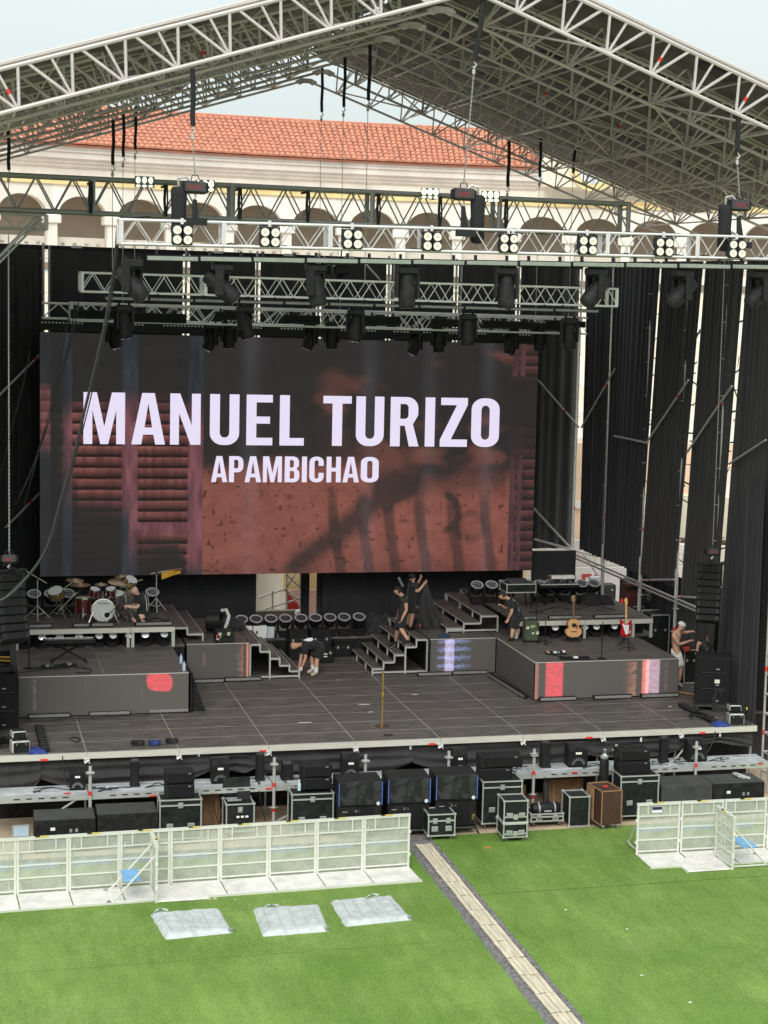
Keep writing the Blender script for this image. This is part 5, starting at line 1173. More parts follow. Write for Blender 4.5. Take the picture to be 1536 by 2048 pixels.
# ================================================================ DRUMS
SHELL = mat('dark_red_shell', (.09, .012, .014), .25, 0, .25, 5)
HEADW = mat('drum_head', (.62, .62, .61), .55, 0, .08, 5)
TIMB = mat('timbale_shell', (.60, .38, .12), .25, .8, .3, 9)
def stand3(parent, h, spread=.35, rot=0.3, r=.014, m=CHROME, tilt=None):
    rod('stand_tube', (0, 0, .12), (0, 0, h), r, m, parent)
    for k in range(3):
        a = rot + k * 2 * PI / 3; e = (spread * math.cos(a), spread * math.sin(a), .012)
        rod('leg', (0, 0, .42), e, r, m, parent); rod('brace', (0, 0, .16), (spread * .5 * math.cos(a), spread * .5 * math.sin(a), .215), r * .7, m, parent)
        MB().lathe([(.0, 0), (.022, .004), (.022, .03), (0, .034)], e, n=8).build('foot', RUB, parent)
def drum(parent, c, rad, dep, M3, shell=SHELL, name='tom', lugs=6):
    t_ = MB().lathe([(rad, 0), (rad, dep)], c, M3, 20).build(name, shell, parent, True)
    MB().lathe([(rad * 1.04, dep - .02), (rad * 1.04, dep + .012), (rad * .96, dep + .012)], c, M3, 20, caps=False).build('hoop', CHROME, t_, True)
    MB().lathe([(rad * .97, dep + .004), (0, dep + .006)], c, M3, 20).build('drumhead', HEADW, t_, True)
    MB().lathe([(rad * 1.03, -.01), (rad * 1.03, .02)], c, M3, 20, caps=False).build('hoop', CHROME, t_, True)
    for k in range(lugs):
        a = k * 2 * PI / lugs + .3; p = Vector((rad * 1.05 * math.cos(a), rad * 1.05 * math.sin(a), 0)); c_ = Vector(c)
        rod('lug', c_ + M3 @ (p + Vector((0, 0, .03))), c_ + M3 @ (p + Vector((0, 0, dep - .02))), .016, CHROME, t_)
    return t_
kc = atz(208, 1246, DZ); kc.y = 8.12; kc.x = aty(206, 1222, 8.12).x
k_ = thing('bass_drum', 'bass drum with white front head and mounted chrome toms facing the audience', 'bass drum', (kc.x, kc.y, DZ), .04)
RB = .31; Mf = Matrix.Rotation(PI / 2, 3, 'X')
MB().lathe([(RB, 0), (RB, -.42)], (0, 0, RB + .035), Mf, 28).build('shell', SHELL, k_, True)
MB().lathe([(RB * 1.03, .0), (RB * 1.03, .04), (RB * .95, .045)], (0, 0, RB + .035), Mf, 28, caps=False).build('hoop', CHROME, k_, True)
MB().lathe([(RB * .95, .03), (0, .035)], (0, 0, RB + .035), Mf, 28).build('front_head', HEADW, k_, True)
MB().lathe([(.105, .036), (.105, .042), (.075, .043)], (.10, 0, RB - .09), Mf, 18, caps=False).build('port_ring', WHITE, k_, True)
MB().lathe([(.075, .037), (0, .038)], (.10, 0, RB - .09), Mf, 16).build('port_hole', BLKP, k_, True)
me = textmesh('YAMAHA', .075, INK, 'lettering'); inst('lettering', me, k_, M=Matrix.Translation((0, -.040, RB + .20)) @ Matrix.Rotation(PI / 2, 4, 'X'))
for k in range(8):
    a = k * PI / 4 + .35; p = Vector((RB * 1.05 * math.cos(a), .05, RB + .035 + RB * 1.05 * math.sin(a))); q = p.copy(); q.y = -.05
    rod('claw', p, q, .017, CHROME, k_)
for s in (-1, 1): rod('spur', (s * .26, -.02, .30), (s * .40, -.16, .0), .018, CHROME, k_)
rod('mic_arm', (.11, -.05, RB - .08), (.30, -.22, RB + .12), .012, BLKP, k_)
for s, x in ((-1, -.17), (1, .17)):
    Mt = Matrix.Rotation(.35, 3, 'X') @ Matrix.Rotation(-s * .12, 3, 'Y'); drum(k_, (x * 1.35, .12, 2 * RB + .10), .13, .21, Mt)
rod('tom_post', (0, .1, 2 * RB), (0, .1, 2 * RB + .22), .03, CHROME, k_)
ft = thing('floor_tom', 'dark red floor tom left of the bass drum', 'floor tom', (aty(167, 1215, 8.45).x, 8.45, DZ)); drum(ft, (0, 0, .22), .22, .42, Matrix.Identity(3))
for k in range(3): a = k * 2.09 + .4; rod('leg', (.24 * math.cos(a), .24 * math.sin(a), .4), (.27 * math.cos(a), .27 * math.sin(a), 0), .012, CHROME, ft)
ft2 = thing('snare_drum', 'chrome drums clustered right of the bass drum', 'snare drum', (aty(252, 1200, 8.6).x, 8.6, DZ)); drum(ft2, (0, 0, .5), .19, .22, Matrix.Rotation(.2, 3, 'X'), CHROME); stand3(ft2, .5, .26)
ft3 = thing('rack_tom', 'chrome tom on a stand beside the kneeling technician', 'tom', (aty(234, 1195, 8.4).x, 8.4, DZ)); drum(ft3, (0, 0, .55), .17, .24, Matrix.Rotation(.4, 3, 'X'), CHROME); stand3(ft3, .55, .26)
def cymbal(u, vt, y, rad, label, tilt=(.25, .1), boom=None, extra=None):
    p = aty(u, vt, y); o = thing('cymbal_stand', label, 'cymbal', (p.x, y, DZ), 0, 'cymbals of the drum kit'); h = p.z - DZ
    bx = 0
    if boom: bx = boom; rod('boom', (bx - math.copysign(.2, -bx) * 0 + bx * .35, 0, h - .32), (0, 0, h), .011, CHROME, o)
    e = bpy.data.objects.new('stand_base', None); COL.objects.link(e); e.parent = o; e.location = (bx, 0, 0)
    rod('stand_tube', (bx, 0, .1), (bx, 0, h - (.2 if boom else 0)), .013, CHROME, o)
    bpy.data.objects.remove(e)
    for k in range(3):
        a = .3 + k * 2.09; rod('leg', (bx, 0, .4), (bx + .33 * math.cos(a), .33 * math.sin(a), .01), .013, CHROME, o)
    Mt = Matrix.Rotation(tilt[0], 3, 'X') @ Matrix.Rotation(tilt[1], 3, 'Y')
    MB().lathe([(0, .045), (.03, .042), (.055, .018), (rad * .5, .008), (rad, -.012), (rad, -.016), (rad * .5, .002), (.05, .01)], (0, 0, h), Mt, 24).build('cymbal', BRASS, o, True)
    return o
cymbal(150, 1160, 8.8, .24, 'high cymbal at the left of the drum kit', (.12, .05), -.3)
cymbal(160, 1169, 8.5, .27, 'wide flat cymbal just below the high left cymbal', (.05, .0))
cymbal(202, 1168, 9.0, .18, 'small cymbal above the bass drum', (.1, 0))
cymbal(236, 1164, 8.7, .27, 'large cymbal above the kneeling technician', (.22, .1), .3)
cymbal(241, 1152, 9.1, .17, 'small top cymbal at the right of the kit', (.1, -.2))
hh = thing('hi_hat', 'pair of hi-hat cymbals on a pedal stand right of the bass drum', 'hi-hat', (aty(262, 1176, 8.3).x, 8.3, DZ)); stand3(hh, .85, .24)
for z, s in ((.80, 1), (.82, -1)): MB().lathe([(.02, .03 * -s), (.05, .012 * -s), (.17, 0), (.17, -.004), (.05, .01 * -s)], (0, 0, z), Matrix.Rotation(.08, 3, 'X'), 20).build('cymbal', BRASS, hh, True)
tb = thing('timbales', 'golden shelled timbale on an angled stand at the left of the kit', 'timbale', (aty(120, 1205, 8.7).x, 8.7, DZ)); zt_ = aty(115, 1187, 8.7).z - DZ
drum(tb, (-.08, 0, zt_ - .08), .20, .20, Matrix.Rotation(.5, 3, 'X') @ Matrix.Rotation(-.25, 3, 'Y'), TIMB, 'timbale', 8); stand3(tb, zt_ - .1, .42, .9)
rod('cross_arm', (-.05, -.1, zt_ - .45), (.45, -.1, zt_ + .05), .014, CHROME, tb)
tb2 = thing('timbales', 'golden timbale mounted high at the right of the kit', 'timbale', (aty(258, 1165, 8.9).x, 8.9, DZ)); zt_ = aty(258, 1160, 8.9).z - DZ
drum(tb2, (0, 0, zt_ - .1), .17, .16, Matrix.Rotation(.5, 3, 'X') @ Matrix.Rotation(.4, 3, 'Y'), TIMB, 'timbale', 8); stand3(tb2, zt_ - .1, .36, .2); rod('cross_arm', (-.2, -.05, zt_ - .2), (.35, -.05, zt_ + .02), .013, CHROME, tb2)
def boomstand(label, u, vt, y, z, a, c, group='boom stands', m=STEEL, sp=.42):
    p = aty(u, vt, y); o = thing('boom_stand', label, 'stand', (p.x, y, z), 0, group); h = p.z - z; stand3(o, h, sp, .5, .016, m)
    rod('boom_arm', (a[0], 0, h + a[1]), (c[0], 0, h + c[1]), .013, m, o); MB().cbox((0, 0, h), (.05, .05, .06), .012).build('joint', BLKP, o); return o
boomstand('boom stand with slanting arm left of the drum kit', 75, 1157, 8.6, DZ, (-.42, .28), (.24, -.13))
f_ = boomstand('boom stand holding a yellow cloth right of the drum kit', 313, 1146, 9.6, DZ, (-.16, -.02), (.34, .06), sp=.34)
fl = MB()
fl.grid(lambda u, v: Vector((.14 + .52 * u, .02 * math.sin(u * 7 + v * 3), (aty(313, 1146, 9.6).z - DZ) + .06 - v * (.24 - .17 * u) + .0 * u)), 14, 8)
p = f_.location.copy(); tag(fl.build('yellow_cloth', mat('yellow_cloth', (.62, .34, .03), .8, 0, .15, 8), loc=p), 'mustard yellow cloth hanging from a boom stand by the drums', 'cloth')
rod('cloth_rod', (.30, 0, .07 + aty(313, 1146, 9.6).z - DZ), (.70, 0, .11 + aty(313, 1146, 9.6).z - DZ), .018, mat('rust_rod', (.32, .12, .07), .6, 0, .2), f_)

# ================================================================ KEYBOARDS AND SMALL GEAR
KEYW = mat('piano_key_white', (.78, .77, .73), .35, 0, .05)
def keyboard_rig(label, uc, vk, y, z, width, tiers=1, ub=None):
    p = aty(uc, vk, y); o = thing('keyboard', label, 'keyboard', (p.x, y, z)); h = p.z - z
    for s in (-1, 1):
        rod('stand_leg', (-s * width * .33, -.0 + s * .05, .03), (s * width * .30, s * .05, h - .06), .026, BLKP, o); rod('foot', (-s * width * .33, -.24, .03), (-s * width * .33, .24, .03), .022, BLKP, o)
        rod('support_arm', (s * width * .30, -.2, h - .05), (s * width * .30, .22, h - .05), .018, BLKP, o)
    for t_ in range(tiers):
        z0 = h + t_ * .24
        MB().cbox((0, .06, z0), (width, .34, .10), .015).build('case', BLKP, o)
        MB().cbox((0, -.05, z0 + .056), (width * .93, .14, .014), .004).build('keybed', KEYW, o)
        b = MB()
        for q in range(26):
            if q % 7 not in (2, 6): b.box((-width * .45 + q * width * .9 / 26 + .01, -.02, z0 + .068), (.018, .085, .014))
        b.build('black_keys', BLKP, o)
        MB().cbox((0, .16, z0 + .056), (width * .86, .1, .012), .004).build('control_panel', mat('keyboard_panel', (.13, .13, .135), .4, .2, .6, 40), o)
    return o
kb = keyboard_rig('black keyboard on an X stand on the left riser', 138, 1281, 5.6, RH, 1.28); kb.rotation_euler = (0, 0, PI)
kb2 = keyboard_rig('black keyboard on an X stand on the keyboard platform', 1117, 1172, 9.9, KZ, 1.25, 1)
o = thing('keyboard_upper', 'white keyed synthesizer with wooden cheeks on the upper stand tier', 'synthesizer', aty(1124, 1154, 10.0)); MB().cbox((0, 0, 0), (.74, .30, .08), .012).build('case', WHITE, o); MB().cbox((0, -.02, .045), (.70, .2, .02), .004).build('keybed', KEYW, o)
for s in (-1, 1): MB().cbox((s * .385, 0, 0), (.03, .31, .1), .008).build('cheek', WOODL, o)
rod('support', (-.2, .05, -.04), (-.2, .05, -.24), .02, BLKP, o); rod('support', (.2, .05, -.04), (.2, .05, -.24), .02, BLKP, o)
blk = fr(1064, 1151, 1102, 1178, 13.4); tag(MB().bb(blk[0], blk[1], 13.4, 13.5, KZ, blk[2]).build('black_flat', DRAPE), 'black draped flat behind the right keyboard', 'drape')
def micstand(label, u, vb, vt, z, boom=None, rnd=True, m=BLKP, r=.015, group=None, rb=.14):
    p = atz(u, vb, z); o = thing('mic_stand', label, 'microphone stand', p, 0, group); h = aty(u, vt, p.y).z - z
    if rnd: MB().lathe([(rb, 0), (rb, .015), (rb * .55, .03), (.03, .045), (0, .045)], n=20).build('base', m if m is not BLKP else BLK, o, True)
    else:
        for k in range(3): a = .4 + k * 2.09; rod('leg', (0, 0, .09), (.27 * math.cos(a), .27 * math.sin(a), .012), .012, BLKP, o)
    rod('stem', (0, 0, .02), (0, 0, h), r, m, o, 8)
    MB().lathe([(r * 1.5, h * .5), (r * 1.7, h * .52), (r * 1.7, h * .58), (r * 1.5, h * .6)], n=10).build('clutch', m, o, True)
    if boom: rod('boom_arm', (0, 0, h), (boom[0], 0, h + boom[1]), .011, BLKP, o); MB().lathe([(.018, 0), (.028, .08), (.024, .12), (0, .13)], (boom[0], 0, h + boom[1]), n=10).build('microphone', BLKP, o, True)
    return o
GOLD = mat('gold_metal', (.64, .44, .16), .28, .9, .15, 9); GOLDD = mat('dark_bronze', (.16, .10, .045), .35, .8, .3, 12)
gs = micstand('gold straight microphone stand with round base at stage centre', 764, 1453, 1341, 0, None, True, GOLD, .026, None, .17)
for c in gs.children:
    if c.name.startswith('base'): c.data.materials[0] = GOLDD
micstand('black microphone stand on the left riser beside the keyboard', 58, 1337, 1245, RH, None, True, rb=.15)
micstand('black microphone stand near the right riser front edge', 1203, 1318, 1245, RH, None, True, rb=.14)
micstand('thin boom microphone stand on the keyboard platform', 1072, 1228, 1165, KZ, (.13, .48), False)
micstand('low black tripod stand left of the acoustic guitar', 1090, 1288, 1243, RH, None, False)
micstand('low black tripod base in front of the red guitar', 1257, 1300, 1245, RH, None, False)
# guitars
def guitar_body(pts, th, c, M3, m, parent, name='body'):
    return MB().prism(pts, th, Matrix.Translation(c) @ M3.to_4x4()).build(name, m, parent)
def bodyc(w1, w2, wa, H, cut=False, n=36):
    pts = []
    for i in range(n):
        a = 2 * PI * i / n; y = -math.cos(a) * H / 2; t_ = (y + H / 2) / H
        wd = w1 * math.sin(min(1, t_ / .58) * PI) ** .55 if False else 0
        prof = (math.sqrt(max(0, 1 - ((t_ - .32) / .34) ** 2)) * w1 if t_ < .5 else 0); prof2 = (math.sqrt(max(0, 1 - ((t_ - .76) / .245) ** 2)) * w2 if t_ > .42 else 0)
        wd = max(prof, prof2, wa if .35 < t_ < .85 else 0) / 2
        pts.append((math.copysign(wd, math.sin(a)) if abs(math.sin(a)) > 1e-6 else 0, y))
    return pts
MU = Matrix.Rotation(PI / 2 - .12, 3, 'X')
g = thing('acoustic_guitar', 'natural wood acoustic guitar standing upright on the right riser', 'acoustic guitar', atz(1144, 1284, RH) + Vector((0, 0, .10))); sc_ = .92; g.scale = (1.26, 1.2, 1.12)
SPR = mat('spruce_top', (.62, .33, .14), .35, 0, .15, 4, stretch=(8, 1, 1))
guitar_body(bodyc(.42 * sc_, .31 * sc_, .26 * sc_, .50 * sc_), .09, (0, 0, .27), MU, mat('guitar_side', (.28, .12, .05), .4, 0, .2), g)
guitar_body(bodyc(.41 * sc_, .30 * sc_, .25 * sc_, .49 * sc_), .006, (0, -.092, .28), MU, SPR, g, 'soundboard')
MB().lathe([(.05, 0), (.05, .004), (0, .004)], (0, -.11, .36), MU, 16).build('sound_hole', BLKP, g)
MB().cbox((0, -.108, .19), (.14, .012, .022), .004).build('bridge', BLKP, g)
MB().prism([(.05, -.07), (.10, -.03), (.085, .06), (.04, .02)], .004, Matrix.Translation((0, -.104, .33)) @ MU.to_4x4()).build('pickguard', mat('pickguard', (.30, .08, .05), .3, 0, .2), g)
MB().cbox((0, -.04, .72), (.048, .03, .46), .01, M=Matrix.Rotation(-.12, 3, 'X')).build('neck', mat('neck_wood', (.16, .08, .04), .4, 0, .2), g)
MB().cbox((0, -.0, 1.02), (.075, .022, .16), .01, M=Matrix.Rotation(-.2, 3, 'X')).build('headstock', WOODL, g)
for q in range(3):
    for s in (-1, 1): MB().cbox((s * .052, 0, .97 + q * .045), (.025, .02, .018), .005).build('tuner', CHROME, g)
gst = thing('guitar_stand', 'small tripod stand holding the acoustic guitar', 'guitar stand', atz(1144, 1284, RH) + Vector((0, .16, 0))); rod('stem', (0, 0, .05), (0, .05, .5), .012, BLKP, gst)
for k in range(3): a = k * 2.09 - .5; rod('leg', (0, 0, .2), (.26 * math.cos(a), .26 * math.sin(a), .01), .011, BLKP, gst)
rod('cradle', (-.12, -.22, .06), (.12, -.22, .06), .012, BLKP, gst)
g = thing('electric_guitar', 'red electric guitar with white pickguard standing on the right riser', 'electric guitar', atz(1250, 1292, RH) + Vector((0, 0, .04)), .12); g.scale = (1.12, 1.1, 1.08)
GR = mat('red_gloss', (.50, .012, .02), .15, 0, .1)
eb = [(-.05, -.20), (.06, -.20), (.14, -.15), (.155, -.06), (.12, .02), (.115, .07), (.15, .13), (.16, .20), (.12, .21), (.09, .15), (.05, .12), (-.04, .13), (-.09, .19), (-.13, .24), (-.165, .22), (-.155, .13), (-.115, .05), (-.13, -.04), (-.16, -.10), (-.13, -.17)]
guitar_body(eb, .045, (0, 0, .42), MU, GR, g); guitar_body([(-.03, -.14), (.08, -.15), (.11, -.09), (.08, .0), (.10, .09), (.05, .10), (-.05, .10), (-.08, .14), (-.11, .12), (-.08, .02), (-.06, -.05)], .006, (0, -.050, .425), MU, WHITE, g, 'pickguard')
for q in range(3): MB().cbox((0, -.062 + .008 * q, .36 + .065 * q), (.075, .012, .02), .004).build('pickup', KEYW, g)
MAPLE = mat('maple', (.70, .42, .17), .35, 0, .1)
MB().cbox((0, -.005, .80), (.045, .026, .50), .008, M=Matrix.Rotation(-.12, 3, 'X')).build('neck', MAPLE, g)
MB().prism([(-.035, 0), (.03, 0), (.045, .06), (.03, .16), (.0, .185), (-.035, .15), (-.05, .1), (-.03, .05)], .02, Matrix.Translation((0, .035, 1.04)) @ MU.to_4x4()).build('headstock', MAPLE, g)
gst = thing('guitar_stand', 'black tripod stand under the red electric guitar', 'guitar stand', atz(1250, 1292, RH) + Vector((0, .1, 0))); rod('stem', (0, 0, .05), (0, .05, .7), .012, BLKP, gst)
for k in range(3): a = k * 2.09 - .5; rod('leg', (0, 0, .2), (.28 * math.cos(a), .28 * math.sin(a), .01), .011, BLKP, gst)
rod('cradle', (-.12, -.12, .2), (.12, -.12, .2), .012, BLKP, gst)
# pedals, bottles, bits
def clutter(label, u, v, z, cat, build, rz=0, group=None, name=None):
    p = atz(u, v, z); o = thing(name or cat.replace(' ', '_'), label, cat, p, rz, group); build(o); return o
def pedals(n, w, cols):
    def f(o):
        MB().cbox((0, 0, .02), (w, .30, .04), .01).build('board', BLKP, o)
        for i in range(n): MB().cbox((-w / 2 + (i + .5) * w / n, RNG.uniform(-.06, .06), .055), (w / n * .78, .12, .045), .008).build('pedal', cols[i % len(cols)], o)
    return f
PGRN = mat('pedal_green', (.03, .09, .04), .4, 0, .2); PGRY = mat('pedal_grey', (.30, .30, .31), .4, .2, .2)
clutter('pedalboard with green effects boxes on the left riser', 95, 1336, RH, 'pedalboard', pedals(5, .52, [PGRN, BLKP, PGRY]))
clutter('row of small black pedals under the left keyboard stand', 134, 1333, RH, 'pedal', pedals(4, .5, [BLKP, BLKP, PGRY]))
clutter('pedalboard with pale switches on the right riser', 1112, 1308, RH, 'pedalboard', pedals(6, .56, [PGRY, BLKP, WHITE]))
clutter('small pedal with white plugs near the right riser front', 1150, 1318, RH, 'pedal', pedals(5, .8, [BLKP, BLKP, WHITE]))
clutter('orange tuner box beside the right pedalboard', 1095, 1307, RH, 'tuner', lambda o: MB().cbox((0, 0, .04), (.09, .07, .07), .012).build('box', mat('orange_box', (.7, .1, .04), .5, 0, .1), o))
BOT = mat('water_bottle', (.42, .52, .62), .15, 0, .1)
for i, (u, v, z) in enumerate([(362, 1327, RH), (368, 1342, RH)]):
    clutter('clear water bottle on the left riser edge, %s one' % ['rear', 'front'][i], u, v, z, 'bottle', lambda o: (MB().lathe([(.0, 0), (.042, .004), (.042, .16), (.02, .21), (.018, .25), (0, .25)], n=12).build('bottle_body', BOT, o, True), MB().lathe([(.02, .235), (.02, .265), (0, .265)], n=10).build('cap', mat('blue_cap', (.03, .10, .4), .5, 0, 0), o)), group='water bottles on the left riser')
def coil(label, u, v, z, r, m, turns=3):
    p = atz(u, v, z); b = MB()
    pts = [Vector(((r + .02 * math.sin(3 * a)) * math.cos(a), (r * .8 + .02 * math.cos(2 * a)) * math.sin(a), .015 + .006 * a)) for a in [i * .35 for i in range(int(turns * 18))]]
    b.path(pts, .014, 6); tag(b.build('cable_coil', m, None, True, loc=p), label, 'cable coil', 'coiled cables along the stage front')
coil('black cable coil at the stage front left of the blue one', 276, 1491, 0, .14, CABLE); coil('blue cable coil at the stage front between two black ones', 309, 1491, 0, .13, mat('blue_cable', (.02, .04, .16), .5, 0, .2)); coil('black cable coil at the stage front right of the blue one', 344, 1487, 0, .13, CABLE)
coil('thin loop of cable by the gold stand base', 777, 1472, 0, .09, CABLE, 1)
for lb_, pl, z in [('tangle of cable across the left riser front', [(40, 1345), (70, 1341), (110, 1338), (150, 1335), (180, 1338), (178, 1345), (150, 1344)], RH), ('cable from the right pedals to the riser edge', [(1100, 1308), (1130, 1315), (1165, 1316), (1190, 1320)], RH), ('cable looping behind the right floor bars', [(1150, 1398), (1165, 1392), (1180, 1397), (1200, 1396)], 0), ('cable on the drum platform front', [(300, 1240), (315, 1236), (330, 1241), (338, 1238)], DZ), ('cable lying over the keyboard platform deck', [(1080, 1222), (1110, 1215), (1150, 1218), (1190, 1212), (1230, 1220)], KZ)]:
    cable(lb_, [atz(u, v, z + .015) for u, v in pl], .013, group='cables on the stage')
# stickered suitcase amp
def stickers(o, w, h, y, seed, n=6):
    r = random.Random(seed); cols = [(.7, .65, .5), (.65, .1, .12), (.2, .5, .15), (.75, .6, .5), (.8, .78, .7), (.6, .45, .1)]
    for i in range(n):
        s = r.uniform(.05, .10); MB().cbox((r.uniform(-w * .4, w * .4), y - .004, r.uniform(h * .2, h * .88)), (s, .006, s * r.uniform(.6, 1.1)), .002, M=Matrix.Rotation(r.uniform(-.4, .4), 3, 'Y')).build('sticker', mat('sticker%d' % (i % 6), cols[i % 6], .6, 0, 0), o)
GRNC = mat('green_case', (.055, .075, .045), .6, 0, .25, 7)
p = atz(1065, 1286, RH); o = thing('suitcase', 'dark green case covered in stickers beside the leaning man', 'case', p); MB().cbox((0, .2, .31), (.42, .34, .60), .06).build('body', GRNC, o); stickers(o, .42, .6, .03, 3, 7)
MB().path([(-.08, .2, .60), (-.06, .2, .66), (.06, .2, .66), (.08, .2, .60)], .014, 6).build('handle', BLKP, o)
for s in (-1, 1): barbox('corner', (s * .19, .05, .03), (.05, .06, .05), BLKP, o)
p = atz(450, 1286, RH); o = thing('road_trunk', 'black trunk with stickers on the riser left of the centre stairs', 'trunk', p); MB().cbox((0, .22, .17), (.50, .42, .34), .02).build('body', CASE, o); stickers(o, .5, .34, .01, 5, 5); barbox('lid_line', (0, .005, .26), (.5, .02, .012), BLKTOP, o)
p = atz(432, 1270, RH); o = thing('drum_fan', 'black drum fan with white hose on the riser left of the centre stairs', 'fan', (p.x, p.y + .4, RH), -.3)
Mq = Matrix.Rotation(PI / 2, 3, 'Y'); MB().lathe([(.28, -.2), (.30, -.18), (.30, .18), (.28, .2), (.26, .16), (.24, .1), (0, .1)], (0, 0, .34), Mq, 22).build('drum', BLKP, o, True); MB().box((0, 0, .04), (.36, .5, .06)).build('foot', BLKP, o); MB().path([(.2, 0, .62), (.34, -.05, .66), (.42, -.08, .5), (.38, -.1, .3), (.32, -.1, .16)], .05, 8).build('hose', mat('white_hose', (.62, .62, .60), .6, 0, .15), o, True)
p = atz(470, 1262, RH); tag(MB().lathe([(.0, 0), (.26, .02), (.30, .12), (.22, .24), (.1, .32), (0, .34)], n=14, sx=1.2).build('cloth_heap', DRAPE, loc=(p.x, p.y + .3, RH)), 'heap of black cloth beside the white boxes', 'cloth')
# white boxes by the stairs, cases in the centre
for i, (u0, u1, v0, v1, d, l) in enumerate([(470, 505, 1253, 1276, .35, 'white box partly behind the left stairs'), (507, 534, 1252, 1279, .4, 'white box with small dark label in the middle of three'), (535, 549, 1254, 1277, .2, 'pale grey box rightmost of three white boxes')]):
    x0, x1, zt, zb_ = fr(u0, u1, v0, v1, 10.85); o = thing('white_box', l, 'box', ((x0 + x1) / 2, 10.85, .55), 0, 'white boxes on the back deck'); zb_ = .55; MB().cbox((0, d / 2, (zt - zb_) / 2), (x1 - x0, d, zt - zb_), .012).build('body', WHITE if i < 2 else mat('grey_white', (.58, .62, .66), .6, 0, .1), o)
    if i == 1: barbox('label', (-.1, -.004, .18), (.05, .006, .09), BLKTOP, o)
tag(MB().bb(0, 0.01, 0, .01, 0, .01).build('spacer', BLK), 'x', 'x'); bpy.data.objects.remove(bpy.data.objects['spacer'])
def blackcase(label, u0, u1, v0, v1, y, d, m=BLK, cat='case', zfloor=0.0, name='equipment_case', trim=False, group=None):
    x0, x1, zt, zb_ = fr(u0, u1, v0, v1, y); o = thing(name, label, cat, ((x0 + x1) / 2, y, zfloor), 0, group); h = zt - zfloor; w_ = x1 - x0
    MB().cbox((0, d / 2, h / 2), (w_, d, h), .02).build('body', m, o)
    barbox('lid_seam', (0, -.003, h * .68), (w_ * .98, .012, .014), BLKTOP, o)
    for s in (-1, 1): barbox('catch', (s * w_ * .28, -.006, h * .68), (.05, .014, .07), STEEL, o)
    if trim:
        for s in (-1, 1):
            for zz in (0, h): barbox('edge', (0, (0 if s < 0 else d), zz), (w_, .03, .03), CASEAL, o)
            barbox('edge', (s * w_ / 2, 0, h / 2), (.03, .03, h), CASEAL, o)
    return o
blackcase('tall black case behind the bending man, left of a pair', 578, 616, 1262, 1318, 10.2, .5, group='black cases behind the bending man')
blackcase('tall black case behind the bending man, right of a pair', 622, 662, 1260, 1312, 10.4, .5, group='black cases behind the bending man')
blackcase('low black case with white taped strips beside the bending man', 634, 668, 1296, 1316, 9.7, .4)
blackcase('black plastic trunk between the bending man and the right stairs', 668, 704, 1286, 1312, 10.6, .5, BLKP, 'trunk')
for i, v in enumerate((1308, 1313)): p = aty(651, v, 9.69); tag(barbox('tape_strip', p, (.10, .012, .03), WHITE), 'white tape strip on the low black case, %s' % ['upper', 'lower'][i], 'tape', 'white tape on the low case')
b = MB(); rr = random.Random(4)
b.grid(lambda u, v: Vector(((u - .5) * 1.5, (v - .5) * 1.1, .46 * math.sin(PI * u) ** .45 * math.sin(PI * v) ** .7 + .10 * math.sin(13 * u + 7 * v) * math.sin(PI * u) * math.sin(PI * v) + .07 * math.sin(27 * u - 19 * v) * math.sin(PI * u) + .04 * math.sin(45 * v + 8 * u) * math.sin(PI * v))), 44, 34)
p = aty(752, 1285, 11.6); tag(b.build('cloth_heap', DRAPE, None, True, loc=(p.x, 11.6, .55)), 'large heap of black fabric behind the right stairs', 'cloth')
b = MB(); b.grid(lambda u, v: Vector(((u - .5) * .5, (v - .5) * .5, .30 * math.sin(PI * u) ** .6 * math.sin(PI * v) ** .6 + .03 * math.sin(17 * u + 8 * v))), 18, 14)
p = atz(838, 1255, RH); o = b.build('backpack', BLK, None, True, loc=p); tag(o, 'black bag with a pink tag at the feet of the man holding cloth', 'bag'); MB().cbox((-.02, -.23, .1), (.05, .02, .09), .01).build('tag', mat('pink_tag', (.5, .03, .18), .6, 0, 0), o)
p = atz(888, 1274, RH); tag(MB().lathe([(0, 0), (.12, .0), (.12, .06), (.05, .1), (0, .1)], n=10, sx=1.4).build('tape_roll', mat('dark_blue_pouch', (.02, .05, .09), .6, 0, .2), loc=p), 'dark blue pouch on the edge of the right rear riser', 'pouch')

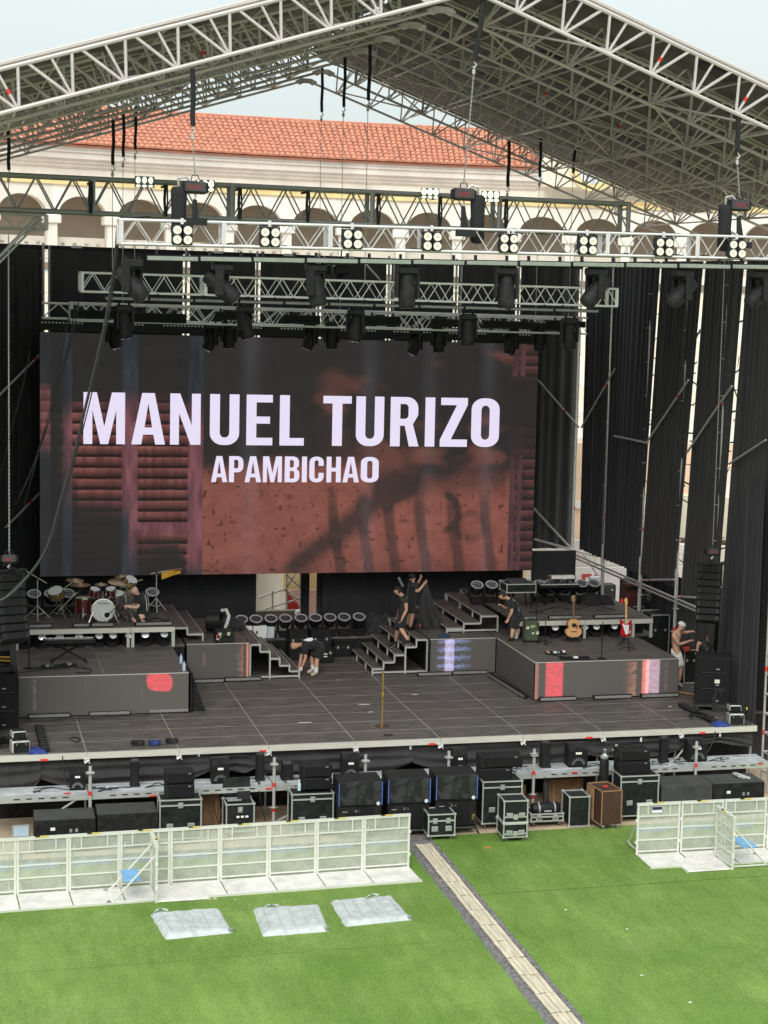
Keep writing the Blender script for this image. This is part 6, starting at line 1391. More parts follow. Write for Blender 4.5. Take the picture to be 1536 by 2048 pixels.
# mixer flight case on the keyboard platform, dark soft bag, monitors
def flightcase(label, loc, size, rz=0.0, wheels=True, latches=2, text=False, group=None, name='flight_case', panel=CASE, lid=.72, handles=True, e=.028):
    w_, d, h = size; o = thing(name, label, 'flight case', loc, rz, group); z0 = .12 if wheels else 0
    MB().box((0, d / 2, z0 + h / 2), (w_ - .016, d - .016, h - .016)).build('body', panel, o)
    for y in (0, d):
        for z in (0, h): barbox('edge', (0, y, z0 + z), (w_ + .004, e, e), CASEAL, o)
        for s in (-1, 1): barbox('edge', (s * w_ / 2, y, z0 + h / 2), (e, e, h), CASEAL, o)
    for s in (-1, 1):
        for z in (0, h): barbox('edge', (s * w_ / 2, d / 2, z0 + z), (e, d, e), CASEAL, o)
    if lid: barbox('lid_trim', (0, -.004, z0 + h * lid), (w_, .022, .032), CASEAL, o)
    for s in (-1, 1):
        for y in (0, d):
            for z in (0, h): MB().lathe([(0, -.03), (.034, -.02), (.036, .02), (0, .034)], (s * w_ / 2, y, z0 + z), n=8).build('corner', CASEAL, o, True)
    for k in range(latches):
        x = (k - (latches - 1) / 2) * w_ * .5; MB().cbox((x, -.012, z0 + h * (lid or .8)), (.11, .016, .13), .008).build('latch', mat('latch_plate', (.46, .48, .47), .4, .6, .3, 30), o); MB().cbox((x, -.024, z0 + h * (lid or .8)), (.05, .012, .06), .006).build('latch_knob', STEEL, o)
    if handles:
        for s in ((-1, 1) if w_ > .5 else (0,)): MB().cbox((s * w_ * .26, -.012, z0 + h * .33), (.15, .016, .12), .006).build('handle_plate', mat('latch_plate', (.46, .48, .47)), o)
    if wheels:
        for s in (-1, 1):
            for y in (.08, d - .08): wheel(o, (s * (w_ / 2 - .08), y, 0))
    return o
def wheel(o, c):
    x, y, z = c; k_ = MB().cbox((x, y, z + .10), (.08, .06, .035), .006).build('caster', STEEL, o)
    MB().lathe([(.0, -.018), (.045, -.018), (.05, -.008), (.05, .008), (.045, .018), (0, .018)], (x, y, z + .05), Matrix.Rotation(PI / 2, 3, 'Y') , 14).build('wheel', WHEEL, k_, True)
x0, x1, zt, zb_ = fr(1014, 1072, 1160, 1185, 9.0); 
o = flightcase('open rack flight case with mixer tilted on the keyboard platform', ((x0 + x1) / 2, 9.0, zb_), (x1 - x0, .75, .24), -.0, False, 0, lid=0, handles=False)
MB().cbox((.0, .38, .26), (.62, .62, .06), .01, M=Matrix.Rotation(.12, 3, 'X')).build('mixer', mat('mixer_top', (.06, .06, .065), .5, .1, .9, 60), o)
for s in (-1, 1):
    for y in (.1, .65): rod('stand_leg', (s * .3, y, 0), (s * .36, y, KZ - zb_), .02, BLKP, o)
b = MB(); b.grid(lambda u, v: Vector(((u - .5) * 1.1, (v - .5) * .5, (.30 + .05 * math.sin(7 * u)) * math.sin(PI * u) ** .3 * math.sin(PI * v) ** .4 + .035 * math.sin(13 * u + 18 * v) * math.sin(PI * u))), 30, 20)
p = atz(1190, 1208, KZ); tag(b.build('instrument_bag', BLK, None, True, loc=(p.x, p.y, KZ)), 'soft black instrument bag on the keyboard platform', 'bag')
x0, x1, zt, zb_ = fr(1179, 1200, 1153, 1170, 13.3); tag(MB().cbox(((x0 + x1) / 2, 13.3, (zt + zb_) / 2), (x1 - x0, .2, zt - zb_), .01).build('white_carton', WHITE), 'white carton standing above the right ring lights', 'box')
riser('wing_deck', 'dark deck extending the stage into the right wing', 10.37, 11.6, 1.6, 13.5, -.3, -.012, None)
TM = {'w': WHITE, 'g': mat('green_tape', (.15, .5, .06), .6, 0, .1), 'o': mat('ochre_tape', (.35, .26, .10), .6, 0, .2)}
for l_, u, v, c_, L_ in [('tiny green spike mark on the left stage deck', 338, 1458, 'g', .10), ('pale scuffed tape on the deck left of the gold stand', 610, 1445, 'w', .34), ('pale scuffed tape on the deck right of the gold stand', 728, 1409, 'w', .30), ('white scrap of tape on the right stage deck', 1340, 1413, 'w', .10), ('small pale spike mark behind the gold stand', 742, 1424, 'w', .14), ('ochre tape mark below the right riser', 1075, 1428, 'o', .12), ('small pale mark at centre stage behind the bending man', 677, 1360, 'w', .08), ('thin pale scuff on the deck near the right rear riser', 830, 1389, 'w', .16), ('green tape on the second tread of the right stairs', 775, 1297, 'g', .10)]:
    z_ = .38 if 'tread' in l_ else 0
    p = atz(u, v, z_ + .003); tag(MB().prism([(-L_ / 2, -.02), (L_ * .1, -.028), (L_ / 2, -.012), (L_ / 2, .018), (-L_ * .2, .026), (-L_ / 2, .012)], .003).build('tape_mark', TM[c_], loc=(p.x, p.y, z_ + .003)), l_, 'tape mark', 'tape marks on the stage')
for l_, pl in [('cable running along the foot of the left riser', [(60, 1442), (150, 1437), (175, 1436), (270, 1431), (300, 1431)]), ('cable running along the foot of the right riser', [(1070, 1405), (1150, 1399), (1180, 1401), (1260, 1397), (1290, 1398)]), ('loose cable on the deck left of the coils', [(140, 1478), (150, 1474), (160, 1479), (152, 1484), (145, 1481)])]:
    cable(l_, [atz(u, v, .014) for u, v in pl], .012, group='cables on the stage')
# amp racks and cases in the right wing
for l, u0, u1, v0, v1, y, d, m, zf in [('grey amp rack with a red band behind the keyboard platform', 1196, 1232, 1170, 1205, 13.6, .5, BLKTOP, RH), ('tall grey amp head stack beside the red guitar', 1249, 1276, 1160, 1215, 11.5, .5, BLKTOP, .0), ('black flight case in the right wing, rear one', 1283, 1304, 1222, 1280, 9.8, .8, CASE, -.1), ('black flight case in the right wing, front one', 1303, 1338, 1230, 1290, 9.0, .9, CASE, -.1), ('black equipment rack at the foot of the side wall', 1352, 1372, 1292, 1368, 6.3, .5, CASE, 0), ('black rack case behind the shirtless man', 1368, 1392, 1300, 1385, 5.4, .9, CASE, 0)]:
    blackcase(l, u0, u1, v0, v1, y, d, m, 'equipment case', zf, 'equipment_case', trim='flight' in l or 'rack case' in l)
for i, v in enumerate((1184, 1190, 1197, 1203, 1210)):
    x0, x1, zt, zb_ = fr(1301 - i % 2 * 2, 1322, v, v + 6, 10.6); tag(MB().cbox(((x0 + x1) / 2, 10.9, (zt + zb_) / 2), (x1 - x0, .6, (zt - zb_) * .8), .01).build('stacked_tray', PGRY if i < 3 else BLKTOP), 'grey tray in the right wing stack, %s from top' % ['first', 'second', 'third', 'fourth', 'fifth'][i], 'tray', 'stack of trays in the right wing')
x0, x1, zt, zb_ = fr(1262, 1284, 1167, 1215, 11.0); o = thing('red_case', 'dark red amplifier beside the side wall poles', 'amplifier', ((x0 + x1) / 2, 11.3, RH)); MB().cbox((0, .2, .45), (.5, .4, .9), .02).build('body', mat('dark_red_amp', (.10, .02, .018), .6, 0, .3), o); barbox('panel', (0, -.005, .75), (.44, .02, .12), BLKP, o)
o = thing('red_bucket', 'small red container on the case behind the shirtless man', 'container', aty(1373, 1302, 5.3)); MB().lathe([(.0, 0), (.07, 0), (.085, .1), (.08, .12), (0, .11)], n=12, sx=1.5).build('tub', mat('red_plastic', (.42, .05, .03), .5, 0, .1), o, True)
o = thing('red_extinguisher', 'red item hanging behind the red guitar neck', 'extinguisher', aty(1243, 1222, 10.5)); MB().lathe([(0, 0), (.06, 0), (.06, .32), (.03, .38), (0, .4)], n=12).build('cylinder', REDP, o, True); MB().cbox((0, 0, .42), (.08, .03, .04), .01).build('valve', BLKP, o)

# ================================================================ PA
def sub(label, loc, size, rz=0, group=None, sticker=None, handles=True, name='subwoofer', top=BLK, slot=True):
    w_, d, h = size; o = thing(name, label, 'subwoofer' if name == 'subwoofer' else 'speaker', loc, rz, group)
    MB().cbox((0, d / 2, h / 2), (w_, d, h), .015).build('cabinet', top, o)
    MB().cbox((0, -.008, h / 2), (w_ * .93, .024, h * .9), .01).build('grille', GRILLE, o)
    if handles:
        for s in (-1, 1): MB().cbox((s * (w_ / 2 + .001), d * .5, h * .55), (.01, .2, .1), .004).build('handle', BLKP, o)
    barbox('badge', (w_ * .12, -.024, h * .3), (.09, .008, .03), PGRY, o)
    if slot: barbox('lower_edge', (0, -.024, h * .06), (w_ * .8, .012, .014), BLKTOP, o)
    if sticker: MB().cbox((sticker[0], -.024, sticker[1]), (.13, .008, .1), .03).build('sticker', mat('cream_label', (.72, .68, .58), .6, 0, .05), o)
    return o
pr_ = atz(1392, 1424, 0); 
base = thing('wheel_dolly', 'low dolly under the right stack of subwoofers', 'dolly', (pr_.x + .45, pr_.y, 0), -.35); MB().cbox((0, .45, .14), (.95, .95, .05), .01).build('board', BLKTOP, base)
for s in (-1, 1):
    for y in (.1, .8): wheel(base, (s * .38, y, .0))
for i in range(3): sub(['lowest', 'middle', 'top'][i] + ' black subwoofer in the right side stack' + (' with a cream label' if i == 1 else ''), (pr_.x + .45, pr_.y + .0, .165 + i * .42), (.92, .95, .41), -.35, 'right subwoofer stack', (.1, .22) if i == 1 else None)
for i in range(3): sub(['lowest', 'middle', 'top'][i] + ' black subwoofer at the left picture edge' + (' with a white label' if i == 2 else ''), (-8.05, 2.55, .0 + i * .44), (.9, .9, .43), .05, 'left subwoofer stack', (-.1, .28) if i == 2 else None)
tag(MB().path([Vector((.3 * math.cos(a) * (1 + .1 * math.sin(2.3 * a)), .25 * math.sin(a), .03 + .008 * a)) for a in [i * .4 for i in range(48)]], .028, 6).build('cable_coil', CABLE, None, True, loc=(-8.0, 2.9, 1.32)), 'thick coil of black cable on top of the left subwoofer stack', 'cable coil')
for i, (x, y) in enumerate([(-8.35, .55), (-8.35, 1.3)]): sub('black speaker cabinet by the left stage corner, ' + ['front', 'rear'][i], (x, y, 0), (.5, .6, .5 + .3 * i), 0, 'left corner cabinets', (.0, .3), name='speaker')
p = atz(1440, 1424, 0); b = MB(); b.grid(lambda u, v: Vector(((u - .5) * .42, -.05 + .12 * math.sin(PI * v) + .04 * math.sin(15 * u + 4 * v), .62 * v)), 16, 12); tag(b.build('hanging_cloth', CLOTH, None, True, loc=(p.x, p.y, 0)), 'crumpled black cloth hung on the right subwoofer stack', 'cloth')
# line arrays
def line_array(label, u, vt, y, n, ang0, dang, sgn, yaw, wd=.78, hh=.29):
    top = aty(u, vt, y); o = thing('line_array', label, 'line array', top, yaw)
    MB().cbox((0, .05, -.02), (wd * 1.15, .10, .05), .01).build('fly_frame', BLKP, o); barbox('fly_bar', (0, .1, .03), (.08, .9, .06), BLKP, o)
    c = Vector((0, 0, -.08)); a = ang0
    for i in range(n):
        M3 = Matrix.Rotation(a, 3, 'X'); dn = M3 @ Vector((0, 0, -1)); ctr = c + dn * hh / 2 + M3 @ Vector((0, .22, 0))
        k = MB().cbox(ctr, (wd, .50, hh * .94), .02, M=M3).build('cabinet', BLK, o)
        MB().cbox(ctr + M3 @ Vector((0, -.255, 0)), (wd * .60, .03, hh * .80), .01, M=M3).build('grille', GRILLE, k)
        for s in (-1, 1): MB().cbox(ctr + M3 @ Vector((s * wd * .40, -.255, 0)), (wd * .15, .02, hh * .7), .01, M=M3).build('horn_flare', BLKP, k); rod('link', ctr + M3 @ Vector((s * wd * .51, -.05, -hh * .5)), ctr + M3 @ Vector((s * wd * .51, -.05, hh * .5)), .014, BLKTOP, k)
        c = c + dn * hh; a += dang
    return o
line_array('right line array of eight black speakers hanging by the front drape', 1420, 1126, 1.6, 8, .02, -.045, 1, -.45, .62, .18)
line_array('left line array of black speakers partly cut by the picture edge', 24, 1140, .6, 8, .02, -.06, -1, .35, .64, .19)
for lab, u, v, y, x2 in [('chain hoist above the right line array', 1425, 1103, 1.65, 1462), ('chain hoist above the left line array', 18, 1118, .65, 18)]:
    c = aty(u, v, y); o = hoist_mesh(lab, c, 1, False, None, sc=.72); e_ = Vector((c.x, y, 14.0)); 
    oc = thing('hoist_chain', 'lifting chain of the ' + lab[12:], 'chain', c, 0, 'hoist chains'); chain(oc, (0, 0, .15), (.0, 0, 12.0 - c.z), .009)

# stage corner clutter
def ramp_bar(label, u0, v0, u1, v1):
    a, c = atz(u0, v0, 0), atz(u1, v1, 0); L_ = (c - a).length; o = thing('cable_tray', label, 'cable tray', (a + c) / 2, math.atan2(c.y - a.y, c.x - a.x))
    MB().cbox((0, 0, .05), (L_, .20, .09), .02).build('tray', BLKP, o)
    for k in range(9): barbox('rib', (-L_ / 2 + (k + .5) * L_ / 9, 0, .098), (.05, .16, .012), BLKTOP, o)
ramp_bar('black cable tray at the left stage corner', 78, 1456, 90, 1505); ramp_bar('long black cable tray at the right stage corner', 1362, 1412, 1430, 1448)
for lab, u, v, rz in [('white edged open equipment case at the left stage corner', 43, 1508, .15), ('white edged open equipment case at the right stage corner', 1474, 1451, -.15)]:
    p = atz(u, v, 0); o = thing('open_case', lab, 'equipment case', p, rz); 
    for dz, dy, h_, s_ in ((0, 0, .29, 1), (.30, .18, .17, .8)):
        MB().cbox((0, .2 + dy, dz + h_ / 2), (.40 * s_, .34, h_), .03).build('body', CASEAL, o); MB().cbox((0, .02 + dy, dz + h_ / 2), (.34 * s_, .03, h_ * .78), .01).build('front_panel', BLKP, o)
        MB().cbox((0, .2 + dy, dz + h_ + .005), (.34 * s_, .26, .012), .004).build('top_panel', BLK, o)
    for s in (-1, 1): rod('handle', (s * .1, .0, .28), (s * .1, .0, .2), .012, CHROME, o)
    b = MB(); b.grid(lambda u_, v_: Vector(((u_ - .5) * .42, (v_ - .5) * .5, .08 * math.sin(PI * u_) ** .5 * math.sin(PI * v_) ** .5 + .02 * math.sin(14 * u_ + 11 * v_))), 14, 14)
    tag(b.build('blue_cloth', BLUE, None, True, loc=p + Vector((.36 if u < 100 else -.42, .15, .0))), 'crumpled blue cloth beside the ' + ('left' if u < 100 else 'right') + ' corner case', 'cloth', 'blue cloths at the stage corners')
p = atz(1492, 1450, 0); o = thing('short_stand', 'thin black stand with yellow tape at the right stage corner', 'stand', p); stand3(o, .62, .12, .2, .012, BLKP); rod('tape_band', (0, 0, .4), (0, 0, .46), .02, YEL, o)
b = MB()
for q in range(10):
    pts = [Vector((RNG.uniform(-.5, .5), RNG.uniform(0, 1.6), .015 + .01 * q)) for _ in range(4)]; b.path(catenary(pts[0], pts[1], -.03, 6, .06) + catenary(pts[1], pts[2], -.02, 6, .05), .012, 5)
tag(b.build('cable_tangle', CABLE, None, False, loc=(-8.0, .3, 0)), 'tangle of black cables on the left stage corner', 'cables', kind=None)
b = MB()
for q in range(10):
    pts = [Vector((RNG.uniform(-.4, .4), RNG.uniform(0, 1.3), .015 + .01 * q)) for _ in range(4)]; b.path(catenary(pts[0], pts[1], -.03, 6, .06) + catenary(pts[1], pts[2], -.02, 6, .05), .012, 5)
tag(b.build('cable_tangle', CABLE, None, False, loc=(9.2, .6, 0)), 'tangle of black cables on the right stage corner', 'cables')
p0_, p1_ = atz(1356, 1386, 0), atz(1390, 1392, 0); tag(rod('wooden_batten', p0_ + Vector((0, 0, .03)), p1_ + Vector((0, 0, .03)), .03, WOODL), 'pale wooden batten on the floor by the right subwoofer stack', 'batten')
for i, v in enumerate((1313, 1320)):
    a_, c_ = aty(-20, v, 3.4), aty(21, v + 2, 3.4); tag(rod('yellow_tube', a_, c_, .025, mat('yellow_tube', (.5, .3, .05), .5, 0, .15)), 'yellow tube at the far left under the line array, %s' % ['upper', 'lower'][i], 'tube', 'yellow tubes at the far left')
a_, c_ = aty(26, 1250, 2.9), aty(26, 1342, 2.9); tag(barbox('wing_post', (a_ + c_) / 2, (.14, .14, a_.z - c_.z), BLKTOP), 'dark square post under the left line array', 'post')
# ================================================================ FRONT OF STAGE
SZ, SYF = -.72, -1.02
sh = thing('front_shelf', 'long shelf of silver scaffold decks along the front of the stage', 'scaffold shelf', (1.0, -.5, SZ)); so_ = Vector((1.0, -.5, SZ))
PLM = MB().cbox((0, 0, -.03), (2.05, .31, .06), .008).mesh('plank', SILV)
for i in range(9):
    for j in range(3): inst('plank', PLM, sh, Vector((cols[i] + M_ / 2 - .02, -.88 + j * .32, SZ + RNG.uniform(-.003, .003))) - so_)
    barbox('rail', Vector((cols[i] + M_ / 2 - .02, SYF - .03, SZ - .05)) - so_, (2.04, .03, .12), CASEAL, sh)
    for q in range(5): barbox('slot', Vector((cols[i] + .5 + q * .26, SYF - .047, SZ - .03)) - so_, (.13, .008, .025), BLKP, sh)
inst('plank', MB().cbox((0, 0, -.03), (.5, .95, .06), .008).mesh('plank', SILV), sh, Vector((-8.55, -.55, SZ)) - so_)
for i, u in enumerate([180, 547, 729, 895, 1065, 1228, 1388]):
    x = aty(u, 1560, SYF - .02).x; zt = aty(u, [1530, 1513, 1507, 1500, 1496, 1487, 1481][i], SYF).z
    o = coupler_pole('scaffold_pole', 'short scaffold post through the front shelf, %s of seven' % ORD[i], x, SYF - .1, GND, zt, 'posts of the front shelf', bands=(SZ + .05, -1.25) if i != 2 else ()); barbox('coupler', (0, 0, zt - GND - .15), (.16, .16, .03), STEEL, o)
for i, (u0, u1, v) in enumerate([(280, 330, 1592), (690, 720, 1573), (530, 545, 1577), (1140, 1160, 1545), (1512, 1530, 1527), (120, 150, 1587)]):
    p = aty((u0 + u1) / 2, v, SYF - .06); tag(barbox('red_tag', p, (.13, .03, .03), REDP), 'red tag on the front shelf rail, ' + ['near the left stacked boxes', 'left of the central subwoofers', 'by the second scaffold post', 'right of the tall double case', 'at the right picture edge', 'at the left end'][i], 'tag', 'red tags on the front shelf')
rod('shelf_brace', Vector((-7.3, SYF, -1.35)) - so_, Vector((-6.5, SYF, SZ - .1)) - so_, .025, STEEL, sh); rod('shelf_brace', Vector((-2.0, SYF, -1.55)) - so_, Vector((-1.2, SYF, -1.15)) - so_, .02, STEEL, sh); rod('shelf_brace', Vector((8.9, .3, -.15)) - so_, Vector((7.6, -.2, -1.3)) - so_, .025, STEEL, sh)
def frontfill(label, u0, u1, vt, vb, group):
    y = -.62; x0, x1, zt, _ = fr(u0, u1, vt, vb, y); w_ = (x1 - x0) * .92; h = zt - SZ
    o = thing('monitor_speaker', label, 'speaker', ((x0 + x1) / 2, y, SZ), -.04, group)
    MB().prism([(0, 0), (.42, 0), (.42, h * .95), (.16, h), (0, h * .80)], w_, Matrix.Translation((-w_ / 2, 0, 0)) @ Matrix(((0, 0, 1, 0), (1, 0, 0, 0), (0, 1, 0, 0), (0, 0, 0, 1)))).build('cabinet', BLK, o)
    MB().cbox((0, -.008, h * .38), (w_ * .9, .02, h * .66), .008).build('grille', GRILLE, o)
    barbox('label', (0, -.022, h * .62), (w_ * .32, .008, h * .09), KEYW, o)
    for k in range(9):
        a = PI * (k + .5) / 9; barbox('port_fin', (.30 * w_ * math.cos(a), -.022, h * .12 + .30 * w_ * math.sin(a)), (.014, .012, .10 * w_ + .02), PGRY, o, M3=Matrix.Rotation(a - PI / 2, 3, 'Y').transposed())
for i, q in enumerate([(138, 172, 1537, 1583), (422, 460, 1519, 1566), (684, 720, 1509, 1545), (905, 936, 1500, 1535), (1137, 1177, 1489, 1530), (1376, 1416, 1480, 1523)]): frontfill('black front fill speaker on the silver shelf, %s of six' % ORD[i], *q, 'front fill speakers')
def tower(label, u0, u1, vt, r_=None):
    x0, x1, zt, _ = fr(u0, u1, vt, vt + 45, -.45); h = zt - SZ; w_ = (x1 - x0) * .9; o = thing('column_speaker', label, 'jet column', ((x0 + x1) / 2, -.45, SZ), 0, 'black columns on the front shelf')
    b = MB(); b.cbox((0, 0, h / 2), (w_, w_, h), .03); b.build('column', BLKP, o); MB().cbox((0, 0, h - .01), (w_ * .8, w_ * .8, .06), .01).build('cap', BLKTOP, o); MB().cbox((0, 0, .03), (w_ * 1.15, w_ * 1.15, .06), .01).build('foot', BLK, o)
for i, q in enumerate([(260, 279, 1520), (511, 529, 1506), (562, 586, 1525), (1081, 1100, 1483), (1319, 1336, 1474)]): tower('black column on the front shelf, %s of five' % ORD[i], *q)
for i in range(16):
    u = [70, 110, 200, 230, 330, 470, 490, 590, 610, 650, 1010, 1040, 1185, 1300, 1340, 1440][i]; p = aty(u, 1560, -.6); b = MB()
    pts = [Vector((RNG.uniform(-.45, .45), RNG.uniform(-.3, .3), .012)) for _ in range(5)]; fine = []
    for k in range(4): fine += catenary(pts[k], pts[k + 1], -.015, 5, .03)
    b.path(fine, .010, 5); tag(b.build('shelf_cable', CABLE, None, True, loc=(p.x, -.55, SZ)), ['loose cable at the far left end of the silver shelf', 'loose cable left of the first front fill speaker', 'loose cable just right of the first front fill speaker', 'loose cable left of the first black column', 'loose cable left of the left stacked wedge speakers', 'loose cable right of the second front fill speaker', 'loose cable left of the second black column', 'loose cable beside the short third black column', 'loose cable right of the short third black column', 'loose cable by the wedge pair at the water bottle', 'loose cable right of the tall double door case speakers', 'loose cable left of the fourth black column', 'loose cable right of the fifth front fill speaker', 'loose cable left of the fifth black column', 'loose cable right of the fifth black column', 'loose cable at the right end of the silver shelf'][i], 'cable', 'loose cables on the front shelf')
cable('cable draping from the stage edge to the right shelf end', [(9.2, -.05, -.1), (9.1, -.1, -.4), (8.9, -.2, -.65), (8.6, -.5, SZ + .02), (8.0, -.6, SZ + .02)], .012, group='cables draped at the stage edge'); cable('cable draping from the stage edge beside the first left clip', [(-6.75, -.05, -.05), (-6.72, -.12, -.35), (-6.7, -.2, -.6), (-6.6, -.4, SZ + .02)], .012, group='cables draped at the stage edge')
def fcase(label, u0, u1, vt, y, depth, wheels=True, **k):
    x0, x1, zt, _ = fr(u0, u1, vt, vt + 60, y); z0 = .12 if wheels else 0
    return flightcase(label, ((x0 + x1) / 2, y, GND), (x1 - x0, depth, zt - GND - z0), -.03, wheels, **k)
fcase('black flight case left of the open rack, two black boxes on top', 320, 402, 1600, -1.95, .62, True, latches=1, lid=.86)
fcase('black flight case with water bottle and two black boxes on top', 584, 666, 1588, -1.95, .62, True, latches=1, lid=.86)
fcase('tall double door flight case right of the central subwoofers', 966, 1043, 1563, -2.1, .70, True, latches=1, lid=.86)
fcase('tall black flight case right of the brown cabinet', 1242, 1316, 1552, -2.1, .66, True, latches=1, lid=.86)
fcase('square flight case with two lid latches standing on the turf edge', 857, 909, 1629, -2.85, .60, True, latches=2, lid=.70)
fcase('lower small flight case of the stacked pair on the turf', 1007, 1053, 1648, -3.3, .62, True, latches=1, lid=.25)
x0, x1, zt, _ = fr(1009, 1055, 1601, 1640, -3.28); zl = aty(1030, 1648, -3.28).z
flightcase('upper small flight case of the stacked pair on the turf', ((x0 + x1) / 2, -3.27, zl + .035), (x1 - x0, .60, zt - zl - .05), -.05, False, latches=1, lid=.25)
fcase('narrow black flight case left of the brown cabinet', 1139, 1178, 1594, -2.3, .62, False, latches=0, lid=0, handles=False)
o = fcase('low flight case tray carrying the black haze machine', 1062, 1125, 1628, -2.15, .6, True, latches=2, lid=.62)
for c in list(o.children):
    pass
hz = thing('haze_machine', 'black cylindrical haze machine sitting on the low flight case tray', 'haze machine', aty(1092, 1622, -1.85)); MB().lathe([(.0, -.36), (.14, -.35), (.155, -.30), (.155, .28), (.12, .33), (0, .34)], (0, 0, .06), Matrix.Rotation(PI / 2, 3, 'Y'), 18).build('barrel', BLKP, hz, True); MB().cbox((0, -.05, -.06), (.5, .3, .1), .02).build('base', BLK, hz); rod('nozzle', (.0, .05, .15), (.05, .25, .62), .07, BLK, hz, 10)
for s in (-.2, .18): MB().lathe([(.16, -.02), (.16, .02)], (s, 0, .06), Matrix.Rotation(PI / 2, 3, 'Y'), 18).build('band', PGRY, hz, True)
barbox('plate', (.0, -.156, .04), (.18, .01, .04), CASEAL, hz)
# brown wooden cabinet on casters
x0, x1, zt, _ = fr(1205, 1246, 1582, 1660, -2.75); bc = thing('wooden_cabinet', 'worn brown wooden cabinet on casters between two flight cases', 'cabinet', ((x0 + x1) / 2 - .03, -2.75, GND), .10); w_ = x1 - x0; h = zt - GND - .12
MB().box((0, .42, .12 + h / 2), (w_ - .03, .82, h - .03)).build('body', WOOD, bc); barbox('door', (0, -.0, .12 + h / 2), (w_ - .05, .02, h - .05), WOOD, bc)
for s in (-1, 1):
    barbox('corner_edge', (s * w_ / 2, .0, .12 + h / 2), (.022, .022, h), WOODL, bc); barbox('corner_edge', (s * w_ / 2, .84, .12 + h / 2), (.022, .022, h), WOODL, bc); barbox('side_edge', (s * w_ / 2, .42, .12 + h), (.022, .86, .022), WOODL, bc); barbox('front_edge', (0, .84 if s > 0 else 0, .12 + h), (w_, .022, .022), WOODL, bc); barbox('side_edge', (s * w_ / 2, .42, .12), (.022, .86, .022), WOODL, bc)
    for y in (.06, .78): wheel(bc, (s * (w_ / 2 - .07), y, 0))
MB().box((-w_ / 2 - .02, .62, .12 + h / 2), (.02, .40, h - .05)).build('side_panel', WOODL, bc); MB().cbox((-.02, .35, .145 + h), (.1, .1, .03), .01).build('red_tape_roll', REDP, bc)
# speaker pairs laid on the big cases
def topbox(label, u0, u1, v0, v1, y, z, group):
    x0, x1, zt, zb_ = fr(u0, u1, v0, v1, y); return x0, x1, zt, zb_
for j, (u0, u1, va, vm, vb, where, y, ov) in enumerate([(331, 389, 1544, 1569, 1598, 'left flight case', -1.75, 0), (604, 664, 1531, 1556, 1581, 'water bottle flight case', -1.75, 0), (961, 1025, 1512, 1537, 1562, 'tall double door case', -1.85, .25), (1239, 1301, 1500, 1523, 1550, 'tall case by the brown cabinet', -1.85, 0)]):
    for q, (a, c) in enumerate(((va, vm), (vm, vb))):
        x0, x1, zt, zb_ = fr(u0, u1, a, c, y); ex = ov if q == 0 else 0
        o = thing('line_speaker', '%s black wedge speaker on the %s' % (['upper', 'lower'][q], where), 'speaker', ((x0 + x1 + ex) / 2, y, zb_), -.03, 'wedge speakers on flight cases'); w_ = x1 - x0 + ex; h = zt - zb_
        MB().cbox((0, .24, h / 2), (w_, .48, h * .97), .02).build('cabinet', BLK, o); MB().cbox((.04 * w_, -.006, h / 2), (w_ * .86, .02, h * .78), .01).build('grille', GRILLE, o); barbox('badge', (w_ * .33, -.018, h * .86), (.06, .008, .02), PGRY, o); MB().cbox((-w_ / 2, .2, h / 2), (.02, .3, h * .6), .01).build('side_plate', BLKP, o)
p = aty(600, 1573, -1.9); o = thing('water_bottle', 'clear water bottle on the flight case by the central subwoofers', 'bottle', (p.x, -1.8, aty(600, 1581, -1.8).z)); MB().lathe([(0, 0), (.04, .004), (.04, .15), (.018, .2), (.018, .24), (0, .24)], n=12).build('bottle_body', BOT, o, True); MB().lathe([(.02, .225), (.02, .25), (0, .25)], n=10).build('cap', WHITE, o)
# central subwoofer towers with blue edge strips
SWIRL = bpy.data.materials.new('swirl_grille'); SWIRL.use_nodes = True; t = SWIRL.node_tree; b_ = t.nodes['Principled BSDF']; b_.inputs['Roughness'].default_value = .5
wv_ = t.nodes.new('ShaderNodeTexNoise'); wv_.inputs['Scale'].default_value = 2.6; wv_.inputs['Detail'].default_value = 1; wv_.inputs['Distortion'].default_value = 2.5; r_ = t.nodes.new('ShaderNodeValToRGB'); r_.color_ramp.elements[0].color = (.006, .006, .007, 1); r_.color_ramp.elements[1].color = (.030, .031, .034, 1); r_.color_ramp.elements[0].position = .4; r_.color_ramp.elements[1].position = .6; tc_ = t.nodes.new('ShaderNodeTexCoord'); t.links.new(tc_.outputs['Object'], wv_.inputs['Vector']); t.links.new(wv_.outputs[0], r_.inputs[0]); t.links.new(r_.outputs[0], b_.inputs['Base Color'])
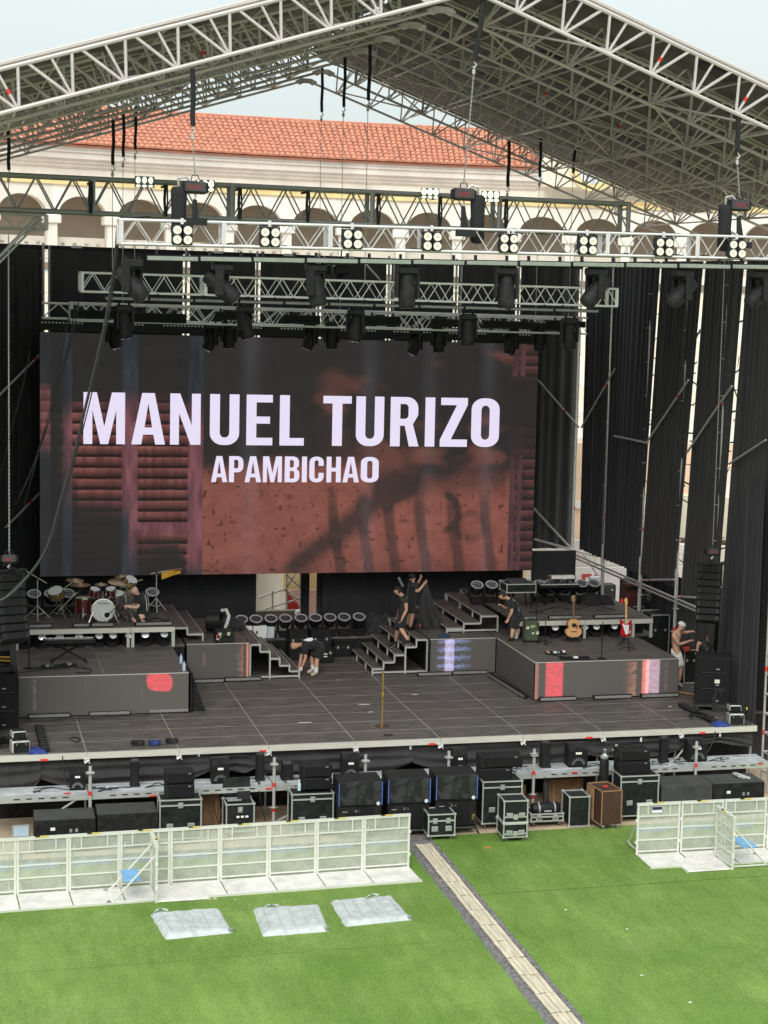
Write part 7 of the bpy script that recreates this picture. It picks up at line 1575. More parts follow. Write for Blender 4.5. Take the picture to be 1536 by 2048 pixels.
for i, (u0, u1, vt, vm) in enumerate([(677, 765, 1563, 1613), (776, 861, 1556, 1608), (872, 955, 1550, 1601)]):
    y = -2.35; x0, x1, zt, zm = fr(u0, u1, vt, vm, y); w_ = x1 - x0; nm = ['left', 'middle', 'right'][i]
    o = thing('subwoofer', nm + ' large black subwoofer with blue edge strips in the central row', 'subwoofer', ((x0 + x1) / 2, y, zm), -.04, 'upper central subwoofers'); h = zt - zm
    MB().cbox((0, .42, h / 2), (w_, .84, h), .015).build('cabinet', BLK, o); MB().cbox((0, -.006, h * .52), (w_ * .95, .024, h * .92), .01).build('grille', SWIRL, o)
    for s in (-1, 1): barbox('blue_strip', (s * w_ * .485, -.022, h * .5), (.018, .014, h * .92), LED_BLUE, o)
    MB().lathe([(.045, 0), (.04, .012), (0, .014)], (w_ * .40, -.02, h * .10), Matrix.Rotation(PI / 2, 3, 'X'), 14).build('round_badge', mat('pale_badge', (.6, .62, .7), .4, 0, .05), o)
    for q in range(4): MB().cbox((-w_ / 2 - .005, .15, h * (.2 + q * .2)), (.02, .10, .05), .01).build('handle', BLKP, o)
    o = thing('subwoofer', nm + ' lower black subwoofer on a wheel board under the central row', 'subwoofer', ((x0 + x1) / 2, y + .02, GND), -.04, 'lower central subwoofers'); h = zm - GND - .16
    MB().cbox((0, .42, .155 + h / 2), (w_ * .97, .82, h), .015).build('cabinet', BLK, o); MB().cbox((0, .4, .125), (w_ * .99, .84, .045), .01).build('wheel_board', BLKTOP, o); MB().cbox((.1, -.002, .155 + h / 2), (w_ * .42, .02, h * .92), .01).build('grille', GRILLE, o); MB().cbox((-w_ * .05, -.004, .155 + h * .82), (.13, .016, .08), .01).build('handle', PGRY, o); barbox('badge', (-w_ * .34, -.004, .155 + h * .8), (.12, .008, .02), PGRY, o)
    for s in (-1, 1): wheel(o, (s * w_ * .4, .1, 0)); wheel(o, (s * w_ * .4, .7, 0))
    b = MB()
    for q in range(3): b.path(catenary((w_ * .42, -.02, .4 - q * .05), (w_ * .52, -.18, .02), .04, 7, .015), .012, 5)
    b.build('connector_cable', CABLE, o); MB().cbox((w_ * .42, -.01, .155 + h * .35), (.08, .02, .14), .01).build('connector_plate', mat('connector_brass', (.28, .20, .08), .4, .5, .6, 40), o)
# low subs behind the barriers
for i, (u0, u1, vt, vb, l) in enumerate([(68, 192, 1639, 1690, 'left of the low black subwoofer pair behind the left barriers, with connector panel'), (194, 316, 1627, 1680, 'right of the low black subwoofer pair behind the left barriers'), (1322, 1424, 1570, 1640, 'left of the low grey subwoofer pair behind the right barriers'), (1425, 1528, 1566, 1640, 'right of the low subwoofer pair behind the right barriers, with connector panel')]):
    y = -2.05; x0, x1, zt, _ = fr(u0, u1, vt, vb, y); w_ = x1 - x0 - .01; h = zt - GND
    o = thing('subwoofer', l, 'subwoofer', ((x0 + x1) / 2, y, GND), -.02, 'low subwoofers behind the barriers'); MB().cbox((0, .45, h / 2), (w_, .9, h), .015).build('cabinet', [BLK, BLK, BLKTOP, BLK][i], o); MB().cbox((0, .45, h + .002), (w_ * .985, .88, .012), .004).build('lid', BLKTOP, o)
    if i in (0, 3):
        MB().cbox((.0, -.006, h * .55), (w_ * .55, .016, h * .62), .01).build('connector_panel', BLKP, o)
        for q in range(4): MB().cbox((.12 + (q % 2) * .12, -.018, h * (.45 + .2 * (q // 2))), (.06, .012, .08), .01).build('connector', PGRY, o)
        barbox('blue_label', (-w_ * .18, -.018, h * .36), (.16, .008, .06), mat('blue_label', (.03, .10, .35), .5, 0, .1), o); MB().cbox((-w_ * .2, -.018, h * .72), (.1, .01, .07), .03).build('sticker', WHITE, o)
p = aty(1488, 1556, -1.6); MB().prism([(-.30, .02), (-.22, .10), (.10, .08), (.33, -.02), (.20, -.10), (-.15, -.07)], .05, Matrix.Translation(p) @ Matrix.Rotation(-.5, 4, 'Z') @ Matrix.Rotation(.25, 4, 'Y')).build('wire_guard', mat('bright_mesh', (.62, .63, .63), .4, .5, .6, 40)); o = COL.objects['wire_guard']; tag(o, 'bright metal mesh guard lying on the right low subwoofers', 'guard')
x0, x1, zt, zb_ = fr(24, 60, 1652, 1675, -2.2); o = thing('floor_light', 'small square clear fronted work light behind the left barriers', 'work light', ((x0 + x1) / 2, -2.2, zb_)); MB().cbox((0, .05, (zt - zb_) / 2), (x1 - x0, .14, zt - zb_), .02).build('housing', PGRY, o); MB().cbox((0, -.025, (zt - zb_) / 2), ((x1 - x0) * .85, .014, (zt - zb_) * .8), .01).build('glass', BOT, o)
for sgn in (-1, 1): rod('leg', (sgn * .1, .05, 0), (sgn * .12, .05, GND - zb_), .015, STEEL, o)
# open rack case
x0, x1, zt, zb_ = fr(453, 508, 1590, 1645, -1.6); o = flightcase('open rack case with raised lid and laptop left of centre', ((x0 + x1) / 2, -1.6, GND), (x1 - x0, .6, .62), 0, True, latches=1, lid=0, handles=False)
MB().cbox((0, .62, 1.0), (x1 - x0, .05, .42), .01, M=Matrix.Rotation(-.15, 3, 'X')).build('open_lid', CASE, o); MB().cbox((-.1, .3, .78), (.32, .24, .03), .006).build('laptop', PGRY, o); MB().cbox((.12, .3, .86), (.3, .02, .2), .006, M=Matrix.Rotation(-.2, 3, 'X')).build('laptop_screen', BLKP, o)
for q in range(3): MB().cbox((-.05 + q * .1, -.01, .45), (.07, .02, .05), .008).build('connector', WHITE, o)
o = thing('gas_bottle', 'black gas bottle with silver valve head by the tall right case', 'gas bottle', (aty(1208, 1540, -1.25).x, -1.25, GND)); zt = aty(1208, 1512, -1.25).z - GND; MB().lathe([(0, 0), (.115, .01), (.115, zt - .16), (.09, zt - .05), (.045, zt)], n=16).build('cylinder', BLK, o, True); MB().lathe([(.09, zt - .06), (.10, zt), (.07, zt + .02), (.04, zt + .06)], n=14).build('collar', CASEAL, o, True); MB().cbox((0, 0, zt + .12), (.10, .08, .12), .02).build('valve', CHROME, o)
for i, (x, y, w_, d, h) in enumerate([(-3.55, -.3, .6, .5, .75), (-2.8, .0, .5, .4, .35), (3.9, -.2, .5, .4, .55), (5.2, -.1, .9, .4, .62)]): 
    o = thing('wooden_crate', 'brown crate in the dark under the silver shelf, %s of four' % ORD[i], 'crate', (x, y, GND), 0, 'brown crates under the shelf'); MB().cbox((0, 0, h / 2), (w_, d, h), .01).build('body', mat('cardboard', (.22, .13, .07), .8, 0, .3, 4), o)
    for s in (-1, 1): barbox('batten', (s * w_ * .35, -d / 2 - .012, h / 2), (.05, .02, h), WOODL, o)
o = thing('monitor_pole', 'black pole with cable under the shelf left of centre', 'pole', (aty(598, 1600, -.9).x, -.9, GND)); rod('stem', (0, 0, 0), (0, 0, .95), .035, BLKP, o); MB().lathe([(.2, 0), (.2, .02), (.05, .05)], n=16).build('base', BLK, o)
for i in range(7):
    a = Vector((-3.6 + i * 1.35 + RNG.uniform(-.3, .3), -1.1, SZ - .08)); cable('black cable drooping from the shelf toward the ground, %s of seven' % ORD[i], [a, a + Vector((.05, -.05, -.4)), a + Vector((.2, -.1, -.8)), a + Vector((.55, -.1, -.95))], .012, group='cables drooping under the shelf')
# right truss tower
for i, (u, v) in enumerate([(1512, 1590)]):
    tw = thing('truss_tower', 'open ladder scaffold tower at the right edge of the stage', 'truss tower', (10.66, -.15, GND)); 
    for x, y in ((0, 0), (.42, 0), (0, .42), (.42, .42)):
        rod('upright', (x, y, 0), (x, y, 9.2), .032, STEEL, tw, 8)
        for z in (1.45, 3.1): rod('red_band', (x, y, z - .06), (x, y, z + .06), .038, REDP, tw, 8)
    z = .45
    while z < 9.0:
        for (xa, ya, xb, yb) in ((0, 0, .42, 0), (0, 0, 0, .42), (.42, 0, .42, .42), (0, .42, .42, .42)): rod('rung', (xa, ya, z), (xb, yb, z), .022, STEEL, tw)
        rod('brace', (0, 0, z), (.42, 0, z + .5), .016, STEEL, tw); z += .5
# ================================================================ CROWD BARRIERS
BAL = mat('barrier_aluminium', (.70, .70, .65), .45, .25, .12, 6); BPL = mat('barrier_tread', (.72, .685, .655), .5, .15, .22, 3, bump=.35, bscale=45)
MESHM = bpy.data.materials.new('perforated_sheet'); MESHM.use_nodes = True; t = MESHM.node_tree; t.nodes.clear(); out = t.nodes.new('ShaderNodeOutputMaterial'); mxs = t.nodes.new('ShaderNodeMixShader'); tr_ = t.nodes.new('ShaderNodeBsdfTransparent'); tr_.inputs[0].default_value = (1, 1, 1, 1); df = t.nodes.new('ShaderNodeBsdfPrincipled'); df.inputs['Base Color'].default_value = (.60, .635, .55, 1); df.inputs['Roughness'].default_value = .5
tcx = t.nodes.new('ShaderNodeTexCoord'); nz = t.nodes.new('ShaderNodeTexNoise'); nz.inputs['Scale'].default_value = 3.0; nz.inputs['Detail'].default_value = 5; mpr = t.nodes.new('ShaderNodeMapRange'); mpr.inputs[1].default_value = .3; mpr.inputs[2].default_value = .7; mpr.inputs[3].default_value = .26; mpr.inputs[4].default_value = .48
t.links.new(tcx.outputs['Object'], nz.inputs['Vector']); t.links.new(nz.outputs[0], mpr.inputs[0]); t.links.new(mpr.outputs[0], mxs.inputs[0]); t.links.new(tr_.outputs[0], mxs.inputs[1]); t.links.new(df.outputs[0], mxs.inputs[2]); t.links.new(mxs.outputs[0], out.inputs[0])
STEPB = mat('blue_step', (.16, .36, .62), .5, 0, .15, 5)
BW, BH, BD = 1.03, 1.20, 1.02
def barrier():
    """front (plate side) faces -Y, panel at Y=0"""
    o = thing('crowd_barrier', '-', 'crowd barrier', group='crowd control barriers')
    for s in (-1, 1): barbox('upright', (s * (BW / 2 - .03), 0, BH / 2), (.046, .05, BH), BAL, o)
    barbox('top_rail', (0, 0, BH - .025), (BW - .005, .075, .055), BAL, o)
    for z in (.10, .36, .62, .90): barbox('cross_rail', (0, -.017, z), (BW - .09, .020, .030), BAL, o)
    for s in (-1, 1): barbox('stile', (s * .26, -.016, 1.03), (.026, .018, .22), BAL, o)
    MB().box((0, -.004, BH / 2), (BW - .10, .006, BH - .10)).build('mesh_panel', MESHM, o)
    barbox('lock_tab', (-.02, -.03, BH + .004), (.26, .04, .016), YEL, o); barbox('lock_pin', (-.1, -.034, BH + .012), (.09, .045, .012), BLKP, o)
    f = MB().cbox((0, -BD / 2 - .02, .03), (BW - .030, BD, .035), .012); f.build('foot_plate', BPL, o)
    tb_ = MB()
    for i in range(9):
        for j in range(8): tb_.cbox((-BW / 2 + .08 + i * .109, -.1 - j * .12, .050), (.07, .014, .006), .003, rz=.7 if (i + j) % 2 else -.7)
    tag(tb_.build('tread_pattern', BPL, o), kind='stuff')
    barbox('plate_lip', (0, -BD - .035, .028), (BW - .012, .03, .05), BAL, o)
    for s in (-1, 1):
        rod('back_strut', (s * .40, .02, .95), (s * .40, .85, .05), .02, BAL, o); rod('back_foot', (s * .40, .02, .05), (s * .40, .9, .05), .02, BAL, o); MB().lathe([(0, -.02), (.05, -.02), (.05, .02), (0, .02)], (s * .40, .92, .05), Matrix.Rotation(PI / 2, 3, 'Y'), 10).build('roller', PGRY, o)
    MB().cbox((0, .46, .46), (.78, .34, .03), .008).build('back_step', STEPB, o)
    for s in (-1, 1): MB().lathe([(0, 0), (.022, 0), (.022, .05), (0, .05)], (s * (BW / 2), 0, .78), n=8).build('link_pin', WHITE, o); MB().lathe([(0, 0), (.022, 0), (.022, .05), (0, .05)], (s * (BW / 2), 0, .28), n=8).build('link_pin', WHITE, o)
    return o
b0 = barrier(); first = True
def place(x, y, rz, label, group='crowd control barriers'):
    global first
    o = b0 if first else copy_tree(b0); first = False; o.location = (x, y, GND + .004); o.rotation_euler = (0, 0, rz); o['label'] = label; return o
pA, pB = atz(818, 1736, GND), atz(35, 1792, GND); dv = (pB - pA); dv.z = 0; dv.normalize(); rzl = math.atan2(-dv.y, -dv.x)
us = [818, 727, 634, 537, 440, 341, 240, 135, 32]
gap_lab = ['rightmost barrier of the left run beside the board walkway', 'second barrier of the left run counting from the walkway', 'third barrier of the left run counting from the walkway', 'fourth barrier of the left run counting from the walkway', 'fifth barrier of the left run, just right of the turned one', 'barrier of the left run standing behind the turned one', 'barrier of the left run just left of the turned one', 'last whole barrier toward the left picture edge', 'barrier cut by the left picture edge']
X0 = pA.x; stp = (atz(818, 1736, GND) - atz(35, 1792, GND)).length / 7.98
for i in range(9):
    c = pA + dv * (stp * (i + .5)); place(c.x, c.y, rzl, gap_lab[i])
pg = atz(315, 1808, GND); place(pg.x - .02, pg.y + .52, PI / 2, 'turned barrier of the left run with blue step and legs on its left side')
qA, qB = atz(1270, 1712, GND), atz(1500, 1700, GND); dq = (qB - qA); dq.z = 0; dq.normalize(); rzr = math.atan2(dq.y, dq.x)
for i in range(4):
    c = qA + dq * (1.04 * (i + .5)); place(c.x, c.y, rzr, ['leftmost barrier of the right run with a small blue notice', 'second barrier of the right run, left of the turned one', 'third barrier of the right run behind the turned one', 'fourth barrier of the right run at the right picture edge'][i])
pg = atz(1463, 1742, GND); place(pg.x + .03, pg.y + .52, -PI / 2, 'turned barrier of the right run with its plate toward the left')
c = qA + dq * .52; o = thing('notice', 'small dark blue and white notice on the leftmost right barrier', 'notice', (c.x - .05, c.y - .02, GND + 1.05), rzr); barbox('board', (0, 0, 0), (.23, .012, .14), WHITE, o); barbox('blue_field', (.0, -.008, .03), (.225, .008, .07), mat('navy', (.012, .02, .09), .5, 0, 0), o)
# shrink wrapped pallets of plates
WRAP = mat('shrink_wrap', (.46, .485, .49), .3, 0, .22, 5, bump=.7, bscale=7, spec=.7)
for i, q in enumerate([[(300, 1832), (440, 1822), (467, 1868), (330, 1882)], [(505, 1822), (640, 1815), (660, 1865), (525, 1876)], [(660, 1807), (785, 1797), (825, 1842), (690, 1856)]]):
    P = [atz(u, v, GND) for u, v in q]; c = sum(P, Vector()) / 4; r = random.Random(20 + i)
    o = thing('wrapped_bundle', 'plastic wrapped flat bundle on the turf, %s' % ['leftmost of three', 'middle of three', 'rightmost of three nearest the walkway'][i], 'bundle', c, 0, 'plastic wrapped bundles on the turf')
    ph = [(r.uniform(3, 9), r.uniform(3, 9), r.uniform(0, 6)) for _ in range(6)]
    def top(u, v, gr=1.0):
        p = (P[0] * (1 - u) + P[1] * u) * (1 - v) + (P[3] * (1 - u) + P[2] * u) * v - c
        e = min(u, 1 - u, v, 1 - v); k = min(1, e / .05); z = .105 * (1 - (1 - k) ** 2.2)
        p = p * (.93 + .07 * (1 - k)); wr = sum(math.sin(a * 3 * u + b * 3 * v + g) for a, b, g in ph) / 6
        p += Vector((wr * .02 * (1 - k), wr * .02 * (1 - k), 0)); sl = .004 * abs(math.sin(u * 3.5 * PI)) ** .4
        return Vector((p.x, p.y, max(.004, z + sl * k + .014 * wr * k + .003 * math.sin(40 * u + 19 * wr + 13 * v) * k)))
    MB().grid(top, 44, 36).build('wrap', WRAP, o, True)
    b = MB()
    for k in range(5): s = .1 + k * .2; b.add([top(s, v_ / 8) + Vector((0, 0, .006)) for v_ in range(1, 8)] + [top(s + .012, v_ / 8) + Vector((0, 0, .006)) for v_ in range(1, 8)], [(j, j + 1, j + 8, j + 7) for j in range(6)])
    tag(b.build('slat_shadow_gap', mat('slat_shadow_tone', (.36, .38, .39), .35, 0, .2), o, True), kind='stuff')  # darker strips colour in the shadow gaps between slats under the film
    b = MB(); s0 = [.0, .15, .55][i]; b.grid(lambda u, v: top(min(.98, max(.02, s0 + .22 * u)), .05 - .0 * v) + Vector((.03 * math.sin(9 * u), .10 * v, .05 * math.sin(PI * u) * (1 - v * .6) + .02 * math.sin(14 * u + 5 * v))), 12, 5); b.build('loose_flap', WRAP, o, True)
    MB().lathe([(0, -.04), (.05, -.03), (.05, .03), (0, .04)], (P[2] - c) + Vector((-.05, .06, .06)), n=10).build('corner_roller', PGRY, o, True)
# ================================================================ PEOPLE
def skinmesh(name, pts, edges, rad, m, parent, root, sub=2):
    me = bpy.data.meshes.new(name); me.from_pydata([tuple(p) for p in pts], edges, []); o = bpy.data.objects.new(name, me); COL.objects.link(o)
    md = o.modifiers.new('s', 'SKIN'); md.use_smooth_shade = True; md.branch_smoothing = .2
    sv = me.skin_vertices[0].data
    for i, r in enumerate(rad): sv[i].radius = r if isinstance(r, tuple) else (r, r); sv[i].use_root = (i == root)
    sb_ = o.modifiers.new('d', 'SUBSURF'); sb_.levels = sub; sb_.render_levels = sub
    bpy.context.view_layer.update()
    dg = bpy.context.evaluated_depsgraph_get(); nm = bpy.data.meshes.new_from_object(o.evaluated_get(dg)); nm.name = name
    bpy.data.objects.remove(o); nm.materials.clear(); nm.materials.append(m); nm.polygons.foreach_set('use_smooth', [True] * len(nm.polygons))
    q = bpy.data.objects.new(name, nm); COL.objects.link(q); q.parent = parent; return q
def person(label, y, J, skin=SKIN, shirt=CLOTH, shorts=CLOTH, shoe=BLKP, sock=None, hair=HAIR, hat=None, face=(-1, 0, -.2), k=1.0, fists=(), back=None, sl_frac=.62, short_frac=.80, sole=None):
    """J: name -> (u, v, dy). names: head neck chest belly pelvis, shN elN haN, shF elF haF (near / far arm), hipN knN anN toN, hipF knF anF toF"""
    W = {n: aty(u, v, y + d) for n, (u, v, d) in J.items()}
    base = Vector((W['pelvis'].x, y, min(W[n].z for n in W if n[:2] in ('an', 'to')) - .06 if any(n[:2] in ('an', 'to') for n in W) else W['pelvis'].z - .9))
    o = thing('person', label, 'person', base); W = {n: p - base for n, p in W.items()}
    pts, ed, rad, ix = [], [], [], {}
    def av(n, p, r, par=None):
        ix[n] = len(pts); pts.append(Vector(p)); rad.append(r)
        if par is not None: ed.append((ix[par], ix[n]))
    K = 1.22 * k
    av('pelvis', W['pelvis'], (.13 * K, .10 * K)); av('belly', W.get('belly', W['pelvis'].lerp(W['chest'], .5)), (.122 * K, .092 * K), 'pelvis'); av('chest', W['chest'], (.150 * K, .108 * K), 'belly')
    av('collar', W['chest'].lerp(W['neck'], .62), (.105 * K, .085 * K), 'chest'); av('neck', W['neck'], .060 * k, 'collar'); fd = Vector(face).normalized()
    up = (W['head'] - W['neck']).normalized()
    av('jaw', W['head'] - up * .060 * k + fd * .020 * k, (.082 * k, .080 * k), 'neck'); av('skull', W['head'] + up * .035 * k, (.115 * k, .120 * k), 'jaw'); av('crown', W['head'] + up * .115 * k, (.088 * k, .092 * k), 'skull')
    for s in 'NF':
        if 'sh' + s in W:
            av('sh' + s, W['sh' + s], .066 * k, 'collar'); av('um' + s, W['sh' + s].lerp(W['el' + s], .5), .060 * k, 'sh' + s); av('el' + s, W['el' + s], .047 * k, 'um' + s); av('fm' + s, W['el' + s].lerp(W['ha' + s], .35), .049 * k, 'el' + s); wr = W['el' + s].lerp(W['ha' + s], .80); av('wr' + s, wr, .034 * k, 'fm' + s)
            dh = (W['ha' + s] - W['el' + s]).normalized(); sd = dh.cross(fd); sd = sd.normalized() if sd.length > .1 else dh.cross(Vector((0, 0, 1))).normalized(); curl = dh.cross(sd).normalized()
            if curl.dot(fd) < 0: curl = -curl
            pm = wr + dh * .075 * k; av('pm' + s, pm, (.050 * k, .032 * k), 'wr' + s)
            for f_, off, ln in ((0, -.030, .060), (1, -.010, .072), (2, .011, .068), (3, .030, .052)):
                b1 = pm + dh * .040 * k + sd * off * k; av('fa%s%d' % (s, f_), b1, .014 * k, 'pm' + s); av('fb%s%d' % (s, f_), b1 + (dh * .6 + curl * .5) * ln * .6 * k, .013 * k, 'fa%s%d' % (s, f_)); av('fc%s%d' % (s, f_), b1 + (dh * .6 + curl * .5) * ln * .6 * k + (curl * .9 - dh * .2) * ln * .45 * k, .011 * k, 'fb%s%d' % (s, f_))
            t1 = wr + dh * .045 * k - sd * .04 * k; av('ta' + s, t1, .013 * k, 'pm' + s); av('tb' + s, t1 + (dh + curl * .6 - sd * .3).normalized() * .045 * k, .010 * k, 'ta' + s)
        if 'hip' + s in W:
            av('hip' + s, W['hip' + s], .100 * k, 'pelvis'); av('th' + s, W['hip' + s].lerp(W['kn' + s], .5), .090 * k, 'hip' + s); av('kn' + s, W['kn' + s], .066 * k, 'th' + s); av('ca' + s, W['kn' + s].lerp(W['an' + s], .35), .070 * k, 'kn' + s); av('an' + s, W['an' + s], .045 * k, 'ca' + s)
    skinmesh('body', pts, ed, rad, skin, o, 0)
    # face: nose, brow, ears
    hc = W['head']; sdv = fd.cross(up).normalized()
    MB().lathe([(.0, -.012), (.014, -.008), (.012, .015), (.0, .03)], hc + fd * .096 * k - up * .005, fd.to_track_quat('X', 'Z').to_matrix(), 8).build('nose', skin, o, True)
    for s in (-1, 1):
        MB().lathe([(0, -.028), (.017, -.016), (.018, .014), (0, .03)], hc + sdv * s * .088 * k - fd * .01, None, 8, .5, 1).build('ear', skin, o, True)
        MB().lathe([(0, -.006), (.011, 0), (0, .006)], hc + fd * .088 * k + sdv * s * .032 * k + up * .014, None, 8).build('eye', BLKP, o, True)
    MB().cbox(hc + fd * .088 * k - up * .045, (.012, .012, .008), .003).build('mouth', mat('lip', (.30, .10, .08), .6, 0, 0), o)
    Mh = up.to_track_quat('Z', 'Y').to_matrix()
    if hair and not hat:
        MB().lathe([(.092, -.045), (.106, -.01), (.108, .03), (.098, .075), (.072, .108), (.04, .128), (0, .134)], hc - fd * .026 * k + up * .008, Mh, 16).build('hair', hair, o, True)
    if hat:
        ht = MB().lathe([(.112, .018), (.116, .04), (.112, .08), (.090, .118), (.045, .138), (0, .142)], hc - fd * .004, Mh, 18).build('cap', hat, o, True)
        fb = (fd - up * .35).normalized(); MB().grid(lambda u, v: hc + up * .022 + sdv * (u - .5) * .17 + fb * (.07 + .125 * v * (1 - .55 * (2 * u - 1) ** 2)) - up * .02 * (2 * u - 1) ** 2, 8, 5).build('brim', hat, ht, True)
    if shirt:
        bl = W.get('belly', W['pelvis'].lerp(W['chest'], .5)); low = W['pelvis'] + (W['pelvis'] - bl).normalized() * .10
        sp, se, sr_ = [low, W['pelvis'].lerp(bl, .3), bl, W['chest'], W['chest'].lerp(W['neck'], .60), W['chest'].lerp(W['neck'], .96)], [(0, 1), (1, 2), (2, 3), (3, 4), (4, 5)], [(.185 * k, .150 * k), (.190 * k, .152 * k), (.185 * k, .146 * k), (.215 * k, .160 * k), (.165 * k, .135 * k), (.085 * k, .082 * k)]
        for s in 'NF':
            if 'sh' + s in W: i0 = len(sp); sp += [W['sh' + s], W['sh' + s].lerp(W['el' + s], .5 * sl_frac), W['sh' + s].lerp(W['el' + s], sl_frac + .12)]; se += [(4, i0), (i0, i0 + 1), (i0 + 1, i0 + 2)]; sr_ += [.098 * k, .092 * k, .088 * k]
        skinmesh('shirt', sp, se, sr_, shirt, o, 3)
    if shorts:
        bl = W.get('belly', W['pelvis'].lerp(W['chest'], .5))
        sp, se, sr_ = [W['pelvis'].lerp(bl, .8), W['pelvis']], [(0, 1)], [(.200 * k, .165 * k), (.215 * k, .175 * k)]
        for s in 'NF':
            if 'hip' + s in W: i0 = len(sp); sp += [W['hip' + s], W['hip' + s].lerp(W['kn' + s], .5), W['hip' + s].lerp(W['kn' + s], short_frac + .14)]; se += [(1, i0), (i0, i0 + 1), (i0 + 1, i0 + 2)]; sr_ += [.140 * k, .135 * k, .135 * k]
        skinmesh('shorts', sp, se, sr_, shorts, o, 1)
    for s in 'NF':
        if 'an' + s in W and 'to' + s in W:
            a, t_ = W['an' + s], W['to' + s]; dn = Vector((0, 0, -1)); hl = a + dn * .055 - (t_ - a).normalized() * .05
            skinmesh('shoe', [hl, hl.lerp(t_ + dn * .012, .55), t_ + dn * .008], [(0, 1), (1, 2)], [(.066 * k, .062 * k), (.068 * k, .058 * k), (.056 * k, .040 * k)], shoe, o, 1)
            if sole: skinmesh('sole', [hl + dn * .034, hl.lerp(t_, .55) + dn * .044, t_ + dn * .032], [(0, 1), (1, 2)], [(.066, .020), (.068, .019), (.056, .017)], sole, o, 1, 1)
            if sock: rod('sock', a + Vector((0, 0, -.04)), a.lerp(W['kn' + s], .34), 0.058 * k, sock, o, 10)
    for s in fists:
        MB().lathe([(0, -.06), (.042, -.04), (.05, 0), (.042, .045), (0, .06)], W['ha' + s], None, 12).build('glove', WHITE, o, True)
    if back:   # printed marks on the back of the shirt
        for (u0, v0, u1, v1, w_) in back:
            a, c = aty(u0, v0, y - .165) - base, aty(u1, v1, y - .165) - base; rod('shirt_print', a, c, w_, mat('shirt_print', (.55, .56, .56), .8, 0, .5, 60), o)
    return o
KH = mat('khaki_shoe', (.42, .38, .30), .7, 0, .35, 20); OLV = mat('olive_cloth', (.030, .030, .026), .9, 0, .3, 9); GRYP = mat('tattooed_leg', (.24, .18, .15), .6, 0, .4, 18)
person('bald man in black bending over the centre stairs in white socks', 7.95, dict(head=(589, 1291, 0), neck=(601, 1289, 0), chest=(615, 1288, 0), belly=(628, 1289, 0), pelvis=(641, 1294, 0), shN=(610, 1294, -.17), elN=(611, 1316, -.16), haN=(602, 1338, -.1), shF=(606, 1294, .16), elF=(602, 1315, .15), haF=(598, 1337, .1), hipN=(642, 1296, -.09), knN=(634, 1318, -.10), anN=(632, 1342, -.10), toN=(621, 1350, -.12), hipF=(638, 1296, .09), knF=(623, 1315, .10), anF=(626, 1336, .10), toF=(614, 1345, .08)), shoe=KH, sock=SOCK, hair=None, fists='N', face=(-.55, 0, -.8), back=None, short_frac=.86)
o = COL.objects[-1]
p = aty(617, 1278, 7.95); MB().prism([(-.16, 0), (-.02, .07), (.11, .07), (.12, .01), (.06, -.04), (-.05, -.035)], .012, Matrix.Translation((0, 0, 0)) @ Matrix.Rotation(PI / 2, 4, 'X')).build('print_patch', WHITE)
pp = COL.objects['print_patch']; pr0 = [q for q in COL.objects if q.name.startswith('person')][0]; pp.parent = pr0; pp.location = aty(618, 1280.5, 7.80) - pr0.location; pp.rotation_euler = (-.75, 0, 0); pp.name = 'shirt_print'
person('bald drum technician kneeling beside the drums in a black shirt', 7.76, dict(head=(270, 1182, -.02), neck=(277, 1190, 0), chest=(281, 1200, 0), belly=(286, 1213, 0), pelvis=(289, 1228, 0), shN=(281, 1197, -.17), elN=(275, 1215, -.22), haN=(259, 1214, -.18), shF=(276, 1196, .16), elF=(268, 1212, .18), haF=(257, 1212, .08), hipN=(289, 1230, -.1), knN=(266, 1242, -.16), anN=(292, 1245, -.14), toN=(299, 1247, -.14), hipF=(287, 1230, .1), knF=(264, 1238, .14), anF=(290, 1241, .16), toF=(298, 1243, .16)), skin=SKIN2, hair=None, face=(-.75, -.2, -.6), short_frac=.75, k=1.02, back=[(290, 1189, 293, 1205, .010), (293, 1206, 294, 1222, .010), (295, 1191, 298, 1212, .007)])
person('man in dark sleeveless shirt walking down the right centre stairs', 8.45, dict(head=(796, 1183, 0), neck=(803, 1190, 0), chest=(808, 1201, 0), belly=(807, 1217, 0), pelvis=(805, 1232, 0), shN=(811, 1202, -.17), elN=(813, 1220, -.2), haN=(802, 1241, -.2), shF=(804, 1200, .17), elF=(800, 1217, .2), haF=(795, 1232, .2), hipN=(806, 1235, -.09), knN=(802, 1258, -.2), anN=(817, 1281, -.38), toN=(805, 1288, -.40), hipF=(803, 1235, .09), knF=(795, 1260, .2), anF=(791, 1283, .36), toF=(779, 1293, .38)), shirt=OLV, shoe=BLK, sole=KH, face=(-.85, -.15, -.4), sl_frac=.12, short_frac=.92)
person('man in black cap and shorts gripping a tall dark cloth', 9.35, dict(head=(825, 1157, 0), neck=(827, 1165, 0), chest=(825, 1177, 0), belly=(823, 1194, 0), pelvis=(822, 1210, 0), shN=(826, 1172, -.16), elN=(835, 1184, -.25), haN=(851, 1165, -.22), shF=(828, 1171, .15), elF=(834, 1170, .25), haF=(842, 1155, .1), hipN=(823, 1212, -.09), knN=(824, 1232, -.1), anN=(820, 1255, -.1), toN=(823, 1261, -.25), hipF=(820, 1212, .09), knF=(817, 1231, .08), anF=(815, 1250, .1), toF=(818, 1256, -.05)), hat=BLK, face=(-.85, -.3, -.25), short_frac=.62)
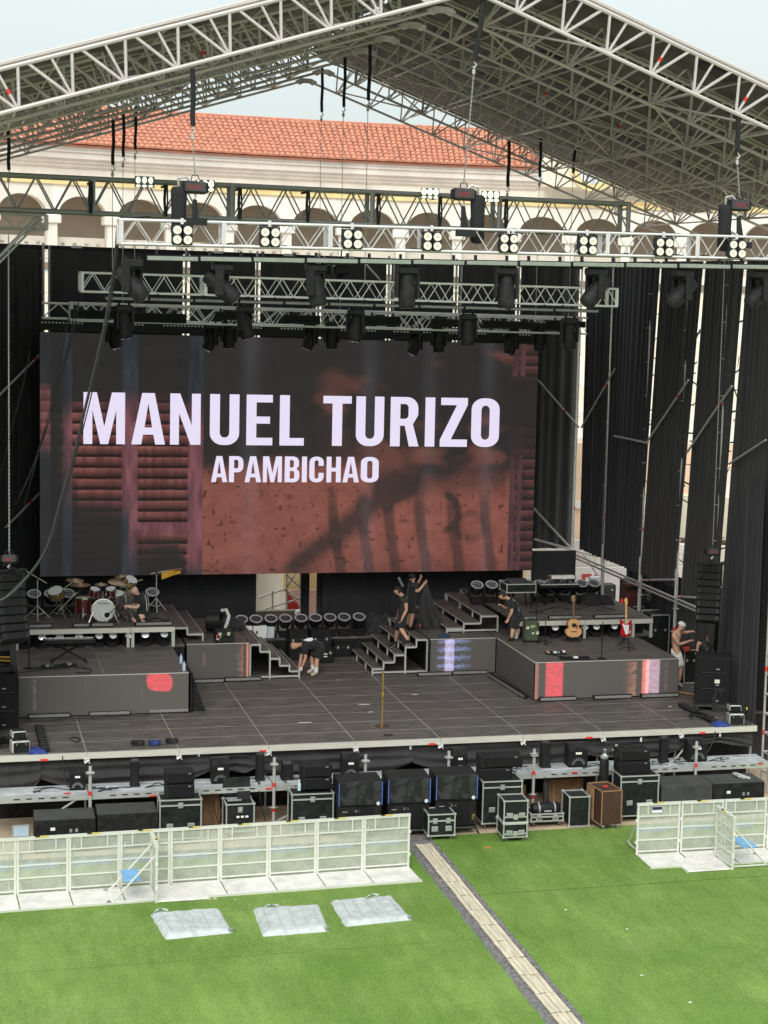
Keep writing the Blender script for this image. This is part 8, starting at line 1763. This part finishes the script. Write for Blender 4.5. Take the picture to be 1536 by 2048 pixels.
person('dark haired man in black leaning on the keyboard platform', 7.12, dict(head=(1005, 1192, 0), neck=(1014, 1196, 0), chest=(1024, 1205, 0), belly=(1032, 1217, 0), pelvis=(1037, 1230, 0), shN=(1021, 1207, -.18), elN=(1024, 1223, -.24), haN=(1015, 1240, -.15), shF=(1017, 1203, .15), elF=(1015, 1217, .2), haF=(1004, 1211, .15), hipN=(1035, 1233, -.09), knN=(1026, 1258, -.1), anN=(1023, 1277, -.1), toN=(1017, 1283, -.15), hipF=(1038, 1233, .09), knF=(1037, 1257, .09), anF=(1033, 1276, .08), toF=(1030, 1283, -.1)), face=(-.7, -.2, -.65), short_frac=.92, back=[(1026, 1199, 1033, 1207, .009), (1033, 1207, 1037, 1216, .009), (1037, 1216, 1038, 1222, .008)])
person('shirtless man in a white cap and white shorts at the right wing', 4.75, dict(head=(1362, 1253, 0), neck=(1357, 1261, 0), chest=(1351, 1274, 0), belly=(1352, 1290, 0), pelvis=(1352, 1304, 0), shN=(1347, 1270, -.17), elN=(1358, 1289, -.26), haN=(1383, 1281, -.2), shF=(1359, 1264, .17), elF=(1369, 1265, .2), haF=(1382, 1263, .15), hipN=(1354, 1308, -.1), knN=(1362, 1335, -.1), anN=(1358, 1364, -.1), toN=(1366, 1373, -.15), hipF=(1350, 1308, .1), knF=(1352, 1336, .1), anF=(1346, 1362, .12), toF=(1354, 1370, .05)), skin=SKIN, shirt=None, shorts=CLOTHW, shoe=PGRY, hat=CLOTHW, hair=HAIR, face=(.8, -.2, -.55), short_frac=.90, k=.96)
person('man in black crouching over cases at the far right wing', 5.0, dict(head=(1420, 1278, 0), neck=(1416, 1288, 0), chest=(1410, 1297, 0), belly=(1412, 1312, .1), pelvis=(1414, 1325, .2), shN=(1405, 1294, -.15), elN=(1397, 1284, -.2), haN=(1394, 1302, -.2), shF=(1416, 1292, .15), elF=(1420, 1304, .2), haF=(1408, 1316, .1), hipN=(1412, 1328, .1), knN=(1402, 1344, -.1), anN=(1408, 1368, .1), toN=(1402, 1376, -.1), hipF=(1418, 1328, .3), knF=(1412, 1344, .1), anF=(1418, 1368, .3), toF=(1412, 1376, .1)), face=(-.5, -.4, -.7), hair=HAIR, back=[(1408, 1296, 1413, 1298, .03)])
person('man in a pale hat glimpsed behind the centre ring lights', 15.9, dict(head=(598, 1228, 0), neck=(602, 1235, 0), chest=(606, 1245, 0), belly=(607, 1258, 0), pelvis=(607, 1270, 0), shN=(600, 1243, -.17), elN=(594, 1256, -.2), haN=(588, 1268, -.2), shF=(611, 1242, .15), elF=(614, 1256, .2), haF=(610, 1268, .1), hipN=(606, 1272, -.09), knN=(605, 1296, -.1), anN=(605, 1318, 0), toN=(602, 1324, -.15), hipF=(609, 1272, .09), knF=(610, 1296, 0), anF=(611, 1318, 0), toF=(608, 1324, -.1)), hat=CLOTHW, shirt=PGRY, face=(-.3, -.8, -.3), skin=SKIN)
# tall cloth held up by the man in the cap
a0 = aty(850, 1163, 9.2)
b = MB()
def clo(u, v):
    w_ = .10 + .42 * v ** 1.2; x = a0.x + .10 * v + (u - .5) * w_ * 1.6 + .16 * v * v; z = a0.z - (a0.z - RH - .02) * v
    return Vector((x, 9.25 - .10 * math.sin(PI * u) + .07 * math.sin(u * 17 + 2 * math.sin(v * 3)) * v, z))
b.grid(clo, 40, 24); c_ = Vector((a0.x, 9.25, RH)); b.v = [tuple(Vector(q) - c_) for q in b.v]
tag(b.build('hanging_cloth', DRAPE2, None, True, loc=c_), 'tall black cloth held up beside the right rear steps', 'cloth')
o = thing('grey_pole', 'short grey pole leaning behind the two men at the right stairs', 'pole', aty(806, 1173, 11.8)); rod('stem', (0, 0, 0), aty(797, 1155, 11.8) - o.location, .04, PGRY, o)
